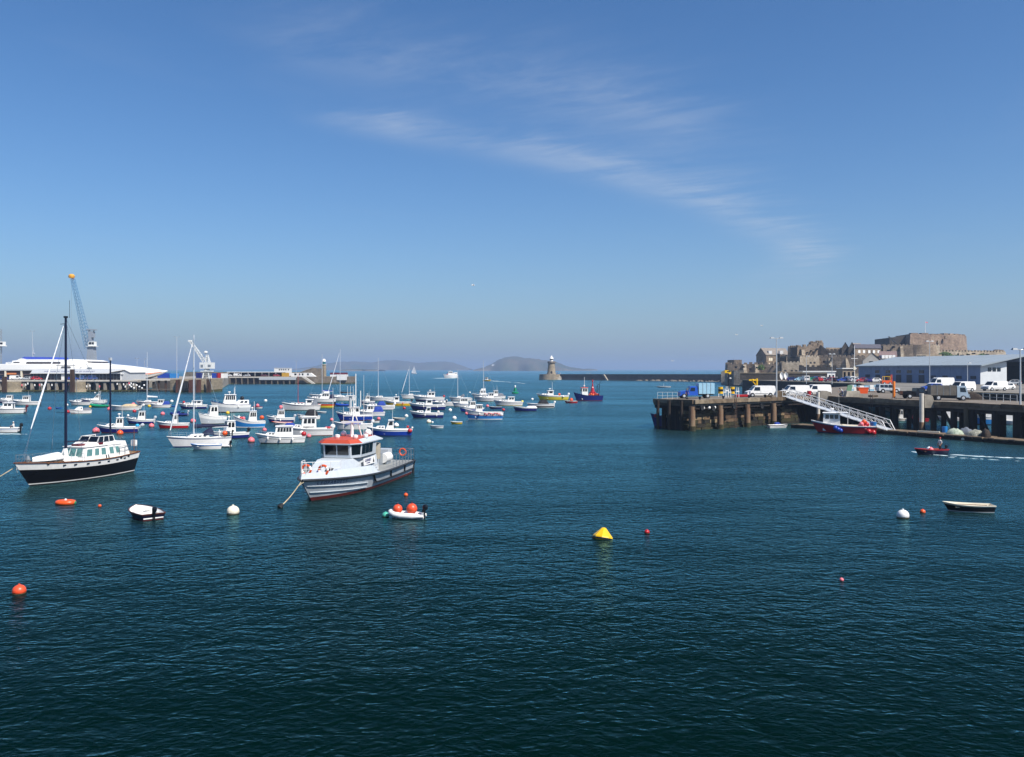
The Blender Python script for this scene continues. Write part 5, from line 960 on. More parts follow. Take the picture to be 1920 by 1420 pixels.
for px in (-16, -2, 44, 59, 75, 90, 105, 119, 165, 182, 196, 210, 224, 238, 252):
    G().box(pl(px) - .5, pl(px) + .5, .1, 1.1, -1, 3.95).build('pile', CONC, PR); G().box(pl(px) - .45, pl(px) + .45, 5, 5.8, -1, 3.95).build('pile', CONC_D, PR)
for i, px in enumerate((24, 145)):
    o = thing('mooring_dolphin', f'round stone dolphin under the ferry pier {"at far left" if i == 0 else "behind the ketch mast"}', 'dolphin', (lx(px, DP - 1.2), DP - 1.2, 0)); autosmooth(G().lathe([(3.6, -1), (3.4, 1.2), (3.2, 1.4), (3.1, 4.2)], (0, 0, 0), 20).build('drum', STONE_L, o))
    x = -1.4 if i == 0 else 1 - 1.3
    for k in range(2): G().box(x + k * .85 - .4, x + k * .85 + .4, -4.4, -3.6, -1, 6.3 if i == 0 else 9.2).build('timber_post', PILE_W, o)
rr = random.Random(11); ORD = 'first second third fourth fifth sixth seventh eighth ninth tenth eleventh twelfth thirteenth fourteenth fifteenth sixteenth seventeenth eighteenth nineteenth'.split()
for k, px in enumerate((43, 50, 54, 67, 76, 80, 84, 99, 131, 144, 164, 170, 188, 221, 233, 236, 243, 247, 251)):
    o = tag(G().lathe([(.05, 0), (.26, .15), (.26, .8), (.05, .95)], (0, 0, 0), 8).build('fender', WHITE if k % 4 else PINK), f'{"white" if k % 4 else "pink"} fender under the ferry pier, {ORD[k]} from the left', 'fender', 'fenders hanging under the ferry pier'); o.location = (lx(px), DP - .75 + .01 * k, 1.6 + 1.4 * rr.random())
tender('dinghy', 'white dinghy stored between the piles under the ferry pier', 197, 208, 734, 182, WHITE, WHITE)
# linkspan and timber-faced knuckle
KN = thing('stone_knuckle', 'rounded stone pier knuckle faced with rusty timber piles', 'pier', (lx(352, DP - 6), DP - 6, 0)); pk = lambda px: lx(px, DP - 6) - lx(352, DP - 6)
G().prism([(pk(317.8), 1.95), (pk(322), -1.62), (pk(335), -2.62), (pk(386.2), -1.12), (pk(388.2), 18), (pk(317.8), 18)], -1, .9).build('weed_band', ALGAE, KN); autosmooth(G().prism([(pk(318), 2), (pk(322), -1.5), (pk(335), -2.5), (pk(386), -1), (pk(388), 18), (pk(318), 18)], -1, 5.2).build('wall', STONE_L, KN), 30)
for px, h in ((338, 5.0), (341.5, 5.2), (362, 4.9), (366, 5.1), (370, 5.2), (376, 5.0), (380, 5.1), (393, 5.3), (397, 5.3)): G().box(pk(px) - .38, pk(px) + .38, -3.6 if px < 390 else -2.5, -2.7 if px < 390 else -1.7, -1, h).build('timber_pile', PILE_W if px % 2 else M('rusty_pile', '#5a3222', .9, var=.3, scale=1.5, streak=True), KN)
for px, h in ((356, 4.5), (352, 4.6)): G().lathe([(.55, 1.6), (.6, h)], (pk(px), -2.9, 0), 8).build('rubber_fender', RUBBER, KN)
LS = thing('linkspan', 'low white-edged linkspan bridge between ferry pier and stone knuckle', 'bridge', (lx(286, DP + 3), DP + 3, 0)); q = lambda px: lx(px, DP + 3) - lx(286, DP + 3)
G().box(q(250), q(322), 0, 5, 4.6, 5.1).build('span', CONC_P, LS); G().box(q(258), q(320), .5, 5, .7, 1.1).build('lower_walkway', CONC_D, LS); G().box(q(258), q(320), 14, 15, -1, 4.2).build('back_wall', STONE_D, LS)
for px in (275, 296, 309): G().box(q(px) - .35, q(px) + .35, .6, 1.3, -1, 4.6).build('pile', PILE_W, LS)
for k, px in enumerate((245, 248, 253, 258, 263, 268, 272)):
    o = tag(G().ball((0, 0, 0), .42, 8, 6).build('fender', WHITE), f'white ball fender by the linkspan, {ORD[k]} from the left of the cluster', 'fender', 'ball fenders by the linkspan'); o.location = (lx(px), DP - .9, 2.7 - .6 * (k % 3))
# terminal building
TB_ = thing('ferry_terminal', 'low glazed ferry terminal with grey lettered fascia', 'building', (lx(150, DP + 12), DP + 12, 4.72)); pt = lambda px: lx(px, DP + 12) - lx(150, DP + 12); tz = lambda y: zat(y, DP + 12) - 4.72
G().box(pt(60), pt(230), 0, 14, 0, tz(701)).build('wall', M('dark_glazing', '#2a2730', .25, var=.2, scale=1), TB_); G().box(pt(59), pt(231), -1.2, 15, tz(700.7), tz(699.6)).build('eaves', WHITE, TB_)
G().hexa([(pt(60), -1, tz(699.5)), (pt(230), -1, tz(699.5)), (pt(230), 8, tz(699.5)), (pt(60), 8, tz(699.5))], [(pt(60), .3, tz(693.5)), (pt(230), .3, tz(693.5)), (pt(230), 8, tz(692.5)), (pt(60), 8, tz(692.5))]).build('fascia', CLAD, TB_)
ff = (Vector((pt(60), -1, tz(699.5))), Vector((pt(230), -1, tz(699.5))), Vector((pt(230), .3, tz(693.5))), Vector((pt(60), .3, tz(693.5))))
text_part(TB_, 'WELCOME TO THE BAILIWICK OF GUERNSEY', 1.05, frame_mtx(ff, .42, .42, .04), NAVY)
for k in range(26):
    px = 63 + k * 6.5; G().box(pt(px) - .06, pt(px) + .06, -.06, -.005, 0, tz(701.2)).build('mullion', MIDGREY, TB_)
G().box(pt(116), pt(122), -.5, -.1, 0, tz(702)).build('white_panel', WHITE, TB_); G().box(pt(60), pt(230), -.09, -.01, 1.15, 1.3).build('rail', MIDGREY, TB_)
G().prism([(pt(228), -1.4), (pt(246), -1.4), (pt(246), 14), (pt(228), 14)], 0, tz(699)).build('gable_block', CLAD, TB_)
gx0, gx1, gm = pt(226), pt(248), pt(237); z0, z1 = tz(699), tz(694)
G().extr([(gx0 + .3, -1.4, z0), (gx1 - .3, -1.4, z0), (gm, -1.4, z1 - .15)], (0, 15, 0)).build('gable', CLAD, TB_)
G().extr([(gx0 - 4, -1.8, z0 + .05), (gm, -1.8, z1 + .05), (gm, -1.8, z1 + .3), (gx0 - 4, -1.8, z0 + .3)], (0, 15, 0)).extr([(gm, -1.8, z1 + .05), (gx1, -1.8, z0 + .0), (gx1, -1.8, z0 + .25), (gm, -1.8, z1 + .3)], (0, 15, 0)).build('roof', WHITE, TB_)
G().box(pt(229), pt(230.5), -1.6, -1.42, 0, z0).build('corner_post', WHITE, TB_); G().box(pt(230), pt(235), -1.9, -1.42, z0 - .7, z0 - .35).build('sign_lamp', WHITE, TB_)
CB = thing('customs_hall', 'dark arched hall with cream columns and orange sign at far left', 'building', (lx(25, DP + 13), DP + 13, 4.72)); pc = lambda px: lx(px, DP + 13) - lx(25, DP + 13)
G().box(pc(-40), pc(59), 0, 12, 0, 4.0).build('wall', M('brown_wall', '#5b4a4a', .8, scale=.6), CB); G().box(pc(-40), pc(59), -.8, 12, 3.95, 4.4).build('roof_edge', CLAD, CB)
for px in (11.5, 41.5, -16): G().box(pc(px) - .32, pc(px) + .32, -.7, -.1, 0, 3.95).build('column', CREAM, CB)
G().box(pc(14), pc(31), -.5, -.1, 2.3, 3.0).build('sign', M('sign_orange', '#e08a50', .6), CB)
for a, b in ((0, 9), (15, 24), (26, 38), (45, 57)): G().box(pc(a), pc(b), -.05, .1, .2, 2.1).build('shopfront', GLASS, CB)
for k_, lab, px, c_, yw_ in (('car', 'dark blue car parked at the far left of the ferry pier', 8, NAVY, 0), ('van', 'white van parked left of the terminal glazing', 31, WHITE, 5), ('car', 'silver car parked nose to the white van on the ferry pier', 50, GREYP, 182), ('car', 'red car in front of the terminal glazing', 68, RED, 60), ('car', 'blue car left of the brown post on the ferry pier', 137, BLUE, 70), ('off_roader', 'blue off roader right of the brown post, left of two', 157, paint('slate_blue', '#4a6a9c'), 95), ('off_roader', 'blue van-like car beside the off roader, right of two', 174, paint('slate_blue2', '#3f5a95'), 85)):
    vehicle(k_, 'parked_car' if k_ != 'van' else 'parked_van', lab, 'car' if k_ != 'van' else 'van', (lx(px, DP + 6), DP + 6, 4.724), yw_, c_, 'vehicles on the ferry pier')
# high-speed ferry behind the terminal
DF = 392.0; FR = thing('fast_ferry', 'large white fast ferry with orange bow stripe behind the terminal', 'ferry', (lx(120, DF), DF, 0)); fx = lambda px: lx(px, DF) - lx(120, DF); fz = lambda y: zat(y, DF)
FWH = paint('ferry_white', '#f2f0ea', .4, .03); HB = 12.0
def slab(pts, y0, y1, taper=None):
    g = G(); n = len(pts); A = [Vector((x, y0, z)) for x, z in pts]; B = [Vector((x, y1, z)) for x, z in pts]; return g.add(A + B, [tuple(range(n)), tuple(range(2 * n - 1, n - 1, -1))] + [(i, n + i, n + (i + 1) % n, (i + 1) % n) for i in range(n)])
rows = []
for px, yt, yb, hw in ((-90, 683, 727, HB), (100, 683, 727, HB), (190, 682.5, 727, HB), (230, 686, 724, HB * .85), (262, 689.5, 714, HB * .6), (290, 692.6, 706, HB * .32), (306, 694.6, 700, HB * .12), (315, 695.6, 696.2, .3)):
    x = fx(px); zt, zb = fz(yt), fz(yb); m_ = zb + (zt - zb) * .35; rows.append([Vector((x, -hw * .8, zb)), Vector((x, -hw, m_)), Vector((x, -hw * .97, zt - .2)), Vector((x, -hw * .85, zt)), Vector((x, hw * .85, zt)), Vector((x, hw * .97, zt - .2)), Vector((x, hw, m_)), Vector((x, hw * .8, zb))])
g = G(); g.grid(rows, True); g.F = [tuple(reversed(f)) for f in g.F]; autosmooth(g.build('hull', FWH, FR), 30)
def band_on_hull(f0, f1, i0, i1, mat, name, dz=0.0):
    g = G(); a, b = [], []
    for i in range(i0, i1 + 1):
        for t_ in ((0, .5) if i < i1 else (0,)):
            r0 = rows[i]; r1 = rows[min(i + 1, i1)]; lo = r0[1].lerp(r1[1], t_); hi = r0[2].lerp(r1[2], t_); nrm = Vector((0, -.06, 0)); a.append(lo.lerp(hi, f0) + nrm); b.append(lo.lerp(hi, f1) + nrm)
    g.grid([a, b]); return g.build(name, mat, FR)
band_on_hull(.10, .24, 3, 6, ORANGE, 'orange_stripe'); band_on_hull(-.05, .04, 3, 6, M('stripe_amber', '#e59a3c', .5), 'amber_stripe')
DK = M('ferry_glass', '#2c2530', .15, var=.1)
slab([(fx(44), fz(683.5)), (fx(185), fz(683.5)), (fx(176), fz(677)), (fx(120), fz(674.5)), (fx(66), fz(674.5)), (fx(60), fz(673)), (fx(54), fz(676)), (fx(46), fz(677))], -9.5, 9.5).build('upper_deck', FWH, FR)
slab([(fx(71), fz(682.6)), (fx(134), fz(682.6)), (fx(134.5), fz(681)), (fx(133.5), fz(679.4)), (fx(73), fz(679.4)), (fx(71), fz(681))], -9.62, -9.4).build('window_band', DK, FR); slab([(fx(47), fz(681.2)), (fx(60), fz(681.2)), (fx(58), fz(679.4)), (fx(49), fz(679.4))], -9.62, -9.4).build('window_band', DK, FR)
slab([(fx(136), fz(683)), (fx(198), fz(683)), (fx(188), fz(680.7)), (fx(140), fz(680.7))], -8, 8).build('bridge_base', FWH, FR); slab([(fx(140), fz(680.7)), (fx(190), fz(680.7)), (fx(186), fz(678.2)), (fx(140), fz(678.2))], -7.8, 7.8).build('bridge_windows', DK, FR); slab([(fx(138), fz(678.2)), (fx(188), fz(678.2)), (fx(178), fz(675.6)), (fx(150), fz(674.2)), (fx(142), fz(675.5))], -8.2, 8.2).build('bridge_roof', FWH, FR)
slab([(fx(57), fz(674.6)), (fx(115), fz(674.6)), (fx(112), fz(670.4)), (fx(62), fz(669.6)), (fx(58), fz(671.5))], -7, 7).build('blue_awning', paint('awning_blue', '#3a4fae'), FR)
for a, b in ((1, 12), (21, 29), (140, 158)): slab([(fx(a), fz(689)), (fx(b), fz(689)), (fx(b - 2), fz(687.4)), (fx(a + 2), fz(687.4))], -HB - .08, -HB + .5).build('side_window', DK, FR)
g = G(); pts = [(0, 0), (2.2, 0), (2.0, .8), (1.6, .45), (1.35, 1.0), (1.1, .5), (.85, 1.0), (.6, .45), (.2, .8)]; g.extr([(fx(187) + x * 1.1, -HB - .1, fz(693.4) + z * 1.3) for x, z in pts], (0, .3, 0)); g.build('emblem', MIDGREY, FR)
g = G(); g.tube((fx(63), 0, fz(674)), (fx(63), 0, fz(652)), .12, .08); g.tube((fx(60), 0, fz(662)), (fx(66), 0, fz(662)), .08, .08); g.box(fx(61), fx(65), -.4, .4, fz(664), fz(662.6)); g.build('mast', GREYP, FR)
for k, px in enumerate((18, 22, 33, 40)): G().box(fx(px), fx(px + 3), -3, 3, fz(683), fz(680 - k % 2)).build('deck_unit', GREYP if k % 2 else WHITE, FR)
# cranes
CRB = paint('crane_blue', '#3f7ba6', .5); CRG = paint('crane_grey', '#8d949c', .5); CRW = paint('crane_white', '#e6e6e0', .5)
def lattice(p0, p1, w0, w1, n, r, mat, name, parent, up=None):
    p0, p1 = Vector(p0), Vector(p1); ax = (p1 - p0).normalized(); u = ax.cross(up or Vector((0, 1, 0))).normalized(); v = ax.cross(u); g = G(); prev = None
    for k in range(n + 1):
        f = k / n; c = p0.lerp(p1, f); ww = w0 + (w1 - w0) * f; q = [c + u * ww * a + v * ww * b for a, b in ((-1, -1), (1, -1), (1, 1), (-1, 1))]
        if prev:
            for i in range(4): g.tube(prev[i], q[i], r, r, 4, False); g.tube(prev[i], q[(i + 1) % 4], r * .7, r * .7, 3, False); g.tube(q[i], q[(i + 1) % 4], r * .7, r * .7, 3, False)
        prev = q
    return g.build(name, mat, parent)
DC = 430.0; CR = thing('harbour_crane', 'tall blue-jibbed mobile harbour crane with grey tower behind the ferry', 'crane', (lx(172, DC), DC, 4.7)); cx_ = lambda px: lx(px, DC) - lx(172, DC); cz = lambda y: zat(y, DC) - 4.7
G().box(-5, 5, -4, 4, 0, 2.2).build('carriage', CRG, CR); G().hexa([(-2.2, -2.2, 2.2), (2.2, -2.2, 2.2), (2.2, 2.2, 2.2), (-2.2, 2.2, 2.2)], [(-1.5, -1.5, cz(651)), (1.5, -1.5, cz(651)), (1.5, 1.5, cz(651)), (-1.5, 1.5, cz(651))]).build('column', CRG, CR)
G().box(-1.3, 1.4, -1.3, 1.3, cz(651), cz(640)).box(-1.6, .3, -1.4, 1.4, cz(640), cz(633)).box(-1.2, 1.2, -1.2, 1.2, cz(633), cz(622)).build('tower', CRG, CR); G().box(-2.0, 2.2, -1.6, 1.6, cz(619.5), cz(617.8)).tube((-.8, 0, cz(622)), (-1.6, 0, cz(618)), .2, .2).tube((.8, 0, cz(622)), (1.6, 0, cz(618)), .2, .2).build('tower_head', CRG, CR)
cb_ = G().box(-.9, 2.2, -1.8, -1.3 + 2, cz(649), cz(641)).build('operator_cab', CRW, CR); G().box(-.5, .8, -1.95, -1.81, cz(646), cz(642)).box(1.1, 2.0, -1.95, -1.81, cz(646), cz(642)).build('cab_window', GLASS, cb_); G().box(-1.6, 2.8, -2.4, 1.5, cz(650), cz(649.2)).build('platform', CRW, CR)
lattice((-1.5, 0, cz(653)), (cx_(136.5), 0, cz(524)), 1.5, .75, 20, .085, CRB, 'jib', CR); G().lathe([(.2, -1), (1.4, -.6), (1.6, .4), (1.0, 1.2), (.2, 1.4)], (cx_(134.3), 0, cz(519)), 10).build('jib_head', paint('crane_amber', '#e3a02a'), CR); G().tube((cx_(134.5), 0, cz(521)), (cx_(139), 0, cz(524)), .3, .2).build('sheave', RED, CR)
g = G(); g.tube((cx_(136), -.3, cz(520)), (-1.2, -.6, cz(619)), .05, .05, 3).tube((cx_(134), 0, cz(522)), (cx_(134), 0, cz(668)), .04, .04, 3); g.build('hoist_cable', MIDGREY, CR)
W2 = thing('dock_crane', 'white lattice dock crane with boxy cab above the stone knuckle', 'crane', (lx(388, 420), 420, 4.6)); wx = lambda px: lx(px, 420) - lx(388, 420); wz = lambda y: zat(y, 420) - 4.6
for sx in (-1, 1):
    for sy in (-1, 1): G().tube((sx * 1.7, sy * 1.7, 0), (sx * 1.2, sy * 1.2, wz(697)), .22, .2).build('leg', CRW, W2)
lattice((0, 0, .5), (0, 0, wz(697)), 1.4, 1.2, 3, .13, CRW, 'portal', W2); G().box(-2.6, 2.8, -1.8, 1.8, wz(697), wz(695.4)).build('turntable', CRW, W2); G().box(-3.0, 3.3, -2, 2, wz(691.5), wz(680)).lathe([(1.6, wz(695.4)), (1.2, wz(691.5))], (0, 0, 0), 10).build('machine_house', CRW, W2)
G().box(-2.4, -1.2, -2.1, -2.01, wz(689), wz(684)).box(1.2, 2.6, -2.1, -2.01, wz(688), wz(684)).build('house_window', MIDGREY, W2)
lattice((.4, 0, wz(681)), (.2, 0, wz(666)), 1.1, .35, 4, .14, CRW, 'a_frame', W2); G().lathe([(.4, 0), (1.0, .6), (.8, 1.2), (.2, 1.4)], (-.6, 0, wz(663.5)), 8).build('counter_sheave', CRW, W2); lattice((-1.2, 0, wz(678)), (wx(357), 0, wz(640)), .75, .4, 12, .11, CRW, 'jib', W2); G().box(wx(357) - 1, wx(357) + .8, -.5, .5, wz(641), wz(638)).build('jib_head', CRW, W2)
g = G(); g.tube((wx(357), 0, wz(639)), (-.4, 0, wz(661)), .05, .05, 3); g.build('stay_cable', MIDGREY, W2)
C3 = thing('tower_crane_cab', 'crane cab hanging on a lattice mast at the extreme left edge', 'crane', (lx(-1, 420), 420, 4.6)); q3 = lambda y: zat(y, 420) - 4.6
lattice((0, 0, 0), (0, 0, q3(618)), .7, .7, 16, .14, CRG, 'mast', C3); b3 = G().box(.5, 2.6, -1, 1, q3(648), q3(641)).build('cab', CRW, C3); G().box(.9, 2.2, -1.1, -1.01, q3(646), q3(642.5)).build('cab_window', GLASS, b3); G().box(.0, 3.0, -1.3, 1.3, q3(649.5), q3(648)).build('platform', CRW, C3)
def lamp_post(label, px, d, z0, ytop, heads=2, r=.1, group='lamp posts', span=.9, mat=None):
    o = thing('lamp_post', label, 'lamp post', (lx(px, d), d, z0), 0, group); zt = zat(ytop, d) - z0; G().tube((0, 0, 0), (0, 0, zt), r, r * .6, 8).build('post', mat or GREYP, o)
    for sd in ((-1, 1) if heads == 2 else (1,)):
        g = G(); g.tube((0, 0, zt - .1), (sd * span, 0, zt), r * .5, r * .4, 5); g.build('arm', mat or GREYP, o); G().hexa([(sd * span - .35, -.25, zt - .1), (sd * span + .35, -.25, zt - .1), (sd * span + .35, .25, zt - .1), (sd * span - .35, .25, zt - .1)], [(sd * span - .25, -.15, zt + .15), (sd * span + .25, -.15, zt + .15), (sd * span + .25, .15, zt + .15), (sd * span - .25, .15, zt + .15)]).build('lamp_head', MIDGREY, o)
    return o
lamp_post('very tall slim lamp post right of the ferry bow', 331.5, 420, 4.6, 632, 2, .16, span=1.2); lamp_post('lamp post just behind the ferry bow, left of two', 257, 420, 4.6, 672, 2, .12, span=.8); lamp_post('lamp post just behind the ferry bow, right of two', 271, 430, 4.6, 673, 1, .1, span=.5); lamp_post('tall pale lamp post behind the ferry with two arms', 61, 440, 4.6, 621, 2, .14, span=1.0); lamp_post('slim lamp post on the stone pier left of the lighthouse', 555.5, 530, 4.7, 677, 2, .1, span=.6); lamp_post('thin lamp post in front of the terminal', 150, 338, 4.7, 690, 1, .07, span=.3)
# outer stone pier
D2 = 515.0; SP = thing('stone_pier', 'long granite pier with stairs and dark piled berth at centre left', 'pier', (lx(525, D2), D2, 0)); sx = lambda px, d=D2: lx(px, d) - lx(525, D2); sz = lambda y: zat(y, D2)
G().prism([(sx(398), -3), (sx(432), -1), (sx(500), 0), (sx(590), 1), (sx(648), 6), (sx(652), 26), (sx(398), 60), (sx(310), 60), (sx(310), 30)], -1, 4.6).build('wall', STONE, SP); G().prism([(sx(398), -3.15), (sx(432), -1.12), (sx(500), -.12), (sx(590), .88), (sx(648.2), 5.88), (sx(652.3), 26), (sx(398), 50)], -1, .75).build('weed_band', ALGAE, SP); G().prism([(sx(270), 64), (sx(560), 32), (sx(560), 36), (sx(270), 68)], 4, 7.3).build('parapet', STONE_L, SP)
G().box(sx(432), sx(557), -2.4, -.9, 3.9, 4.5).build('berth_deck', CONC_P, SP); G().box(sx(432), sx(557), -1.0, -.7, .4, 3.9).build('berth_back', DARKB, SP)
for k in range(12): x = sx(433) + (sx(556) - sx(433)) * k / 11; G().box(x - .35, x + .35, -2.3, -1.6, -1, 3.9).build('pile', CONC_D, SP)
G().box(sx(488), sx(557), -2.6, -2.42, 2.6, 4.3).build('berth_screen', GREYP, SP)
G().extr([(sx(566), -.6, 4.7), (sx(573), -.6, 4.7), (sx(592), -.6, .3), (sx(586), -.6, .3)], (0, -1.6, 0)).build('stairs', CONC_P, SP)
o = thing('pier_light_tower', 'short stone tower with white domed green lantern on the pier end', 'lighthouse', (lx(607.5, D2 + 12), D2 + 12, 4.6)); tz_ = lambda y: zat(y, D2 + 12) - 4.6
autosmooth(G().lathe([(1.5, 0), (1.3, tz_(684))], (0, 0, 0), 14).build('tower', STONE_L, o), 50); G().lathe([(1.7, tz_(684)), (1.7, tz_(683))], (0, 0, 0), 14).build('gallery', CONC_P, o); G().lathe([(1.0, tz_(683)), (1.0, tz_(678.5))], (0, 0, 0), 12).build('lantern', M('lantern_green', '#2a6f78', .2), o); autosmooth(G().lathe([(1.25, tz_(678.5)), (1.2, tz_(676)), (.7, tz_(673.8)), (.1, tz_(673))], (0, 0, 0), 14).build('dome', WHITE, o), 60)
o = thing('pier_battery', 'stone building with sloping roof beside the pier light tower', 'building', (lx(590, D2 + 8), D2 + 8, 4.6)); bx = lambda px: lx(px, D2 + 8) - lx(590, D2 + 8); bz = lambda y: zat(y, D2 + 8) - 4.6
G().extr([(bx(560), 0, 0), (bx(606), 0, 0), (bx(606), 0, bz(691)), (bx(586), 0, bz(691)), (bx(560), 0, bz(700))], (0, 9, 0)).build('wall', STONE, o); G().extr([(bx(559), -.3, bz(700)), (bx(586), -.3, bz(691)), (bx(586), -.3, bz(690)), (bx(559), -.3, bz(699))], (0, 10, 0)).build('roof', M('tan_roof', '#8d7f6b', .8, scale=.8), o)
o = thing('white_shed', 'long low white shed with sloping right end on the stone pier', 'building', (lx(565, D2 + 3), D2 + 3, 4.6)); bx = lambda px: lx(px, D2 + 3) - lx(565, D2 + 3); bz = lambda y: zat(y, D2 + 3) - 4.6
G().extr([(bx(546), 0, 0), (bx(591), 0, 0), (bx(582), 0, bz(699.5)), (bx(546), 0, bz(699.5))], (0, 4, 0)).build('wall', WHITE, o)
for a, b in ((561, 563), (566, 569), (576, 579), (552, 556)): G().box(bx(a), bx(b), -.08, .05, .9, 2.0).build('window', GLASS, o)
o = thing('white_office', 'white flat roofed cabin with a row of small windows on the stone pier', 'building', (lx(529, 545), 545, 4.6)); bx = lambda px: lx(px, 545) - lx(529, 545); bz = lambda y: zat(y, 545) - 4.6
G().box(bx(514), bx(544), 0, 4, bz(705), bz(690.5)).build('wall', WHITE, o); G().box(bx(513.5), bx(544.5), -.2, 4.2, bz(690.4), bz(689.8)).build('roof', GREYP, o)
for px in (524, 528, 532, 536, 541): G().box(bx(px) - .4, bx(px) + .4, -.08, .05, bz(694.5), bz(692.3)).build('window', GLASS, o)
o = tag(G().box(-1.9, 1.9, 0, 3, 0, 2.4).build('site_box', M('box_mustard', '#c99a2c', .6)), 'mustard yellow box unit on the stone pier', 'container'); o.location = (lx(534, D2 + 2), D2 + 2, 4.6)
o = thing('canopy_shed', 'long white-roofed open shed along the stone pier', 'building', (lx(480, 530), 530, 4.6)); bx = lambda px: lx(px, 530) - lx(480, 530); G().box(bx(425), bx(531), 0, 6, 2.6, 3.0).build('roof', WHITE, o); G().box(bx(425), bx(531), 5, 5.4, 0, 2.6).build('wall', DARKB, o)
for k in range(9): x = bx(426) + (bx(530) - bx(426)) * k / 8; G().tube((x, .2, 0), (x, .2, 2.6), .12, .12, 6).build('post', WHITE, o)
o = thing('end_screen', 'white box screen with dark red top on the tip of the stone pier', 'structure', (lx(641, D2 + 5), D2 + 5, 0)); bx = lambda px: lx(px, D2 + 5) - lx(641, D2 + 5); bz = lambda y: zat(y, D2 + 5)
G().box(bx(632), bx(650), -1, 5, bz(713), bz(702.5)).build('panel', WHITE, o); G().box(bx(619), bx(632), 0, 4, 4.6, bz(703)).build('low_wall', WHITE, o); G().box(bx(618), bx(650), 1, 4, bz(702.4), bz(699)).build('roof', MAROON, o)
for lab, px, c_, w_, h_ in (('blue freight container on the outer quay behind the linkspan', 306, BLUE, 6, 2.6), ('second blue freight container right of the first', 325, SKYB, 4, 2.4), ('blue container right of the white dock crane', 402.5, BLUE, 3, 2.6), ('red container right of the blue one by the dock crane', 410, RED, 2.5, 2.6), ('white container beside the red one', 419, WHITE, 3, 2.4), ('navy container left of the dock crane', 372, NAVY, 2.6, 2.8)):
    o = tag(G().box(-w_ / 2, w_ / 2, 0, 2.4, 0, h_).build('freight_container', c_), lab, 'container', 'freight containers on the outer quay'); o.location = (lx(px, 436), 436, 4.604)
    for k in range(5): G().box(-w_ / 2 + w_ * (k + .4) / 5, -w_ / 2 + w_ * (k + .6) / 5, -.06, -.005, .1, h_ - .1).build('rib', c_, o)
QO = structure(G().prism([(lx(266, 420), 419), (lx(420, 420), 419), (lx(420, 520), 530), (lx(266, 520), 530)], -1, 4.6).build('outer_quay', CONC)); structure(G().prism([(lx(-120, 420), 401 + 4), (lx(266, 420), 401 + 4), (lx(266, 500), 530), (lx(-120, 500), 530)], -1, 4.58).build('outer_quay', CONC))
for k_, lab, px, c_, yw_ in (('van', 'white van near the left end of the long pier shed', 446, WHITE, 0), ('car', 'silver car under the left part of the pier shed', 463, GREYP, 180), ('car', 'maroon car under the middle of the pier shed', 496, MAROON, 5), ('car', 'red car under the right part of the pier shed', 519, RED, 0), ('car', 'white car left of the long pier shed', 430, WHITE, 0)):
    vehicle(k_, 'parked_car' if k_ == 'car' else 'parked_van', lab, k_, (lx(px, D2 + 10), D2 + 10, 4.604), yw_, c_, 'vehicles on the stone pier')
# ---------------------------------------------------------------- castle breakwater and lighthouse
BW = thing('breakwater', 'long dark stone breakwater running from lighthouse to castle', 'breakwater', (0, 0, 0))
p0, p1 = at(1034, 733), at(1402, 590); p0.z = p1.z = 0; dr = (p1 - p0).normalized(); nn = Vector((-dr.y, dr.x, 0))
P = [p0 - nn * 0, p1, p1 + nn * 9, p0 + nn * 9]; G().hexa([v - nn * (.8 if i < 2 else -.8) + Vector((0, 0, -1)) for i, v in enumerate(P)], [v + Vector((0, 0, 4.3 + .9 * (1 if i in (1, 2) else 0))) for i, v in enumerate(P)]).build('wall', STONE_D, BW)
Q = [v + (nn * .0 if i < 2 else -nn * 8.3) for i, v in enumerate(P)]; G().hexa([v - nn * (.15 if i < 2 else 0) + Vector((0, 0, 4.303 + .9 * (1 if i in (1, 2) else 0))) for i, v in enumerate(Q)], [v - nn * (.15 if i < 2 else 0) + Vector((0, 0, 4.8 + .9 * (1 if i in (1, 2) else 0))) for i, v in enumerate(Q)]).build('coping', STONE, BW)
for a, b, nm in ((1168, 1178, 'steps'), (1040, 1050, 'steps')):
    f = lambda px, z: (lambda t_: p0.lerp(p1, t_) - nn * (1.1 + .2) + Vector((0, 0, z)))((((px - CX) / FPX * 0) + (px - 1034) / (1402 - 1034) * .86))
    A_, B_ = f(a, 4.9), f(b, -.3); G().hexa([B_ - dr * .9 - nn * .6, B_ + dr * .9 - nn * .6, B_ + dr * .9 + nn, B_ - dr * .9 + nn], [A_ - dr * .9 - nn * .6, A_ + dr * .9 - nn * .6, A_ + dr * .9 + nn, A_ - dr * .9 + nn]).build(nm, CONC, BW)
g = G(); r = random.Random(5)
for k in range(70):
    t_ = .5 + .5 * r.random(); c_ = p0.lerp(p1, t_) - nn * (1.3 + 2.2 * r.random()); s_ = .7 + 1.1 * r.random(); g.ball((c_.x, c_.y, -.2 + .3 * r.random()), s_, 6, 4, .7)
stuff(g.build('boulder_apron', STONE, BW))
DL = 730.0; LH = thing('lighthouse', 'tapered granite lighthouse with white domed lantern at the breakwater end', 'lighthouse', at(1034, DL)); lz = lambda y: zat(y, DL); s_ = DL / FPX
autosmooth(G().lathe([(10.0, -1), (9.6, lz(702))], (-1.0, 0, 0), 22).build('base', STONE_L, LH), 50); autosmooth(G().lathe([(4.1, lz(702)), (3.6, lz(698)), (2.9, lz(683.5)), (2.85, lz(682.5))], (0, 0, 0), 18).build('tower', STONE_L, LH), 50)
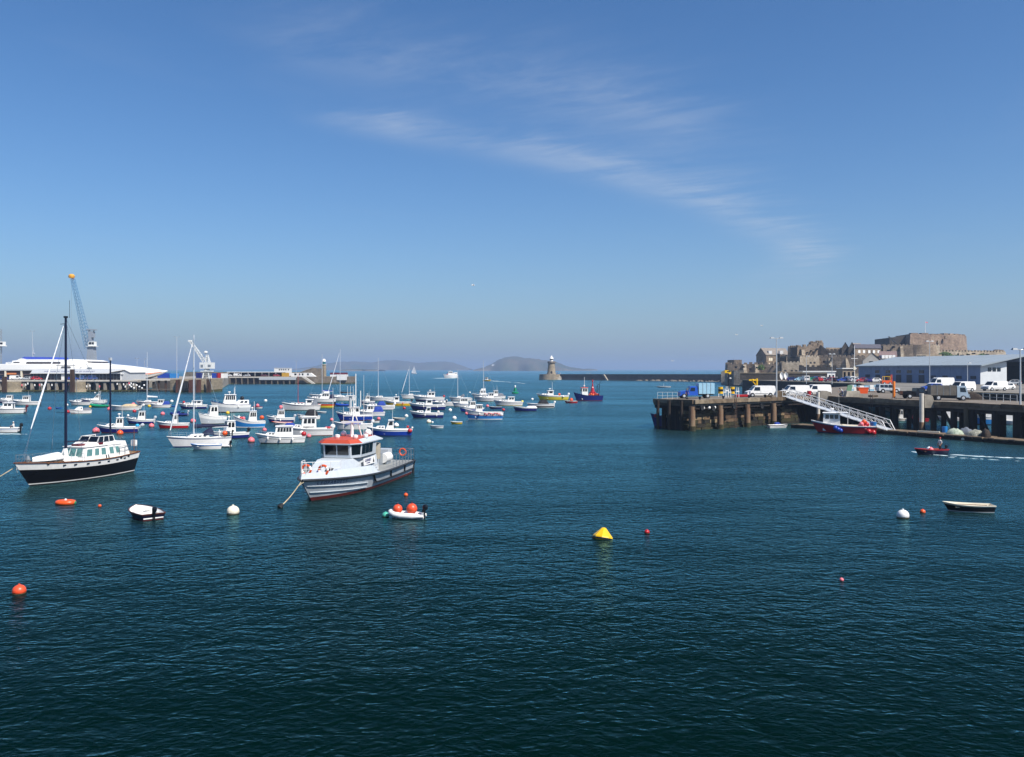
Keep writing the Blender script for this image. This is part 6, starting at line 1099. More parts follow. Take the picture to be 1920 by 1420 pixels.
autosmooth(G().lathe([(2.9, lz(682.5)), (3.5, lz(681)), (3.5, lz(678)), (2.6, lz(677.8))], (0, 0, 0), 18).build('gallery', STONE, LH), 40); autosmooth(G().lathe([(1.5, lz(677.8)), (1.5, lz(675.8))], (0, 0, 0), 14).build('lantern_base', WHITE, LH)); G().lathe([(1.35, lz(675.8)), (1.35, lz(673))], (0, 0, 0), 10).build('lantern', GLASS, LH)
for k in range(8): a = k * math.pi / 4; G().tube((1.42 * math.cos(a), 1.42 * math.sin(a), lz(675.8)), (1.42 * math.cos(a), 1.42 * math.sin(a), lz(673)), .1, .1, 4).build('glazing_bar', WHITE, LH)
autosmooth(G().lathe([(2.0, lz(673)), (1.6, lz(671.2)), (.7, lz(668.8)), (.25, lz(667.5)), (.2, lz(666.5))], (0, 0, 0), 14).build('dome', WHITE, LH), 60); G().box(-.6, .6, -3.9, -3.0, lz(702), lz(696)).build('door', DARKB, LH)
G().hexa([(5, -8, 0), (13, -6, -.5), (13, -4, -.5), (5, -6, 0)], [(2.5, -6, lz(702)), (5, -6, lz(702)), (5, -4, lz(702)), (2.5, -4, lz(702))]).build('steps', CONC, LH)
for k, (px, c_) in enumerate(((1024, WHITE), (1043, WHITE), (1045, RED), (1050, WHITE), (1073, NAVY), (1108, RED), (1118, WHITE), (1125, WHITE))):
    t_ = (px - 1034) / 368 * .86; b_ = (p0.lerp(p1, t_) + nn * 4 + Vector((0, 0, 4.35 + .9 * max(0, t_)))) if px > 1046 else at(px, DL - 6, lz(702))
    person({1024: 'person left of the lighthouse foot', 1043: 'person in white right beside the lighthouse door', 1045: 'person in red right of the lighthouse', 1050: 'person in white at the start of the breakwater', 1073: 'person in dark clothes strolling on the breakwater near the lighthouse', 1108: 'person in red halfway along the breakwater', 1118: 'person in white halfway along the breakwater, left of another', 1125: 'person in white halfway along the breakwater, right of another'}[px], b_, R(40 * k), c_, NAVY, 'stand')
# ---------------------------------------------------------------- right: piled fish quay, pontoon, gangway
ZD = 4.55
def hit(px, P, Q):
    """plan point where the sight line through column px meets the line P-Q"""
    k = (px - CX) / FPX; (x0, y0), (x1, y1) = P, Q; den = (x1 - x0) - k * (y1 - y0); t_ = (k * y0 - x0) / den; return Vector((x0 + (x1 - x0) * t_, y0 + (y1 - y0) * t_, 0))
KA, KB, KC, KE, KF = (22.3, 131), (27.5, 126), (48, 142), (54.3, 146), (66.5, 108); far_ = (71, 94)
FQ = thing('fish_quay', 'dark timber and concrete quay on piles with vehicles on its deck at right', 'pier', (0, 0, 0))
DECKM = M('quay_deck', '#7d7264', .9, var=.3, scale=.35, bump=.02, col2='#574e42'); TIMB = M('dark_timber', '#2b211a', .9, var=.3, scale=1.2, bump=.03, streak=True); TIMB_L = M('weathered_lit_timber', '#7d6a52', .9, var=.35, scale=1.0, bump=.03, streak=True)
RUSTP = M('rust_pile', '#6a4530', .9, var=.3, scale=1.2, bump=.03, col2='#806c54', streak=True)
deck = [KA, KB, KC, KE, KF, far_, (84, 97), (76, 126), (69, 146), (75, 159), (99, 238), (62, 190), (40, 152), (26, 140)]
G().prism(deck, 3.75, ZD).build('deck', DECKM, FQ)
def edge_run(P, Q, step, z0, z1, out, th_, name, mats, r, parent, jit=.04):
    P, Q = Vector((*P, 0)), Vector((*Q, 0)); L = (Q - P).length; d = (Q - P).normalized(); n = Vector((d.y, -d.x, 0)); k = max(1, round(L / step))
    for i in range(k):
        A = P + d * (L * i / k + .03); B = P + d * (L * (i + 1) / k - .03); o_ = out + r.uniform(-jit, jit); dz = r.uniform(-.05, .05)
        G().hexa([A + n * o_ + Vector((0, 0, z0)), B + n * o_ + Vector((0, 0, z0)), B + n * (o_ - th_) + Vector((0, 0, z0)), A + n * (o_ - th_) + Vector((0, 0, z0))][::1], [A + n * o_ + Vector((0, 0, z1 + dz)), B + n * o_ + Vector((0, 0, z1 + dz)), B + n * (o_ - th_) + Vector((0, 0, z1 + dz)), A + n * (o_ - th_) + Vector((0, 0, z1 + dz))]).build(name, mats[r.randrange(len(mats))], parent)
rr = random.Random(21)
EDGE = [M('edge_beam', '#84715a', .9, var=.3, scale=1.0, bump=.02), M('edge_beam2', '#6c5a45', .9, var=.3, scale=1.0, bump=.02), M('edge_beam3', '#8f806a', .9, var=.3, scale=1.0, bump=.02)]
for P, Q in ((KA, KB), (KB, KC), (KC, KE), (KE, KF), (KF, far_)): edge_run(P, Q, 3.2, 4.1, ZD + .14, .30, .62, 'edge_beam', EDGE, rr, FQ)
for P, Q in ((KA, KB), (KB, KC), (KC, KE), (KE, KF), (KF, far_)): edge_run(P, Q, 8.0, 3.25, 3.74, -.25, .5, 'cross_beam', [TIMB], rr, FQ, .0)
# coursed wall behind the head's piles: every stone its own block
STN = [M(f'quay_stone{i}', c1, .92, var=.35, scale=1.1, bump=.05, col2=c2) for i, (c1, c2) in enumerate((('#7a6349', '#4c3a2a'), ('#66503a', '#3c2d20'), ('#94805f', '#5e4a35'), ('#4a3827', '#2b2017')))]
WEED = [M(f'weedy_stone{i}', c1, .92, var=.4, scale=1.3, bump=.05, col2=c2) for i, (c1, c2) in enumerate((('#2c2517', '#14110b'), ('#3f3a1a', '#1c190d')))]
wb = Vector((*KB, 0)); wc = Vector((*KC, 0)); wd = (wc - wb).normalized(); wn = Vector((wd.y, -wd.x, 0)); WL = (wc - wb).length + 3.2
zs = [-.6, .35, .95, 1.5, 2.0, 2.5, 3.0, 3.3]
for j in range(len(zs) - 1):
    x = .6 - .5 * (j % 2)
    while x < WL - .3:
        l = rr.uniform(1.2, 2.3); x1 = min(WL, x + l - .04); o_ = -1.0 - .22 * j * .5 + rr.uniform(-.10, .10); A = wb + wd * x + wn * o_; B = wb + wd * x1 + wn * o_
        mt = (WEED if j < 2 or (j == 2 and rr.random() < .6) else STN); G().hexa([A + Vector((0, 0, zs[j])), B + Vector((0, 0, zs[j])), B - wn * 1.5 + Vector((0, 0, zs[j])), A - wn * 1.5 + Vector((0, 0, zs[j]))], [A + wn * .04 + Vector((0, 0, zs[j + 1] - .05)), B + wn * .04 + Vector((0, 0, zs[j + 1] - .05)), B - wn * 1.5 + Vector((0, 0, zs[j + 1] - .05)), A - wn * 1.5 + Vector((0, 0, zs[j + 1] - .05))]).build('stone', mt[rr.randrange(len(mt))], FQ); x += l
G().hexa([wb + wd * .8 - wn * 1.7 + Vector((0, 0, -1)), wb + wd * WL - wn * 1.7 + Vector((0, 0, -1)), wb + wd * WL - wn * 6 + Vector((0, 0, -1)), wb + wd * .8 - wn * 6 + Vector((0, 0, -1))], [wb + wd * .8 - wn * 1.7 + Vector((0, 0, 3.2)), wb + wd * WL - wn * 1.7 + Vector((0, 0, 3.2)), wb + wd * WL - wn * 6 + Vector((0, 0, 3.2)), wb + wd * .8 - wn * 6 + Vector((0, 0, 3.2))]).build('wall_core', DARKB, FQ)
def pile(p, r, z1, mat, lean=0, n=10, name='pile', z0=-1.5): o = autosmooth(G().tube((p.x, p.y, z0), (p.x + lean, p.y, z1), r, r * .94, n).build(name, mat, FQ)); return o
for px, r in ((1297, .52), (1350, .50), (1401, .48), (1450, .50)): p = hit(px, KB, KC) + wn * .05; pile(p, r, 3.7, RUSTP); G().tube((p.x, p.y, -1), (p.x, p.y, .75), r + .04, r + .03, 12).build('weed_band', WEED[1], FQ); G().box(p.x - .45, p.x + .45, p.y - .35, p.y + .35, 3.2, 3.78).build('pile_cap', TIMB, FQ)
for px, r in ((1235, .26), (1256, .26), (1279, .26)): p = hit(px, KA, KB); pile(p + Vector((-.2, -.45, 0)), r, ZD, TIMB)
for px, dd in ((1245, 3), (1262, 5), (1270, 2), (1287, 3.5), (1250, 7), (1283, 7)): p = hit(px, KA, KB) ; pile(Vector((p.x * (1 + dd / 130), p.y + dd, 0)), .4, 3.8, TIMB)
for px in (1475, 1490, 1506, 1520): p = hit(px, KC, KE); pile(p + Vector((0, 3, 0)), .5, 3.8, TIMB)
lit = 0
for px, r in ((1568, .4), (1592, .4), (1620, .42), (1650, .42), (1674, .48), (1713, .42), (1746, .42), (1784, .46), (1820, .55), (1862, .5), (1903, .55)):
    p = hit(px, KE, KF); pile(p + Vector((.5, .3, 0)), r, 3.8, TIMB); pile(p + Vector((5.5, 1.8, 0)), r * .9, 3.8, TIMB)
for pa, pb in ((1686, 1710), (1758, 1782), (1824, 1848)): A, B = hit(pa, KE, KF), hit(pb, KE, KF); G().tube((A.x + 1, A.y + .6, 3.7), (B.x + 1, B.y + .6, .2), .22, .22, 6).build('brace', TIMB, FQ)
p = hit(1808, KE, KF); pile(p + Vector((.1, -.3, 0)), .32, 3.9, TIMB_L)  # paler than its neighbours: sunlight on this pile is put into the colour
for k, px in enumerate((1312, 1333, 1372, 1424)):
    p = hit(px, KB, KC) + wn * .42; autosmooth(G().lathe([(.22, -.1), (.40, -.13), (.44, 0), (.40, .13), (.22, .1)], (0, 0, 0), 14).build('tyre_fender', RUBBER, FQ)).matrix_local = Matrix.Translation((p.x, p.y, 3.5 - .2 * (k % 2))) @ Matrix.Rotation(math.atan2(wn.y, wn.x), 4, 'Z') @ Matrix.Rotation(R(90), 4, 'Y')
for px in (1376, 1638):
    p = hit(px, KB, KC) + wn * .38 if px < 1500 else hit(px, KE, KF) + Vector((-.4, -.15, 0)); dd = wd if px < 1500 else Vector((.3, -.954, 0)); g = G()
    for s_ in (-.22, .22): g.tube(p + dd * s_ + Vector((0, 0, -.3)), p + dd * s_ + Vector((0, 0, 5.3)), .04, .04, 5)
    for k in range(15): g.tube(p - dd * .22 + Vector((0, 0, .1 + .3 * k)), p + dd * .22 + Vector((0, 0, .1 + .3 * k)), .025, .025, 4)
    g.build('ladder', M('rusty_steel', '#5b4436', .8, var=.3, scale=4), FQ)
for k, px in enumerate((1318, 1362, 1410, 1440)):
    p = hit(px, KB, KC) - wn * .6; o = thing('bollard', f'{("first", "second", "third", "fourth")[k]} black bollard along the quay head edge from the left', 'bollard', (p.x, p.y, ZD), 0, 'quay bollards'); autosmooth(G().lathe([(.2, 0), (.15, .1), (.14, .4), (.22, .45), (.22, .55), (.1, .6)], (0, 0, 0), 12).build('post', BLACK, o)); G().lathe([(.3, 0), (.3, .04)], (0, 0, 0), 12).build('base_plate', MIDGREY, o)
for k, px in enumerate((1321, 1332, 1342)):
    p = hit(px, KB, KC) - wn * .3; o = tag(autosmooth(G().ball((0, 0, 0), .3, 10, 7).build('float', WHITE)), f'{("left", "middle", "right")[k]} white float of three hung under the quay head deck', 'float', 'floats under the quay head'); o.location = (p.x, p.y, 3.4); 
for k, (px, y, w_, n_) in enumerate(((1443, 747, 1.0, 3), (1552, 742, 1.2, 4), (1640, 745, 1.4, 2))):
    o = thing('pallet_stack', f'stack of grey wooden pallets on the quay, {("beside the white van with roof bars", "behind the gangway guide pile", "left of the orange steel post")[k]}', 'pallets', gz(px, y, ZD + .004) + Vector((0, .6, 0)), R(15 * k))
    for j in range(n_): G().box(-w_ / 2, w_ / 2, -.45, .45, .02 + .16 * j, .10 + .16 * j).build('pallet', TIMB_L, o); G().box(-w_ / 2, -w_ / 2 + .12, -.45, .45, .10 + .16 * j, .175 + .16 * j).box(w_ / 2 - .12, w_ / 2, -.45, .45, .10 + .16 * j, .175 + .16 * j).build('bearer', TIMB_L, o)
# dark mass painting in the shaded void under the deck at the inner corner
G().prism([(47, 146), (58, 150), (70, 175), (52, 176)], -1, 3.7).build('void_shade', DARKB, FQ)
# white guide piles with concrete brackets
for px, ytop, bx0, bx1 in ((1728, 738, 1734, 1752), (1534, 735, 1540, 1560)):
    p = hit(px, (KE[0] - 1.6, KE[1] - 1), (KF[0] - 1.6, KF[1] - 1)); o = thing('guide_pile', f'pale steel guide pile rising beside a concrete bracket {"by the dark pickup" if px > 1700 else "behind the gangway"}', 'pile', (p.x, p.y, 0))
    autosmooth(G().lathe([(.33, -1), (.33, 1.6)], (0, 0, 0), 14).build('rusty_foot', RUSTP, o)); autosmooth(G().lathe([(.31, 1.6), (.31, zat(ytop, p.y))], (0, 0, 0), 14).build('tube', CONC_P, o)); w_ = (bx1 - bx0) / FPX * p.y
    G().extr([(.35, -.2, 3.7), (.35 + w_, -.2, 3.7), (.35 + w_, -.2, 4.6), (.35 + w_ * .85, -.2, 5.4), (.35 + w_ * .6, -.2, 5.6), (.35, -.2, 5.6)], (0, 1.4, 0)).build('bracket', CONC, o)
# pontoon
PO = thing('pontoon', 'low dark floating pontoon along the foot of the fish quay', 'pontoon', (0, 0, 0)); pq = [(44.5, 133), (53, 121.5), (63, 102), (67, 92)]
rr = random.Random(3)
for (P, Q), nseg in zip(zip(pq, pq[1:]), (2, 4, 2)):
    P, Q = Vector((*P, 0)), Vector((*Q, 0))
    for i in range(nseg):
        A, B = P.lerp(Q, (i + .015) / nseg), P.lerp(Q, (i + .985) / nseg); d = (B - A).normalized(); n = Vector((d.y, -d.x, 0)); dz = rr.uniform(-.06, .06)
        G().hexa([A - Vector((0, 0, .5)), B - Vector((0, 0, .5)), B - n * 3 - Vector((0, 0, .5)), A - n * 3 - Vector((0, 0, .5))], [A + Vector((0, 0, .42 + dz)), B + Vector((0, 0, .42 + dz)), B - n * 3 + Vector((0, 0, .42 + dz)), A - n * 3 + Vector((0, 0, .42 + dz))]).build('float', M('pontoon_side', '#2a241d', .9, var=.3, scale=1.2), PO)
        G().hexa([A + n * .1 + Vector((0, 0, .425 + dz)), B + n * .1 + Vector((0, 0, .425 + dz)), B - n * 3.1 + Vector((0, 0, .425 + dz)), A - n * 3.1 + Vector((0, 0, .425 + dz))], [A + n * .1 + Vector((0, 0, .60 + dz)), B + n * .1 + Vector((0, 0, .60 + dz)), B - n * 3.1 + Vector((0, 0, .60 + dz)), A - n * 3.1 + Vector((0, 0, .60 + dz))]).build('decking', TIMB_L, PO)
        for t_ in (.2, .7): c = A.lerp(B, t_) + n * .16; G().tube(c + Vector((0, 0, .45)) - d * .35, c + Vector((0, 0, .45)) + d * .35, .16, .16, 8).build('tyre_fender', RUBBER, PO)
# gangway
GW = thing('gangway', 'white lattice gangway sloping from the quay down to the pontoon', 'gangway', (0, 0, 0)); A = at(1474, 141.5, 4.75); B = gz(1667, 806, .62); d = (B - A).normalized(); sd = Vector((d.y, -d.x, 0)).normalized(); upv = Vector((0, 0, 1.25)); NB = 13
for s_ in (-.75, .75):
    o_ = sd * s_; g = G(); g.tube(A + o_, B + o_, .07, .07, 6); g.build('bottom_chord', WHITE, GW); G().tube(A + o_ + upv, B + o_ + upv - d * .6, .06, .06, 6).build('handrail', WHITE, GW); G().tube(A + o_ + upv * .55, B + o_ + upv * .55 - d * .4, .03, .03, 5).build('middle_rail', WHITE, GW)
    G().tube(B + o_ + upv - d * .6, B + o_ + d * .4, .06, .06, 5).build('end_post', WHITE, GW)
    for k in range(NB):
        P, Q = A.lerp(B, k / NB) + o_, A.lerp(B, (k + 1) / NB) + o_; G().tube(P, P + upv, .035, .035, 5).build('upright', WHITE, GW)
        G().tube(P + upv, Q, .03, .03, 5).build('diagonal', WHITE, GW)
g = G(); g.hexa([A + sd * -.7, B + sd * -.7, B + sd * .7, A + sd * .7], [A + sd * -.7 + Vector((0, 0, .08)), B + sd * -.7 + Vector((0, 0, .08)), B + sd * .7 + Vector((0, 0, .08)), A + sd * .7 + Vector((0, 0, .08))]); g.build('walkway', GREYP, GW)
# boats by the quay
th, hu, d_ = boat('fishing_boat', 'red hulled fishing boat with white wheelhouse and pink buoys, moored by the gangway', 'fishing boat', 1527, 1640, 814, 158, (RED,), None, ratio=.34, fb=1.15, wh=(.61, .84, 1.55), whfront=.06, roof=WHITE, nwin=3, topf=.84, stripe=NAVY, top=WHITE, anti=ANTI_B, sheer=.6, open_s=.64, inner=CREAM, radar_=True, aer=2, rails=False, tw=.92)
c = cab(hu.x(.44), hu.x(.62), hu.bd(.5) * .8, hu.bd(.5) * .8, hu.zd(.6) + 1.72, hu.zd(.6) + 1.80, 0, 0); G().hexa(c['A'], c['T']).build('canopy_roof', WHITE, th)
for sd in (1, -1): G().tube((hu.x(.45), sd * hu.bd(.5) * .75, .4), (hu.x(.45), sd * hu.bd(.5) * .75, hu.zd(.6) + 1.72), .04, .04).build('canopy_post', WHITE, th)
M4 = th.matrix_basis
rr = random.Random(8)
for i, (q, yy, zz, r_, c_) in enumerate(((.22, .4, .95, .34, RED), (.26, .1, .9, .36, PINK), (.18, .75, .8, .36, PINK), (.24, .75, 1.35, .34, PINK), (.16, .3, 1.3, .36, RED), (.10, .55, .7, .36, PINK), (.2, .5, 1.7, .32, ORANGE), (.13, .95, .35, .38, RED), (.06, .8, .2, .40, RED))):
    o = thing('fender_buoy', f'{("red", "faded pink", "faded pink", "faded pink", "red", "faded pink", "orange", "red", "red")[i]} ball buoy in the heap on the red boat, {("forward bottom", "inner middle", "outer middle", "upper outer", "upper inner", "lower aft", "topmost", "hanging forward", "hanging lowest")[i]} one', 'buoy', M4 @ Vector((hu.x(q), yy * hu.bd(.15), zz + .1)), 0, 'ball buoys heaped on the red boat'); autosmooth(G().ball((0, 0, 0), r_, 12, 8).build('float', c_, o)); G().tube((0, 0, r_), (0, 0, r_ + .1), .06, .05).build('eye', c_, o)
for i, (q, zz) in enumerate(((.60, .65), (.64, .85), (.56, .5))):
    o = thing('fender_buoy', f'dark blue ball fender on the side of the red boat, {("middle", "foremost", "aftmost")[i]} of three', 'buoy', M4 @ Vector((hu.x(q), hu.bd(q) + .22, zz)), 0, 'blue ball fenders of the red boat'); autosmooth(G().ball((0, 0, 0), .33, 12, 8).build('float', BLUE, o)); G().tube((0, 0, .33), (0, 0, .45), .05, .05).build('eye', BLUE, o)
o = tag(autosmooth(G().lathe([(.38, 0), (.5, .55), (.47, .55), (.36, .08)], (0, 0, 0), 14).build('tub', SKYB)), 'sky blue tub on the stern rail of the red boat', 'tub'); o.location = M4 @ Vector((hu.x(.06), .1, 1.2))
tender('rowing_dinghy', 'white rowing dinghy with blue cover tied below the quay head', 1438, 1479, 803, 8, WHITE, WHITE, stripe=BLACK, cov=None)
p = gz(1458, 800); o = tag(canopy(None, -.5, .5, .5, 0, .35, CANV_B, 'bundle'), 'small blue cover bundled in the white rowing dinghy', 'cover'); o.location = p + Vector((0, .2, .35))
boat('workboat', 'dark blue boat with red bow moored behind the piles of the quay head', 'boat', 1221, 1292, 802, 178, (NAVY,), None, ratio=.3, fb=1.6, wh=(.3, .55, 1.6), nwin=4, topf=.8, top=NAVY, whcol=WHITE, rails=False, aer=0, sheer=.4, balls=((.9, .9, .3, .3, RED), (.7, .9, .2, .22, WHITE), (.6, .9, .2, .22, WHITE)))
boat('cabin_boat', 'white cabin boat seen through the quay piles, left of the red one', 'boat', 1676, 1702, 790, 175, (WHITE,), None, wh=(.4, .7, 1.5), nwin=2, aer=0, rails=False, topf=.6, stripe=YELLOW)
boat('fishing_boat', 'red boat seen through the quay piles behind the guide pile', 'fishing boat', 1706, 1740, 791, 170, (RED,), None, wh=(.6, .85, 1.5), nwin=2, aer=0, rails=False, topf=.9, top=RED, whcol=RED)
boat('workboat', 'boat with large white cabin side seen through the quay piles', 'boat', 1760, 1800, 790, 172, (GREYP,), None, wh=(.3, .8, 2.3), nwin=1, aer=0, rails=False, topf=.6, stripe=RED, glass=WHITE)
boat('fishing_boat', 'blue and white cabin boat seen through the quay piles at right', 'fishing boat', 1826, 1868, 797, 168, (SKYB,), None, wh=(.3, .75, 1.9), roof=SKYB, nwin=4, aer=0, rails=False, topf=.7, fb=1.3)
boat('cabin_boat', 'grey boat with white awning seen through the piles near the right edge', 'boat', 1872, 1918, 797, 168, (GREYP,), None, wh=(.3, .8, 2.2), nwin=1, aer=0, rails=False, topf=.6, roof=WHITE)
# gear on the pontoon
NET = M('green_net', '#7d8f78', .95, var=.4, scale=6, bump=.05, col2='#b9bfae')
def heap(name, label, cat, px, y, w_, h_, mat, seed, dep=1.0):
    p = gz(px, y, .62); r = random.Random(seed); rows = []
    for i in range(10):
        t_ = i / 9; rows.append([Vector(((t_ - .5) * w_, dep * math.cos(a) * (.5 + .5 * math.sin(t_ * math.pi)) + r.uniform(-.05, .05), h_ * math.sin(a) * (math.sin(t_ * math.pi) ** .5) * r.uniform(.75, 1.1) + .0)) for a in [math.pi * k / 8 for k in range(9)]])
    o = tag(autosmooth(G().grid(rows).build(name, mat), 80), label, cat); o.location = p + Vector((0, .9, 0)); o.rotation_euler = (0, 0, R(-28)); return o
heap('net_heap', 'heap of pale green netting on the pontoon, left of the grey tarpaulin', 'netting', 1797, 815, 2.2, .8, NET, 1); heap('tarpaulin', 'grey tarpaulin covering gear on the pontoon', 'tarpaulin', 1819, 815, 2.0, .95, CANV_G, 2); heap('net_heap', 'heap of pale rope and netting right of the grey tarpaulin', 'netting', 1838, 818, 2.6, .8, M('pale_net', '#a8a898', .95, var=.4, scale=6, bump=.05), 3); heap('pot_heap', 'brown heap of pots at the right end of the nets', 'fishing gear', 1856, 820, 1.2, 1.1, M('brown_pots', '#3a2d22', .95, var=.4, scale=5, bump=.06), 4)
o = tag(autosmooth(G().lathe([(.34, 0), (.38, .8), (.34, .82)], (0, 0, 0), 14).build('barrel', SKYB)), 'sky blue barrel standing on the pontoon', 'barrel'); o.location = gz(1777, 812, .62) + Vector((0, .8, 0))
o = tag(G().box(-1.4, 1.4, -.2, .2, 0, .18).build('plank', CREAM), 'pale plank lying on the pontoon left of the blue barrel', 'plank'); o.location = gz(1748, 812, .63) + Vector((0, 1.0, 0)); o.rotation_euler = (0, 0, R(-40))
# things on the quay deck
def dk(px, y): return gz(px, y, ZD + .004)
lorry('pickup_lorry', 'blue bonneted pickup lorry with pale blue box on the quay head', dk(1305, 747), R(0) + 182, paint('truck_blue', '#1d4fae'), PALEB, 5.6, 1.75, True, True, .75, 2.1)
vehicle('van', 'parked_van', 'white van with roof bars on the quay head beside the lamp post', 'van', dk(1425, 744.5), 181, WHITE, 'white vans', roof_bars)
vehicle('van', 'parked_van', 'white van right of the tall lamp post, above the gangway head', 'van', dk(1490, 743), 184, WHITE, 'white vans'); vehicle('van', 'parked_van', 'white van behind the gangway, rearmost of the three on the quay head', 'van', dk(1531, 741), 186, WHITE, 'white vans')
vehicle('off_roader', 'parked_off_roader', 'silver off roader parked left of the orange post', 'car', dk(1664, 737), 2, GREYP)
lorry('pickup_truck', 'black flatbed pickup truck behind the concrete bracket', dk(1718, 747.5), -4, BLACK, BLACK, 5.0, 1.0, True, False, .7, 1.85, None, 'pickup'); lorry('tipper_lorry', 'silver cabbed lorry with grey box body facing right', dk(1778, 751), -14, paint('silver_blue', '#9fb0bd'), M('lorry_body', '#6b655c', .7, var=.2, scale=1), 5.4, 1.5, False, True, .8, 2.15)
o = thing('steel_post', 'bright orange steel post standing at the quay edge', 'post', dk(1676, 747)); autosmooth(G().lathe([(.22, 0), (.22, 2.75), (.2, 2.8)], (0, 0, 0), 14).build('post', M('post_orange', '#e07a18', .5), o)); G().box(-.35, .35, -.35, .35, 0, .08).build('base_plate', MIDGREY, o)
o = thing('davit_crane', 'yellow davit crane behind the white van on the quay head', 'crane', dk(1419, 740)); h_ = zat(710, o.location.y) - ZD; G().tube((0, 0, 0), (0, 0, h_), .2, .18, 8).build('post', YELLOW, o); G().box(-1.5, .2, -.14, .14, h_ - .45, h_ - .15).build('arm', YELLOW, o); G().tube((-1.0, 0, h_ - .3), (0, 0, h_ - 1.5), .1, .1).build('strut', YELLOW, o); G().lathe([(.2, 0), (.25, .2), (.2, .4)], (-.8, 0, h_ - .5), 8).build('winch', YELLOW, o)
for i, px in enumerate((1351, 1373)):
    o = thing('gas_drum_rack', f'yellow and black drum rack with white legs, {"left" if i == 0 else "right"} of two on the quay head', 'equipment', dk(px, 744.5)); 
    for k in range(3): autosmooth(G().lathe([(.42, 0), (.42, .38)], (0, 0, .55 + .4 * k), 12).build('drum', YELLOW if k % 2 == 0 else BLACK, o))
    for sx_ in (-.4, .4): G().tube((sx_, -.3, 0), (sx_, -.3, .6), .06, .06).build('leg', WHITE, o)
for i, px in enumerate((1359, 1363, 1368, 1383)):
    o = thing('tubular_rack', f'white tubular rack on the quay head, {("first", "second", "third", "fourth")[i]} from the blue lorry', 'equipment', dk(px, 745.5)); hh = (1.5, 1.9, 1.5, 1.7)[i]
    for sx_ in (-.22, .22): G().tube((sx_, 0, 0), (sx_ * .6, 0, hh), .05, .05).build('upright', WHITE, o)
    G().box(-.3, .3, -.05, .05, hh * .55, hh * .65).build('cross_bar', WHITE, o)
o = thing('red_skip', 'low red pallet tray beside the white van on the quay head', 'tray', dk(1391, 745)); G().box(-1.1, 1.1, -.6, .6, .12, .45).build('tray', RED, o); G().box(-1, 1, -.5, .5, 0, .12).build('runner', BLACK, o)
person('person in dark clothes standing by the blue pickup lorry', dk(1288, 748.5), R(-60), NAVY, M('trousers_dark', '#23262e', .9)); person('person in white top bending beside the motorbike on the quay', dk(1579, 743), R(200), M('shirt_white', '#d9d6d2', .9), BLUE, 'lean')
o = thing('motorbike', 'dark motorbike parked behind the gangway', 'motorbike', dk(1583, 743.5), R(10))
for x in (-.65, .65): w_ = autosmooth(G().tube((x, -.06, .32), (x, .06, .32), .32, .32, 14).build('wheel', RUBBER, o)); G().tube((x, -.07, .32), (x, .07, .32), .15, .15, 10).build('hub', STEEL, w_)
G().box(-.3, .35, -.14, .14, .35, .7).build('engine', MIDGREY, o); G().box(-.75, .0, -.14, .14, .72, .82).build('seat', BLACK, o); autosmooth(G().ball((.2, 0, .8), .22, 8, 6).build('fuel_tank', NAVY, o)); G().tube((.65, 0, .35), (.45, 0, 1.0), .04, .04).tube((.45, -.35, 1.05), (.45, .35, 1.05), .025, .025).build('handlebar', STEEL, o)
o = thing('tail_lift', 'green board leaning up behind the motorbike', 'board', dk(1590, 742)); G().hexa([(-.5, -.1, 0), (.4, -.1, 0), (.4, .0, 0), (-.5, .0, 0)], [(.1, .3, 1.9), (1.0, .3, 1.9), (1.0, .4, 1.9), (.1, .4, 1.9)]).build('board', M('board_green', '#4f7a5c', .7), o); G().tube((.3, .5, 0), (.6, .35, 1.2), .03, .03).build('prop', MIDGREY, o)
for i, (px0, px1, y, h_) in enumerate(((1594, 1604, 735, 1.35), (1610, 1627, 735, 1.2), (1629, 1645, 735, 1.3))):
    p = dk((px0 + px1) / 2, y); w_ = (px1 - px0) / FPX * p.y; o = thing('crate_stack', f'stack of white plastic fish crates on the quay, {("left", "middle", "right")[i]} of three', 'crates', p, 0, 'stacks of fish crates')
    nx = max(2, int(w_ / .8)); nz = 3
    for a in range(nx):
        for b in range(nz): G().box(-w_ / 2 + w_ * (a + .04) / nx, -w_ / 2 + w_ * (a + .96) / nx, -.5, .5, .15 + h_ * (b + .04) / nz, .15 + h_ * (b + .94) / nz).build('crate', WHITE if (a + b) % 3 else PALEB, o)
    G().box(-w_ / 2, w_ / 2, -.55, .55, 0, .14).build('pallet', WOOD, o)
o = thing('orange_bin', 'orange red plastic bin on the quay left of the silver off roader', 'bin', dk(1617, 738)); G().hexa([(-.8, -.5, 0), (.8, -.5, 0), (.8, .5, 0), (-.8, .5, 0)], [(-1, -.6, 1.1), (1, -.6, 1.1), (1, .6, 1.1), (-1, .6, 1.1)]).build('tub', ORANGE, o); G().box(-1.05, 1.05, -.65, .65, 1.1, 1.18).build('rim', ORANGE, o)
o = thing('concrete_block', 'grey concrete block on the quay between the crates and motorbike', 'block', dk(1597, 744)); G().hexa([(-1.3, -.7, 0), (1.4, -.7, 0), (1.4, .7, 0), (-1.3, .7, 0)], [(-1.0, -.5, 1.0), (1.2, -.5, 1.0), (1.2, .5, 1.0), (-1.0, .5, 1.0)]).build('block', CONC, o)
o = thing('concrete_block', 'tan wooden crate at the foot of the tall lamp post', 'crate', dk(1464, 745)); 
for k in range(4): G().box(-.7, .7, -.5, .5, .02 + .27 * k, .27 + .27 * k).build('board', TIMB_L, o)
o = thing('red_drum', 'red drum behind the gangway rail', 'drum', dk(1517, 744)); autosmooth(G().lathe([(.35, 0), (.35, 1.0), (.3, 1.02)], (0, 0, 0), 14).build('drum', RED, o))
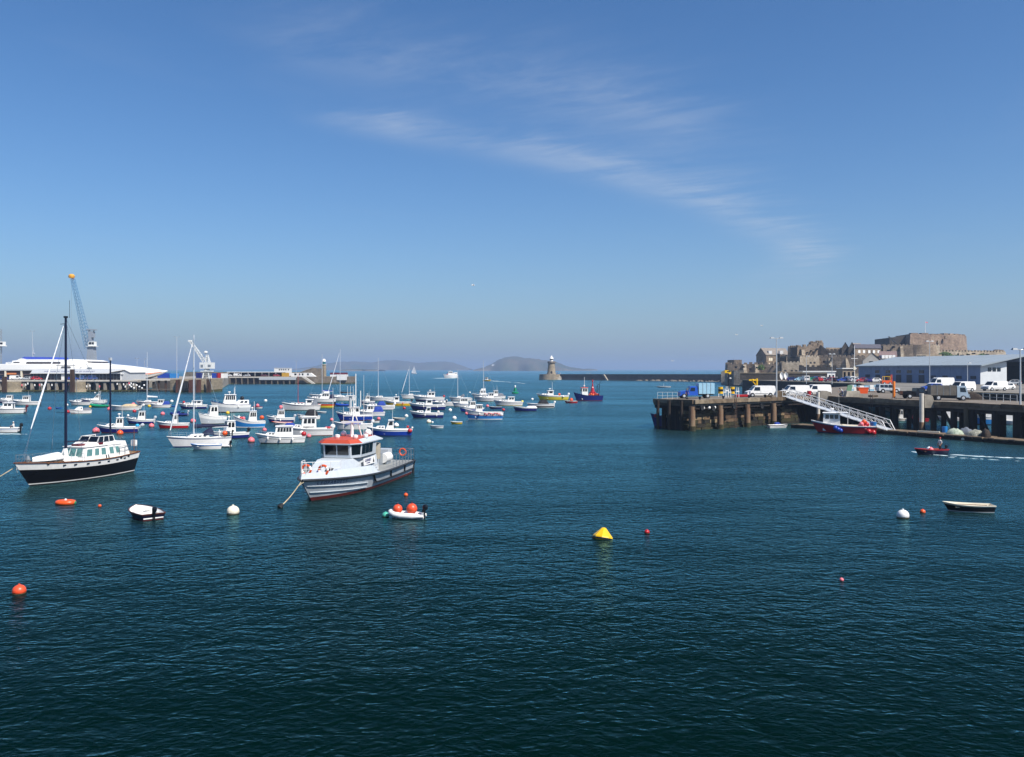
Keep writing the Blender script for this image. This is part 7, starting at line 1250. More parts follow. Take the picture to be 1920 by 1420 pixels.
for lab, px, d, y0, yt, hd in (('tall double headed lamp post on the quay head by the white van', 1456, 141, None, 634, 2), ('double headed lamp post near the right edge', 1913, 112, None, 655, 2)):
    p = hit(px, (KB if px < 1500 else KE), (KC if px < 1500 else KF)) + Vector((.5, .8, 0)); lamp_post(lab, px, p.y, ZD, yt, hd, .13, span=.75)
for lab, px, d, yt, hd in (('slim lamp post in front of the castle gate', 1512, 250, 668, 1), ('lamp post with flat head right of the gate, before the dark wall', 1560, 240, 664, 2), ('lamp post in front of the warehouse, left', 1743, 205, 640, 2), ('short lamp post in front of the warehouse, right', 1814, 215, 681, 1)): lamp_post(lab, px, d, 5.0, yt, hd, .11, span=.6)
o = thing('signal_mast', 'white signal mast with cross yard below the castle houses', 'mast', at(1602, 255, 5.0)); h_ = zat(648, 255) - 5; G().tube((0, 0, 0), (0, 0, h_), .13, .09, 8).build('pole', WHITE, o); G().tube((-1.0, 0, h_ - 4), (1.0, 0, h_ - 4), .07, .07).build('yard', WHITE, o); G().box(-.3, .3, -.2, .2, h_ - 7.5, h_ - 6.5).build('box', CREAM, o)
o = thing('channel_mark', 'black post with yellow and black topmark at the breakwater root', 'beacon', at(1366, 150, ZD)); h_ = zat(694, 150) - ZD; G().tube((0, 0, 0), (0, 0, h_), .12, .1, 8).build('post', BLACK, o); G().box(-.7, .0, -.1, .1, h_ - .55, h_ - .05).box(.0, .45, -.1, .1, h_ - .75, h_ - .3).build('topmark', YELLOW, o); G().box(-.3, .3, -.12, .12, h_ - .35, h_ - .2).build('black_band', BLACK, o); G().ball((.25, -.2, h_ - 1.5), .22, 8, 6, .6).build('lamp', WHITE, o)
for a, b, n_, lab in ((1233, 1270, 4, 'thin grey railing at the left end of the quay head'), (1850, 1915, 5, 'grey railing sloping along the quay near the right edge')):
    P = [dk(a + (b - a) * k / n_, 748.5 if a < 1500 else 751 + 5 * k / n_) + (Vector((0, 1, 0)) if a > 1500 else Vector((0, 0, 0))) for k in range(n_ + 1)]; o = thing('railing', lab, 'railing', P[0]); rail(o, [p - P[0] for p in P], 1.1, 'rail', .035, True, GREYP)
heap('pot_heap', 'brown heap of fishing gear on the quay right of the lorry', 'fishing gear', 1828, 752, 4.0, 1.2, M('brown_pots', '#3a2d22', .95), 9).location = dk(1830, 750) + Vector((0, 1.5, 0))
# ---------------------------------------------------------------- castle quay behind
ZQ = 5.0
qa, qb, qc, qd, qe, qf = (88.5, 319), (100, 238), (76, 160), (82, 152), (90, 135), (99, 108)
CQ = structure(G().prism([qa, qb, qc, qd, qe, qf, (300, 108), (420, 420), (260, 560), (170, 620), (128, 470), (120, 360)], -1, ZQ).build('castle_quay', [M('asphalt_quay', '#7d776d', .9, var=.25, scale=.12)]))
def wall_run(P, Q, z0, z1, th_, mat, name, label, cat='wall'):
    P, Q = Vector((*P, 0)), Vector((*Q, 0)); d = (Q - P).normalized(); n = Vector((d.y, -d.x, 0)); o = thing(name, label, cat, P); r_ = Q - P
    G().hexa([n * .4 + Vector((0, 0, z0)), r_ + n * .4 + Vector((0, 0, z0)), r_ - n * th_ + Vector((0, 0, z0)), -n * th_ + Vector((0, 0, z0))], [n * .1 + Vector((0, 0, z1)), r_ + n * .1 + Vector((0, 0, z1)), r_ - n * th_ + Vector((0, 0, z1)), -n * th_ + Vector((0, 0, z1))]).build('masonry', mat, o)
    G().hexa([n * .3 + Vector((0, 0, z1 + .003)), r_ + n * .3 + Vector((0, 0, z1 + .003)), r_ - n * (th_ + .1) + Vector((0, 0, z1 + .003)), -n * (th_ + .1) + Vector((0, 0, z1 + .003))], [n * .3 + Vector((0, 0, z1 + .3)), r_ + n * .3 + Vector((0, 0, z1 + .3)), r_ - n * (th_ + .1) + Vector((0, 0, z1 + .3)), -n * (th_ + .1) + Vector((0, 0, z1 + .3))]).build('coping', STONE_L, o); return o
SHADE = masonry('shaded_granite', '#4e463d', '#3d362f', '#2c2722', 1.3, .55, '#332d27')  # dark granite copy: the shade of unlit faces is put into the colour
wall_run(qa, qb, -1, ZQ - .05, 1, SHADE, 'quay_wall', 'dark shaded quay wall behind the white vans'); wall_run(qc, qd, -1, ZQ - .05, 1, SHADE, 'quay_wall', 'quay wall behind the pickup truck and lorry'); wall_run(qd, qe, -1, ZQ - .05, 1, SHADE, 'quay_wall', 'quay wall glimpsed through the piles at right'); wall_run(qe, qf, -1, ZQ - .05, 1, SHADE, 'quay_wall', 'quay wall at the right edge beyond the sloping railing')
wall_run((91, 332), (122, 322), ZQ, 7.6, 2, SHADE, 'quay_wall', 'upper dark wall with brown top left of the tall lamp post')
G().prism([(80, 300), (88.2, 260), (91, 262), (90, 318), (86, 330)], -1, lambda p: 4.6 if p[1] > 290 else .2).build('slipway', SHADE, bpy.data.objects['quay_wall'])
# shed, hut and little buildings on the quay
def bld(name, label, px0, px1, d, y0, y1, dep, wall, roofm, yaw=0, roofh=0, wn_=None, z0=None, roofn='roof', dirs=0):
    p = at((px0 + px1) / 2, d, ZQ if z0 is None else z0); o = thing(name, label, 'building', p, R(yaw)); w_ = (px1 - px0) / FPX * d / 2; h_ = zat(y1, d) - p.z
    G().box(-w_, w_, 0, dep, 0, h_).build('wall', wall, o)
    if roofh: 
        if dirs: G().extr([(-w_ - .3, -.4, h_), (w_ + .3, -.4, h_), (0, -.4, h_ + roofh)], (0, dep + .8, 0)).build(roofn, roofm, o)
        else: G().extr([(-w_ - .3, -.4, h_), (-w_ - .3, dep + .4, h_), (-w_ - .3, dep / 2, h_ + roofh)], (2 * w_ + .6, 0, 0)).build(roofn, roofm, o)
    else: G().box(-w_ - .3, w_ + .3, -.4, dep + .3, h_ + .003, h_ + .35).build(roofn, roofm, o)
    if wn_:
        n, v0, v1, m_ = wn_
        for k in range(n): x = -w_ + 2 * w_ * (k + .25) / n; G().box(x, x + 2 * w_ * .45 / n, -.07, .05, h_ * v0, h_ * v1).build('window', m_, o)
    return o
bld('quay_hut', 'tan hut with dark windows and orange end left of the white shed', 1459, 1503, 330, 712, 698.5, 6, M('tan_wall', '#9a8b76', .8), M('tan_roof', '#8d7f6b', .8), 0, 0, (5, .15, .6, GLASS)); bld('quay_shed', 'long low white shed with dark openings below the castle', 1506, 1566, 335, 712, 697.5, 6, WHITE, WHITE, 0, 0, (9, .25, .62, GLASS)); bld('cafe_shelter', 'white flat roofed shelter left of the warehouse', 1580, 1604, 300, 712, 692, 5, M('tan_wall', '#9a8b76', .8), WHITE, 0, 0, (3, .2, .75, GLASS))
cols = [('navy', NAVY), ('pale blue', PALEB), ('white', WHITE), ('dark green', GREEN), ('red', RED), ('silver', GREYP), ('maroon', MAROON), ('black', BLACK), ('blue', BLUE), ('white', WHITE), ('silver', GREYP), ('red', RED), ('navy', NAVY), ('white', WHITE)]
ordn = ['first', 'second', 'third', 'fourth', 'fifth', 'sixth', 'seventh', 'eighth', 'ninth', 'tenth', 'eleventh', 'twelfth', 'thirteenth', 'fourteenth']
rr = random.Random(17)
for i, (cn, cm) in enumerate(cols): px = 1486 + i * 11.8; d = 300 - 2.3 * i + 2 * (i % 2); vehicle('car' if i not in (2, 9) else 'van', 'parked_car', f'{cn} car, {ordn[i]} from the left in the front row below the castle', 'car', at(px, d, ZQ + .004), (0, 182, 80, 185, 100)[i % 5] + rr.uniform(-8, 8), cm, 'cars parked on the castle quay')
for i in range(9): cn, cm = cols[(i * 5 + 3) % 14]; px = 1510 + i * 15.5; vehicle('car', 'parked_car', f'{cn} car, {ordn[i]} from the left in the back row below the castle', 'car', at(px, 318 - 1.5 * i, ZQ + .004), 90 + rr.uniform(-15, 15), cm, 'cars parked on the castle quay')
for px, d, yw_, lab in ((1466, 312, 100, 'white inflatable boat propped on the quay, left of two'), (1474, 312, 80, 'white inflatable boat propped on the quay, right of two')):
    p = at(px, d, ZQ); o = thing('propped_boat', lab, 'boat', p, R(90)); rows = []
    for k in range(9): t_ = k / 8; w_ = .75 * math.sin(min(1, t_ * 1.8) * math.pi / 2) * (1 if t_ < .7 else 1 - ((t_ - .7) / .3) ** 2 * .8); rows.append([Vector((.5 * math.sin(a) * .8, w_ * math.cos(a), .2 + 3.0 * t_)) for a in [math.pi * j / 6 for j in range(7)]])
    autosmooth(G().grid(rows).build('hull', WHITE, o), 70); G().box(-.1, .3, -.4, .4, 0, .3).build('chock', WOOD, o)
for lab, px, y, kind, cm, yw_ in (('tall white van behind the lorry, largest of the white vans at right', 1764, 728, 'tall_van', WHITE, 184), ('white van facing left between the tall van and the lamp post', 1804, 734.5, 'van', WHITE, 198), ('white van near the warehouse door at right', 1865, 733, 'van', WHITE, 195), ('small white car right of the white van by the warehouse door', 1884, 731, 'car', WHITE, 200), ('blue car half hidden behind the lorry box', 1748, 733, 'car', BLUE, 184), ('small white car at the warehouse corner', 1852, 719.5, 'car', WHITE, 190), ('white car inside the warehouse doorway', 1899, 722.5, 'car', WHITE, 150)): vehicle(kind, 'parked_car' if kind == 'car' else 'parked_van', lab, 'car' if kind == 'car' else 'van', gz(px, y, ZQ + .004), yw_, cm, 'vehicles by the warehouse')
o = thing('forklift', 'orange and yellow forklift parked against the warehouse wall', 'forklift', at(1663, 232, ZQ)); G().box(-1.6, 1.0, -.7, .7, .35, 1.2).build('body', ORANGE, o); rail(o, [(-1.0, .6, 1.2), (.6, .6, 1.2), (.6, -.6, 1.2), (-1.0, -.6, 1.2)], 1.1, 'cage', .07, False, YELLOW); G().box(1.1, 1.25, -.5, .5, .1, 2.8).build('mast', ORANGE, o); wheels(o, (-1.0, .6), .38, .75)
# warehouse
wp0 = Vector((132.3, 235, 0)); wa = Vector((-10.3, 55, 0)).normalized(); wv = Vector((wa.y, -wa.x, 0)); WHL = 58; WHW = 30
WH = thing('warehouse', 'long blue grey fish warehouse with pale roof and open gable door', 'building', (wp0.x, wp0.y, ZQ)); Cb = M('blue_cladding', '#7486a6', .6, var=.06, scale=.5); Rf = M('pale_roof', '#8f999f', .55, var=.06, scale=.2); WC = M('white_cladding', '#cfd2d2', .6, var=.05, scale=.5)
ez, rz = zat(684, 235) - ZQ, zat(667, 239) - ZQ
def wl(s_, o_, z): return wa * s_ + wv * o_ + Vector((0, 0, z))
g = G(); g.add([wl(0, 0, 0), wl(WHL, 0, 0), wl(WHL, 0, ez), wl(0, 0, ez)], [(3, 2, 1, 0)]); g.add([wl(WHL, 0, 0), wl(WHL, WHW, 0), wl(WHL, WHW, ez), wl(WHL, WHW / 2, rz), wl(WHL, 0, ez)], [(4, 3, 2, 1, 0)]); g.add([wl(0, WHW, 0), wl(WHL, WHW, 0), wl(WHL, WHW, ez), wl(0, WHW, ez)], [(0, 1, 2, 3)]); g.build('wall', Cb, WH)
dx0, dx1 = 8.5, 22
g = G(); g.add([wl(0, 0, 0), wl(0, dx0, 0), wl(0, dx0, ez * 1.15), wl(0, 0, ez)], [(0, 1, 2, 3)]); g.add([wl(0, dx1, 0), wl(0, WHW, 0), wl(0, WHW, ez), wl(0, dx1, ez * 1.15)], [(0, 1, 2, 3)]); g.build('gable_wall', WC, WH)
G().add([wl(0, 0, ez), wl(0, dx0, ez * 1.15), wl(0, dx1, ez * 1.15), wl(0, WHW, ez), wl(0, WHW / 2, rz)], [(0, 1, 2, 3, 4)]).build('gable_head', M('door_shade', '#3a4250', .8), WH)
g = G(); g.add([wl(0, dx0, 0), wl(6, dx0, 0), wl(6, dx0, ez * 1.1), wl(0, dx0, ez * 1.15)], [(0, 1, 2, 3)]).add([wl(0, dx1, 0), wl(6, dx1, 0), wl(6, dx1, ez * 1.1), wl(0, dx1, ez * 1.15)], [(3, 2, 1, 0)]); g.build('door_jamb', paint('jamb_teal', '#3d5560'), WH)
for sd_, o0, o1 in ((0, -.9, WHW / 2), (1, WHW + .9, WHW / 2)):
    zz = ez - .45; A_ = [wl(-1.5, o0, zz), wl(WHL + 1, o0, zz), wl(WHL + 1, o1, rz + .05), wl(-1.5, o1, rz + .05)]; g = G(); up = Vector((0, 0, .35)); g.hexa(A_ if sd_ else A_[::-1], [v + up for v in (A_ if sd_ else A_[::-1])]); g.build('roof', Rf, WH)
    for k in range(1, 12): s_ = WHL * k / 12; g = G(); g.hexa([wl(s_, o0, zz + .352), wl(s_ + .25, o0, zz + .352), wl(s_ + .25, o1, rz + .402), wl(s_, o1, rz + .402)], [v + Vector((0, 0, .06)) for v in (wl(s_, o0, zz + .352), wl(s_ + .25, o0, zz + .352), wl(s_ + .25, o1, rz + .402), wl(s_, o1, rz + .402))]); g.build('roof_rib', Rf, WH)
def wface_(s0, s1, z0, z1, name, mat, th_=.08): g = G(); A_ = [wl(s0, -th_, z0), wl(s1, -th_, z0), wl(s1, .05, z0), wl(s0, .05, z0)]; g.hexa(A_, [v + Vector((0, 0, z1 - z0)) for v in A_]); return g.build(name, mat, WH)
Pn, Qn = (wp0.x, wp0.y), ((wp0 + wa * WHL).x, (wp0 + wa * WHL).y); sof = lambda px: (hit(px, Pn, Qn) - wp0).length
for px in (1645, 1665, 1685, 1705, 1728): s_ = sof(px); wface_(s_ - 1.1, s_ + 1.1, ez - 2.6, ez - 1.6, 'window', GLASS)
for px in (1627, 1646, 1665, 1685, 1705, 1728): s_ = sof(px); wface_(s_ - 1.3, s_ + 1.3, .0, 2.5, 'door', M('door_dark', '#2b3040', .6))
for px in (1750, 1772, 1798, 1825): s_ = sof(px); wface_(s_ - 1.1, s_ + 1.1, 1.5, 2.4, 'louvre', M('door_dark', '#2b3040', .6))
for k in range(1, 24): wface_(WHL * k / 24 - .05, WHL * k / 24 + .05, 0, ez - .5, 'cladding_rib', Cb, .05)
for k in range(3): g = G(); A_ = [wl(-.08, 2.4 + 1.5 * k, ez - 1.9), wl(-.08, 3.5 + 1.5 * k, ez - 1.9), wl(.05, 3.5 + 1.5 * k, ez - 1.9), wl(.05, 2.4 + 1.5 * k, ez - 1.9)]; g.hexa(A_[::-1], [v + Vector((0, 0, 1.1)) for v in A_[::-1]]); g.build('window', GLASS, WH)
# ---------------------------------------------------------------- castle on its rock
CST = masonry('castle_stone', '#ab9881', '#95826d', '#74654f', 1.3, .5, '#5f5142', bump=.10); CSL = masonry('castle_pale', '#c2b49f', '#ad9e87', '#8a7b66', 1.3, .5, '#7d6d58', bump=.10); CSP = masonry('keep_stone', '#ad9680', '#96806c', '#766351', 1.5, .55, '#67554a', bump=.12)
ROCK = M('castle_rock', '#6f6552', .95, var=.35, scale=.15, bump=.4); SLATE = M('castle_slate', '#8d8174', .75, var=.2, scale=.8); SLATE_D = M('dark_slate', '#57535a', .75, var=.2, scale=.8); GRN = M('ivy', '#4a5a2c', .95, var=.35, scale=.6, bump=.1)
def cpt(px, d): return Vector(((px - CX) / FPX * d, d, 0))
def block(parent, name, A, B, Cc, ytop, ybot, mat, crenel=0, zbot=None, ytop2=None, batter=.0):
    """A left-back, B near corner, Cc right corner, each (column, distance); rows give heights at B"""
    a, b, c = cpt(*A), cpt(*B), cpt(*Cc); d = a + c - b; z1 = zat(ytop, B[1]); z0 = zat(ybot, B[1]) if zbot is None else zbot; z2 = z1 if ytop2 is None else zat(ytop2, Cc[1])
    P = [b, c, d, a]; ctr = (b + d) / 2; q = lambda v, k: ctr + (v - ctr) * k
    T = [z1, z2, z2, z1]; g = G(); g.hexa([q(v, 1 + batter) + Vector((0, 0, z0)) for v in P], [v + Vector((0, 0, t_)) for v, t_ in zip(P, T)])
    if crenel:
        for (u, v, za, zb) in ((b, c, z1, z2), (a, b, z1, z1)):
            L = (v - u).length; n = max(1, int(L / (crenel * 2))); dr_ = (v - u).normalized(); nn_ = Vector((-dr_.y, dr_.x, 0))
            for i in range(n):
                p = u + dr_ * (L * (i + .2) / n); q_ = u + dr_ * (L * (i + .75) / n); zz = za + (zb - za) * (i + .5) / n - .05; hh = crenel * .75 * (.8 + .4 * ((i * 37) % 10) / 10); g.hexa([p + Vector((0, 0, zz)), q_ + Vector((0, 0, zz)), q_ + nn_ * 1.2 + Vector((0, 0, zz)), p + nn_ * 1.2 + Vector((0, 0, zz))], [v_ + Vector((0, 0, zz + hh)) for v_ in (p, q_, q_ + nn_ * 1.2, p + nn_ * 1.2)])
    o = g.build(name, mat, parent); return dict(o=o, a=a, b=b, c=c, d=d, z0=z0, z1=z1)
def openings(parent, bl, us, v0, v1, w_, mat, name='window', face='bc'):
    p, q = (bl['b'], bl['c']) if face == 'bc' else (bl['a'], bl['b']); f = (p + Vector((0, 0, bl['z0'])), q + Vector((0, 0, bl['z0'])), q + Vector((0, 0, bl['z1'])), p + Vector((0, 0, bl['z1'])))
    L = (q - p).length
    for u in us: G().panel(f, u - w_ / L / 2, u + w_ / L / 2, v0, v1, .12).build(name, mat, parent)
def pitched(parent, bl, rise, mat, name='roof', ov=.3, along='bc'):
    z = bl['z1']; a, b, c, d = bl['a'], bl['b'], bl['c'], bl['d']; up = Vector((0, 0, z)); R_ = Vector((0, 0, z + rise))
    if along == 'bc': m0, m1 = (a + b) / 2, (c + d) / 2; V = [b + up, c + up, m1 + R_, m0 + R_, a + up, d + up]
    else: m0, m1 = (b + c) / 2, (a + d) / 2; V = [c + up, d + up, m1 + R_, m0 + R_, b + up, a + up]
    ctr = sum((v for v in V), Vector()) / 6; V = [Vector((ctr.x + (v.x - ctr.x) * 1.03, ctr.y + (v.y - ctr.y) * 1.03, v.z + .05)) for v in V]
    G().add(V, [(0, 1, 2, 3), (5, 4, 3, 2)]).add([v - Vector((0, 0, .3)) for v in V], [(3, 2, 1, 0), (2, 3, 4, 5)]).build(name, mat, parent)
    g = G()
    g.add([b + up, (a + b) / 2 + R_ - Vector((0, 0, .1)), a + up] if along == 'bc' else [b + up, c + up, (b + c) / 2 + R_ - Vector((0, 0, .1))], [(0, 1, 2)]); g.build('gable', bl['o'].data.materials[0], parent)
# rock mound
rows = []; r = random.Random(31)
RK = [(1352, 500, 717), (1372, 480, 706), (1400, 470, 702), (1440, 462, 699), (1480, 458, 694), (1520, 455, 692), (1560, 458, 690), (1600, 462, 686), (1650, 466, 680), (1700, 470, 672), (1760, 480, 670), (1820, 490, 672), (1880, 500, 678), (1930, 510, 690)]
for px, d, y in RK: z = zat(y, d); rows.append([Vector(((px - CX) / FPX * (d - 16), d - 16, 0)), Vector(((px - CX) / FPX * (d - 9), d - 9 + r.uniform(-2, 2), z * .55)), Vector(((px - CX) / FPX * d, d, z)), Vector(((px - CX) / FPX * (d + 60), d + 60, z + 6)), Vector(((px - CX) / FPX * (d + 120), d + 120, 0))])
structure(autosmooth(G().grid(rows).build('castle_rock', ROCK), 50))
CA = thing('castle_outworks', 'low ruined outer walls at the left foot of the castle', 'castle', (0, 0, 0))
block(CA, 'wall', (1360, 486), (1364, 466), (1462, 452), 683, 720, CST, 1.3, batter=.03); block(CA, 'turret', (1364, 484), (1377, 474), (1391, 472), 675, 686, CST, .0); block(CA, 'quay_end', (1372, 470), (1376, 455), (1395, 452), 695, 722, CSL); block(CA, 'wall', (1459, 470), (1474, 458), (1500, 455), 668, 702, CST, 1.0); b_1 = block(CA, 'wall', (1462, 456), (1466, 448), (1500, 446), 680, 704, CSL, .9); openings(CA, b_1, (.2, .55, .8), .25, .42, 1.1, DARKB, 'arrow_loop')
for (p0_, p1_, y0, y1) in ((1460, 1472, 671, 680), (1481, 1498, 669, 680)): block(CA, 'shade_block', (p0_, 470), (p0_ + 1, 456.5), (p1_, 455.0), y0, y1, DARKB)  # solid dark blocks painting in the shade of wall recesses
BR = thing('barracks', 'stone barracks with dark gable and two white dormers at the castle left', 'building', (0, 0, 0)); bl = block(BR, 'wall', (1418, 482), (1436.5, 463), (1482, 474), 666, 690, CST); pitched(BR, bl, 4.2, SLATE); openings(BR, bl, (.14, .22, .5, .58), .55, .78, 1.3, CREAM); openings(BR, bl, (.14, .22, .5), .15, .36, 1.3, CREAM); openings(BR, bl, (.3, .7), .4, .65, 1.1, GLASS, 'window', 'ab')
for px in (1443, 1464): p = cpt(px, 468); z = zat(664, 468); G().box(p.x - .9, p.x + .9, p.y - 1.4, p.y + 2, z, z + 1.8).build('dormer', WHITE, BR)
GT = thing('gatehouse', 'broad ruined stone gate tower with broken crown and sloping stair', 'castle', (0, 0, 0)); block(GT, 'tower', (1477, 470), (1495, 456), (1542, 458), 651, 704, CST, 1.4, ytop2=647.5, batter=.03); block(GT, 'upper_tower', (1516, 468), (1521, 461), (1544, 461), 643, 656, CST, 1.2); block(GT, 'upper_tower', (1528, 470), (1532, 464), (1543, 464), 640.5, 650, CSL, .8); b2 = block(GT, 'bastion', (1497, 454), (1500, 447), (1536, 450), 668.5, 704, CSL, .8, batter=.05); openings(GT, b2, (.55, .75), .62, .72, 1.2, DARKB, 'gun_port')
block(GT, 'shade_block', (1482, 462), (1484, 456.2), (1494, 454.8), 652, 668, DARKB)  # dark block painting in the shade on the tower's left part
p = cpt(1539, 457); q = cpt(1558, 452); zt, zb = zat(649, 457), zat(664.5, 452); G().hexa([p + Vector((0, 0, 4)), q + Vector((0, 0, 4)), q + Vector((0, 4, 4)), p + Vector((0, 4, 4))], [p + Vector((0, 0, zt)), q + Vector((0, 0, zb)), q + Vector((0, 4, zb)), p + Vector((0, 4, zt))]).build('stair_wall', CST, GT); G().hexa([p + Vector((0, -.4, zt)), q + Vector((0, -.4, zb)), q + Vector((0, 1, zb)), p + Vector((0, 1, zt))], [p + Vector((0, -.4, zt + .5)), q + Vector((0, -.4, zb + .5)), q + Vector((0, 1, zb + .5)), p + Vector((0, 1, zt + .5))]).build('stair', CSL, GT)
CW = thing('curtain_wall', 'long brown curtain wall below the castle houses', 'castle', (0, 0, 0)); block(CW, 'wall', (1533, 462), (1536, 452), (1622, 440), 669, 700, CST, 1.1, batter=.02); block(CW, 'terrace', (1548, 476), (1549, 466), (1582, 470), 652, 672, CST); block(CW, 'parapet', (1549, 470), (1550, 463), (1585, 463), 657, 672, SHADE, .9)
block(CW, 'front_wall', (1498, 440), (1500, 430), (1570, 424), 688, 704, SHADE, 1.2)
TW = thing('gabled_houses', 'pair of dark gabled castle houses side by side', 'building', (0, 0, 0))
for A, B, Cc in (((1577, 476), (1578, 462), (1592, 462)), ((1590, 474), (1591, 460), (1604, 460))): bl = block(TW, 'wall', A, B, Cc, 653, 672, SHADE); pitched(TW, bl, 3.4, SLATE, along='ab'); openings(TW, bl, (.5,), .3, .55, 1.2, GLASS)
bl = block(TW, 'wall', (1594, 480), (1604, 468), (1618, 470), 650.5, 672, CST); pitched(TW, bl, 2.2, SLATE)
LB = thing('long_barracks', 'long grey roofed barracks with row of white windows', 'building', (0, 0, 0)); bl = block(LB, 'wall', (1601, 472), (1603, 458), (1652, 464), 653, 680, CST); pitched(LB, bl, 2.4, SLATE_D); openings(LB, bl, (.16, .34, .54, .72, .9), .66, .86, 1.5, WHITE); openings(LB, bl, (.16, .34, .54, .72, .9), .25, .45, 1.5, GLASS)
KP = thing('keep', 'massive pinkish stone keep crowning the castle with flagpole', 'castle', (0, 0, 0))
block(KP, 'left_wing', (1640, 520), (1668, 490), (1712, 492), 633.5, 660, SHADE, .0, ytop2=628);  # dark stone paints the keep's left side as shaded
A, B = cpt(1678, 520), cpt(1707, 484)
pts = [cpt(1679, 512), cpt(1707, 483), cpt(1745, 484), cpt(1780, 488), cpt(1800, 494), cpt(1811, 503), cpt(1812, 515), cpt(1790, 535), cpt(1700, 535)]
zt, zb = zat(627, 483), zat(662, 483); ctr = sum(pts, Vector()) / len(pts); g = G(); n = len(pts)
lo = [ctr + (p - ctr) * 1.04 + Vector((0, 0, zb)) for p in pts]; hi = [p + Vector((0, 0, zt + .25 * math.sin(i * 2.0))) for i, p in enumerate(pts)]; g.add(lo + hi, [tuple(range(n, 2 * n))] + [(i, (i + 1) % n, n + (i + 1) % n, n + i) for i in range(n)])
r = random.Random(2)
for i in range(1, 5):
    u, v = pts[i], pts[i + 1]; L = (v - u).length; k = max(1, int(L / 4.5)); dr_ = (v - u).normalized(); nn_ = Vector((-dr_.y, dr_.x, 0))
    for j in range(k): p = u + dr_ * L * (j + .12) / k; q = u + dr_ * L * (j + .78) / k; hh = r.uniform(.3, .8); g.hexa([p + Vector((0, 0, zt - .2)), q + Vector((0, 0, zt - .2)), q + nn_ * 3 + Vector((0, 0, zt - .2)), p + nn_ * 3 + Vector((0, 0, zt - .2))], [w_ + Vector((0, 0, zt + hh)) for w_ in (p, q, q + nn_ * 3, p + nn_ * 3)])
g.build('great_tower', CSP, KP)
p = cpt(1667, 489); q = cpt(1682, 485); G().hexa([p + Vector((0, -.3, zat(632, 489))), q + Vector((0, -.3, zat(646, 485))), q + Vector((0, 1.4, zat(646, 485))), p + Vector((0, 1.4, zat(632, 489)))], [p + Vector((0, -.3, zat(631, 489))), q + Vector((0, -.3, zat(645, 485))), q + Vector((0, 1.4, zat(645, 485))), p + Vector((0, 1.4, zat(631, 489)))]).build('stair', CSL, KP)
G().tube(cpt(1735, 500) + Vector((0, 0, zt - 1)), cpt(1735, 500) + Vector((0, 0, zat(603, 500))), .16, .08, 6).build('flagpole', WHITE, KP); p = cpt(1735, 500); G().extr([p + Vector((0.1, 0, zat(603.5, 500))), p + Vector((1.6, 0, zat(604.5, 500))), p + Vector((1.5, 0, zat(606, 500))), p + Vector((0.1, 0, zat(605.5, 500)))], (0, .06, 0)).build('flag', PINK, KP)
for px, y in ((1747, 633), (1758, 641), (1772, 633)): p = cpt(px, 485.5); G().box(p.x - .5, p.x + .5, p.y - 1.2, p.y, zat(y, 485) - .8, zat(y, 485) + .6).build('opening', CSL, KP)
MT = thing('middle_terrace', 'stepped stone terrace walls and round bastion under the keep', 'castle', (0, 0, 0)); block(MT, 'wall', (1650, 474), (1656, 466), (1712, 462), 648, 690, CST, .9, batter=.02)
autosmooth(G().lathe([(10.2, zat(690, 462)), (9.6, zat(648, 462)), (9.6, zat(647, 462))], (cpt(1720, 470).x, 470, 0), 22).build('round_bastion', CST, MT), 50); block(MT, 'wall', (1726, 470), (1730, 462), (1762, 466), 648, 690, CSL, .8); b3 = block(MT, 'wall', (1740, 476), (1744, 468), (1886, 488), 659, 694, CSL, 1.2, ytop2=660.5, batter=.02); openings(MT, b3, (.12, .24, .36, .48), .82, .90, 1.4, GRN, 'tuft'); block(MT, 'turret', (1862, 492), (1866, 486), (1883, 488), 657.5, 668, CST, .8)
r = random.Random(77)
def speckle(parent, px0, px1, y0, y1, d, n, name='opening', w_=.7, h_=1.0, mat=DARKB):
    for k in range(n):
        px = px0 + (px1 - px0) * (k + r.uniform(.25, .75)) / n; y = r.uniform(y0, y1); p = cpt(px, d); z = zat(y, d); G().box(p.x - w_ * r.uniform(.35, .6), p.x + w_ * r.uniform(.35, .6), p.y - .15, p.y + 3, z, z + h_ * r.uniform(.7, 1.2)).build(name, mat, parent)
speckle(GT, 1497, 1538, 655, 664, 455.8, 6); speckle(CW, 1545, 1612, 674, 682, 447.5, 7, 'arrow_loop', .5, 1.1); speckle(MT, 1662, 1700, 652, 660, 462.5, 4); speckle(MT, 1755, 1860, 664, 668, 468.5, 9, 'arrow_loop', .5, .8); speckle(CA, 1372, 1455, 688, 694, 452.5, 6, 'arrow_loop', .5, .9)
# buttresses and ivy on the long walls
for par, px, d, y0, y1 in ((CW, 1556, 449.5, 672, 698), (CW, 1588, 445, 672, 698), (GT, 1505, 455.5, 656, 668), (CA, 1418, 457, 684, 702), (CA, 1396, 460, 684, 702), (MT, 1690, 463, 650, 680), (MT, 1800, 475, 662, 685)): p = cpt(px, d); G().hexa([p + Vector((-1, -2, zat(y1, d))), p + Vector((1, -2, zat(y1, d))), p + Vector((1, 2, zat(y1, d))), p + Vector((-1, 2, zat(y1, d)))], [p + Vector((-.8, -.4, zat(y0, d))), p + Vector((.8, -.4, zat(y0, d))), p + Vector((.8, 2, zat(y0, d))), p + Vector((-.8, 2, zat(y0, d)))]).build('buttress', CSL, par)
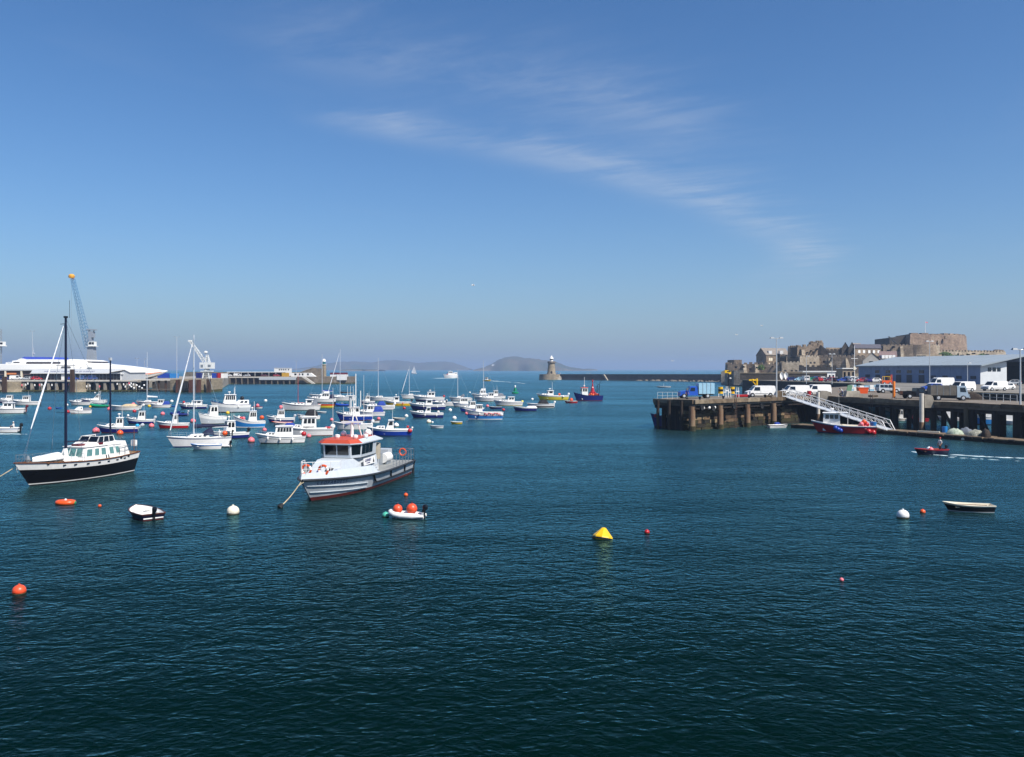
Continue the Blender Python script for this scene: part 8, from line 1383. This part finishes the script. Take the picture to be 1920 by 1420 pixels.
# houses between castle and warehouse
HS = thing('grey_house', 'pale grey gabled house in front of the castle, left of the warehouse roof', 'building', (0, 0, 0)); bl = block(HS, 'wall', (1617, 350), (1618, 338), (1652, 338), 676, 705, M('grey_render', '#a39f98', .85, var=.12, scale=.5)); pitched(HS, bl, 3.2, SLATE_D, along='ab'); openings(HS, bl, (.45,), .72, .95, 1.5, GLASS)
HP = thing('dormer_house', 'house with purple brown roof and four white dormers', 'building', (0, 0, 0)); bl = block(HP, 'wall', (1648, 355), (1649, 344), (1682, 346), 673, 705, CREAM); pitched(HP, bl, 3.2, M('purple_roof', '#75605c', .8, var=.15, scale=.8))
for px in (1655.5, 1662, 1668.5, 1675.5): p = cpt(px, 344); z = zat(672.5, 344); G().box(p.x - .55, p.x + .55, p.y - .3, p.y + 2, z, z + 1.4).build('dormer', WHITE, HP)
HW = thing('cream_building', 'cream flat building with shaded opening above the warehouse roof', 'building', (0, 0, 0)); bl = block(HW, 'wall', (1716, 362), (1718, 350), (1766, 352), 665, 700, CSL); openings(HW, bl, (.2,), .72, .95, 4.0, DARKB, 'opening'); openings(HW, bl, (.72,), .78, .9, 1.5, GLASS); block(HW, 'wing', (1683, 360), (1685, 352), (1718, 352), 670, 700, CREAM)
LEAFM = [M('leaf_dark', '#2f4a1e', .8, var=.3, scale=1.0), M('leaf_mid', '#4c6a2a', .8, var=.3, scale=1.0), M('leaf_pale', '#6c8040', .8, var=.3, scale=1.0)]
def shrub(name, label, cat, px, d, y0, y1, w_, n, seed, trunk=True):
    r = random.Random(seed); p = at(px, d, zat(y0, d)); h_ = zat(y1, d) - p.z; o = thing(name, label, cat, p); g = G()
    for i in range(n):
        a, e, q = r.uniform(0, 6.28), r.uniform(-.6, 1.5), r.uniform(.45, 1) ** .5; c = Vector((math.cos(a) * math.cos(e) * w_ * q, math.sin(a) * math.cos(e) * w_ * .7 * q, h_ * (.55 + .45 * math.sin(e) * q) + r.uniform(-.2, .2)))
        g.mi(r.choices((0, 1, 2), (3, 4, 2))[0]); s_ = r.uniform(.25, .55)
        u = Vector((r.gauss(0, 1), r.gauss(0, 1), r.gauss(0, 1))).normalized(); v = u.orthogonal().normalized() * s_; u = u * s_; g.add([c - u - v * .5, c + u * .2 - v, c + u + v * .4, c - u * .3 + v], [(0, 1, 2, 3)])
    g.build('crown', LEAFM, o); g = G(); g.tube((0, 0, -1), (0, 0, h_ * .5), .3, .18, 7)
    for k in range(5): a = k * 1.26; g.tube((0, 0, h_ * .3), (math.cos(a) * w_ * .6, math.sin(a) * w_ * .5, h_ * .75), .14, .05, 5)
    g.build('trunk', WOOD, o)
shrub('tree', 'green tree right of the cream building under the keep', 'tree', 1772, 440, 676, 661, 3.6, 900, 1); shrub('bush', 'low green bush right of the tree under the terrace wall', 'bush', 1788, 440, 674, 667, 3.0, 400, 2); shrub('bush', 'green bush against the right end of the castle terrace', 'bush', 1841, 450, 672, 664, 2.2, 300, 3); shrub('bush', 'ivy bush on the low outer wall at the castle left', 'bush', 1427, 450, 697, 685, 1.8, 300, 4)
# gulls
for lab, px, py, d, s_ in (('white gull flying above the breakwater', 1261, 677, 300, .6), ('dark gull flying left of the tall lamp post', 1381, 628, 250, .5), ('dark gull flying above the lamp post head', 1428, 611, 250, .5), ('tiny gull high over the mid harbour', 887, 535, 200, .4)):
    o = thing('gull', lab, 'bird', at(px, d, zat(py, d)), R(30)); autosmooth(G().lathe([(.02, -.5), (.12, -.1), (.13, .15), (.07, .38), (.02, .5)], (0, 0, 0), 8).build('body', WHITE, o)).rotation_euler = (0, R(90), 0)
    for sd in (1, -1): G().add([(.1, 0, .02), (-.15, 0, .02), (-.1, sd * s_, .25), (.1, sd * s_, .27), (-.25, sd * s_ * 2, .1), (-.1, sd * s_ * 2, .12), (.1, 0, -.02), (-.15, 0, -.02)], [(0, 1, 2, 3), (3, 2, 4, 5), (6, 0, 3), (1, 7, 2)]).build('wing', GREYP, o)
# ---------------------------------------------------------------- haze: the warm summer air over the strait
hm = bpy.data.materials.new('haze_air'); hm.use_nodes = True; t = hm.node_tree; t.nodes.clear()
pv = N(t, 'ShaderNodeVolumePrincipled'); pv.inputs['Color'].default_value = (0.55, 0.72, 0.98, 1); pv.inputs['Density'].default_value = HAZE_D
pv.inputs['Anisotropy'].default_value = 0.2
om = N(t, 'ShaderNodeOutputMaterial'); t.links.new(pv.outputs[0], om.inputs['Volume'])
hz = G().box(-9500, 9500, -400, 15000, -1.0, 86).build('haze', hm); stuff(hz)
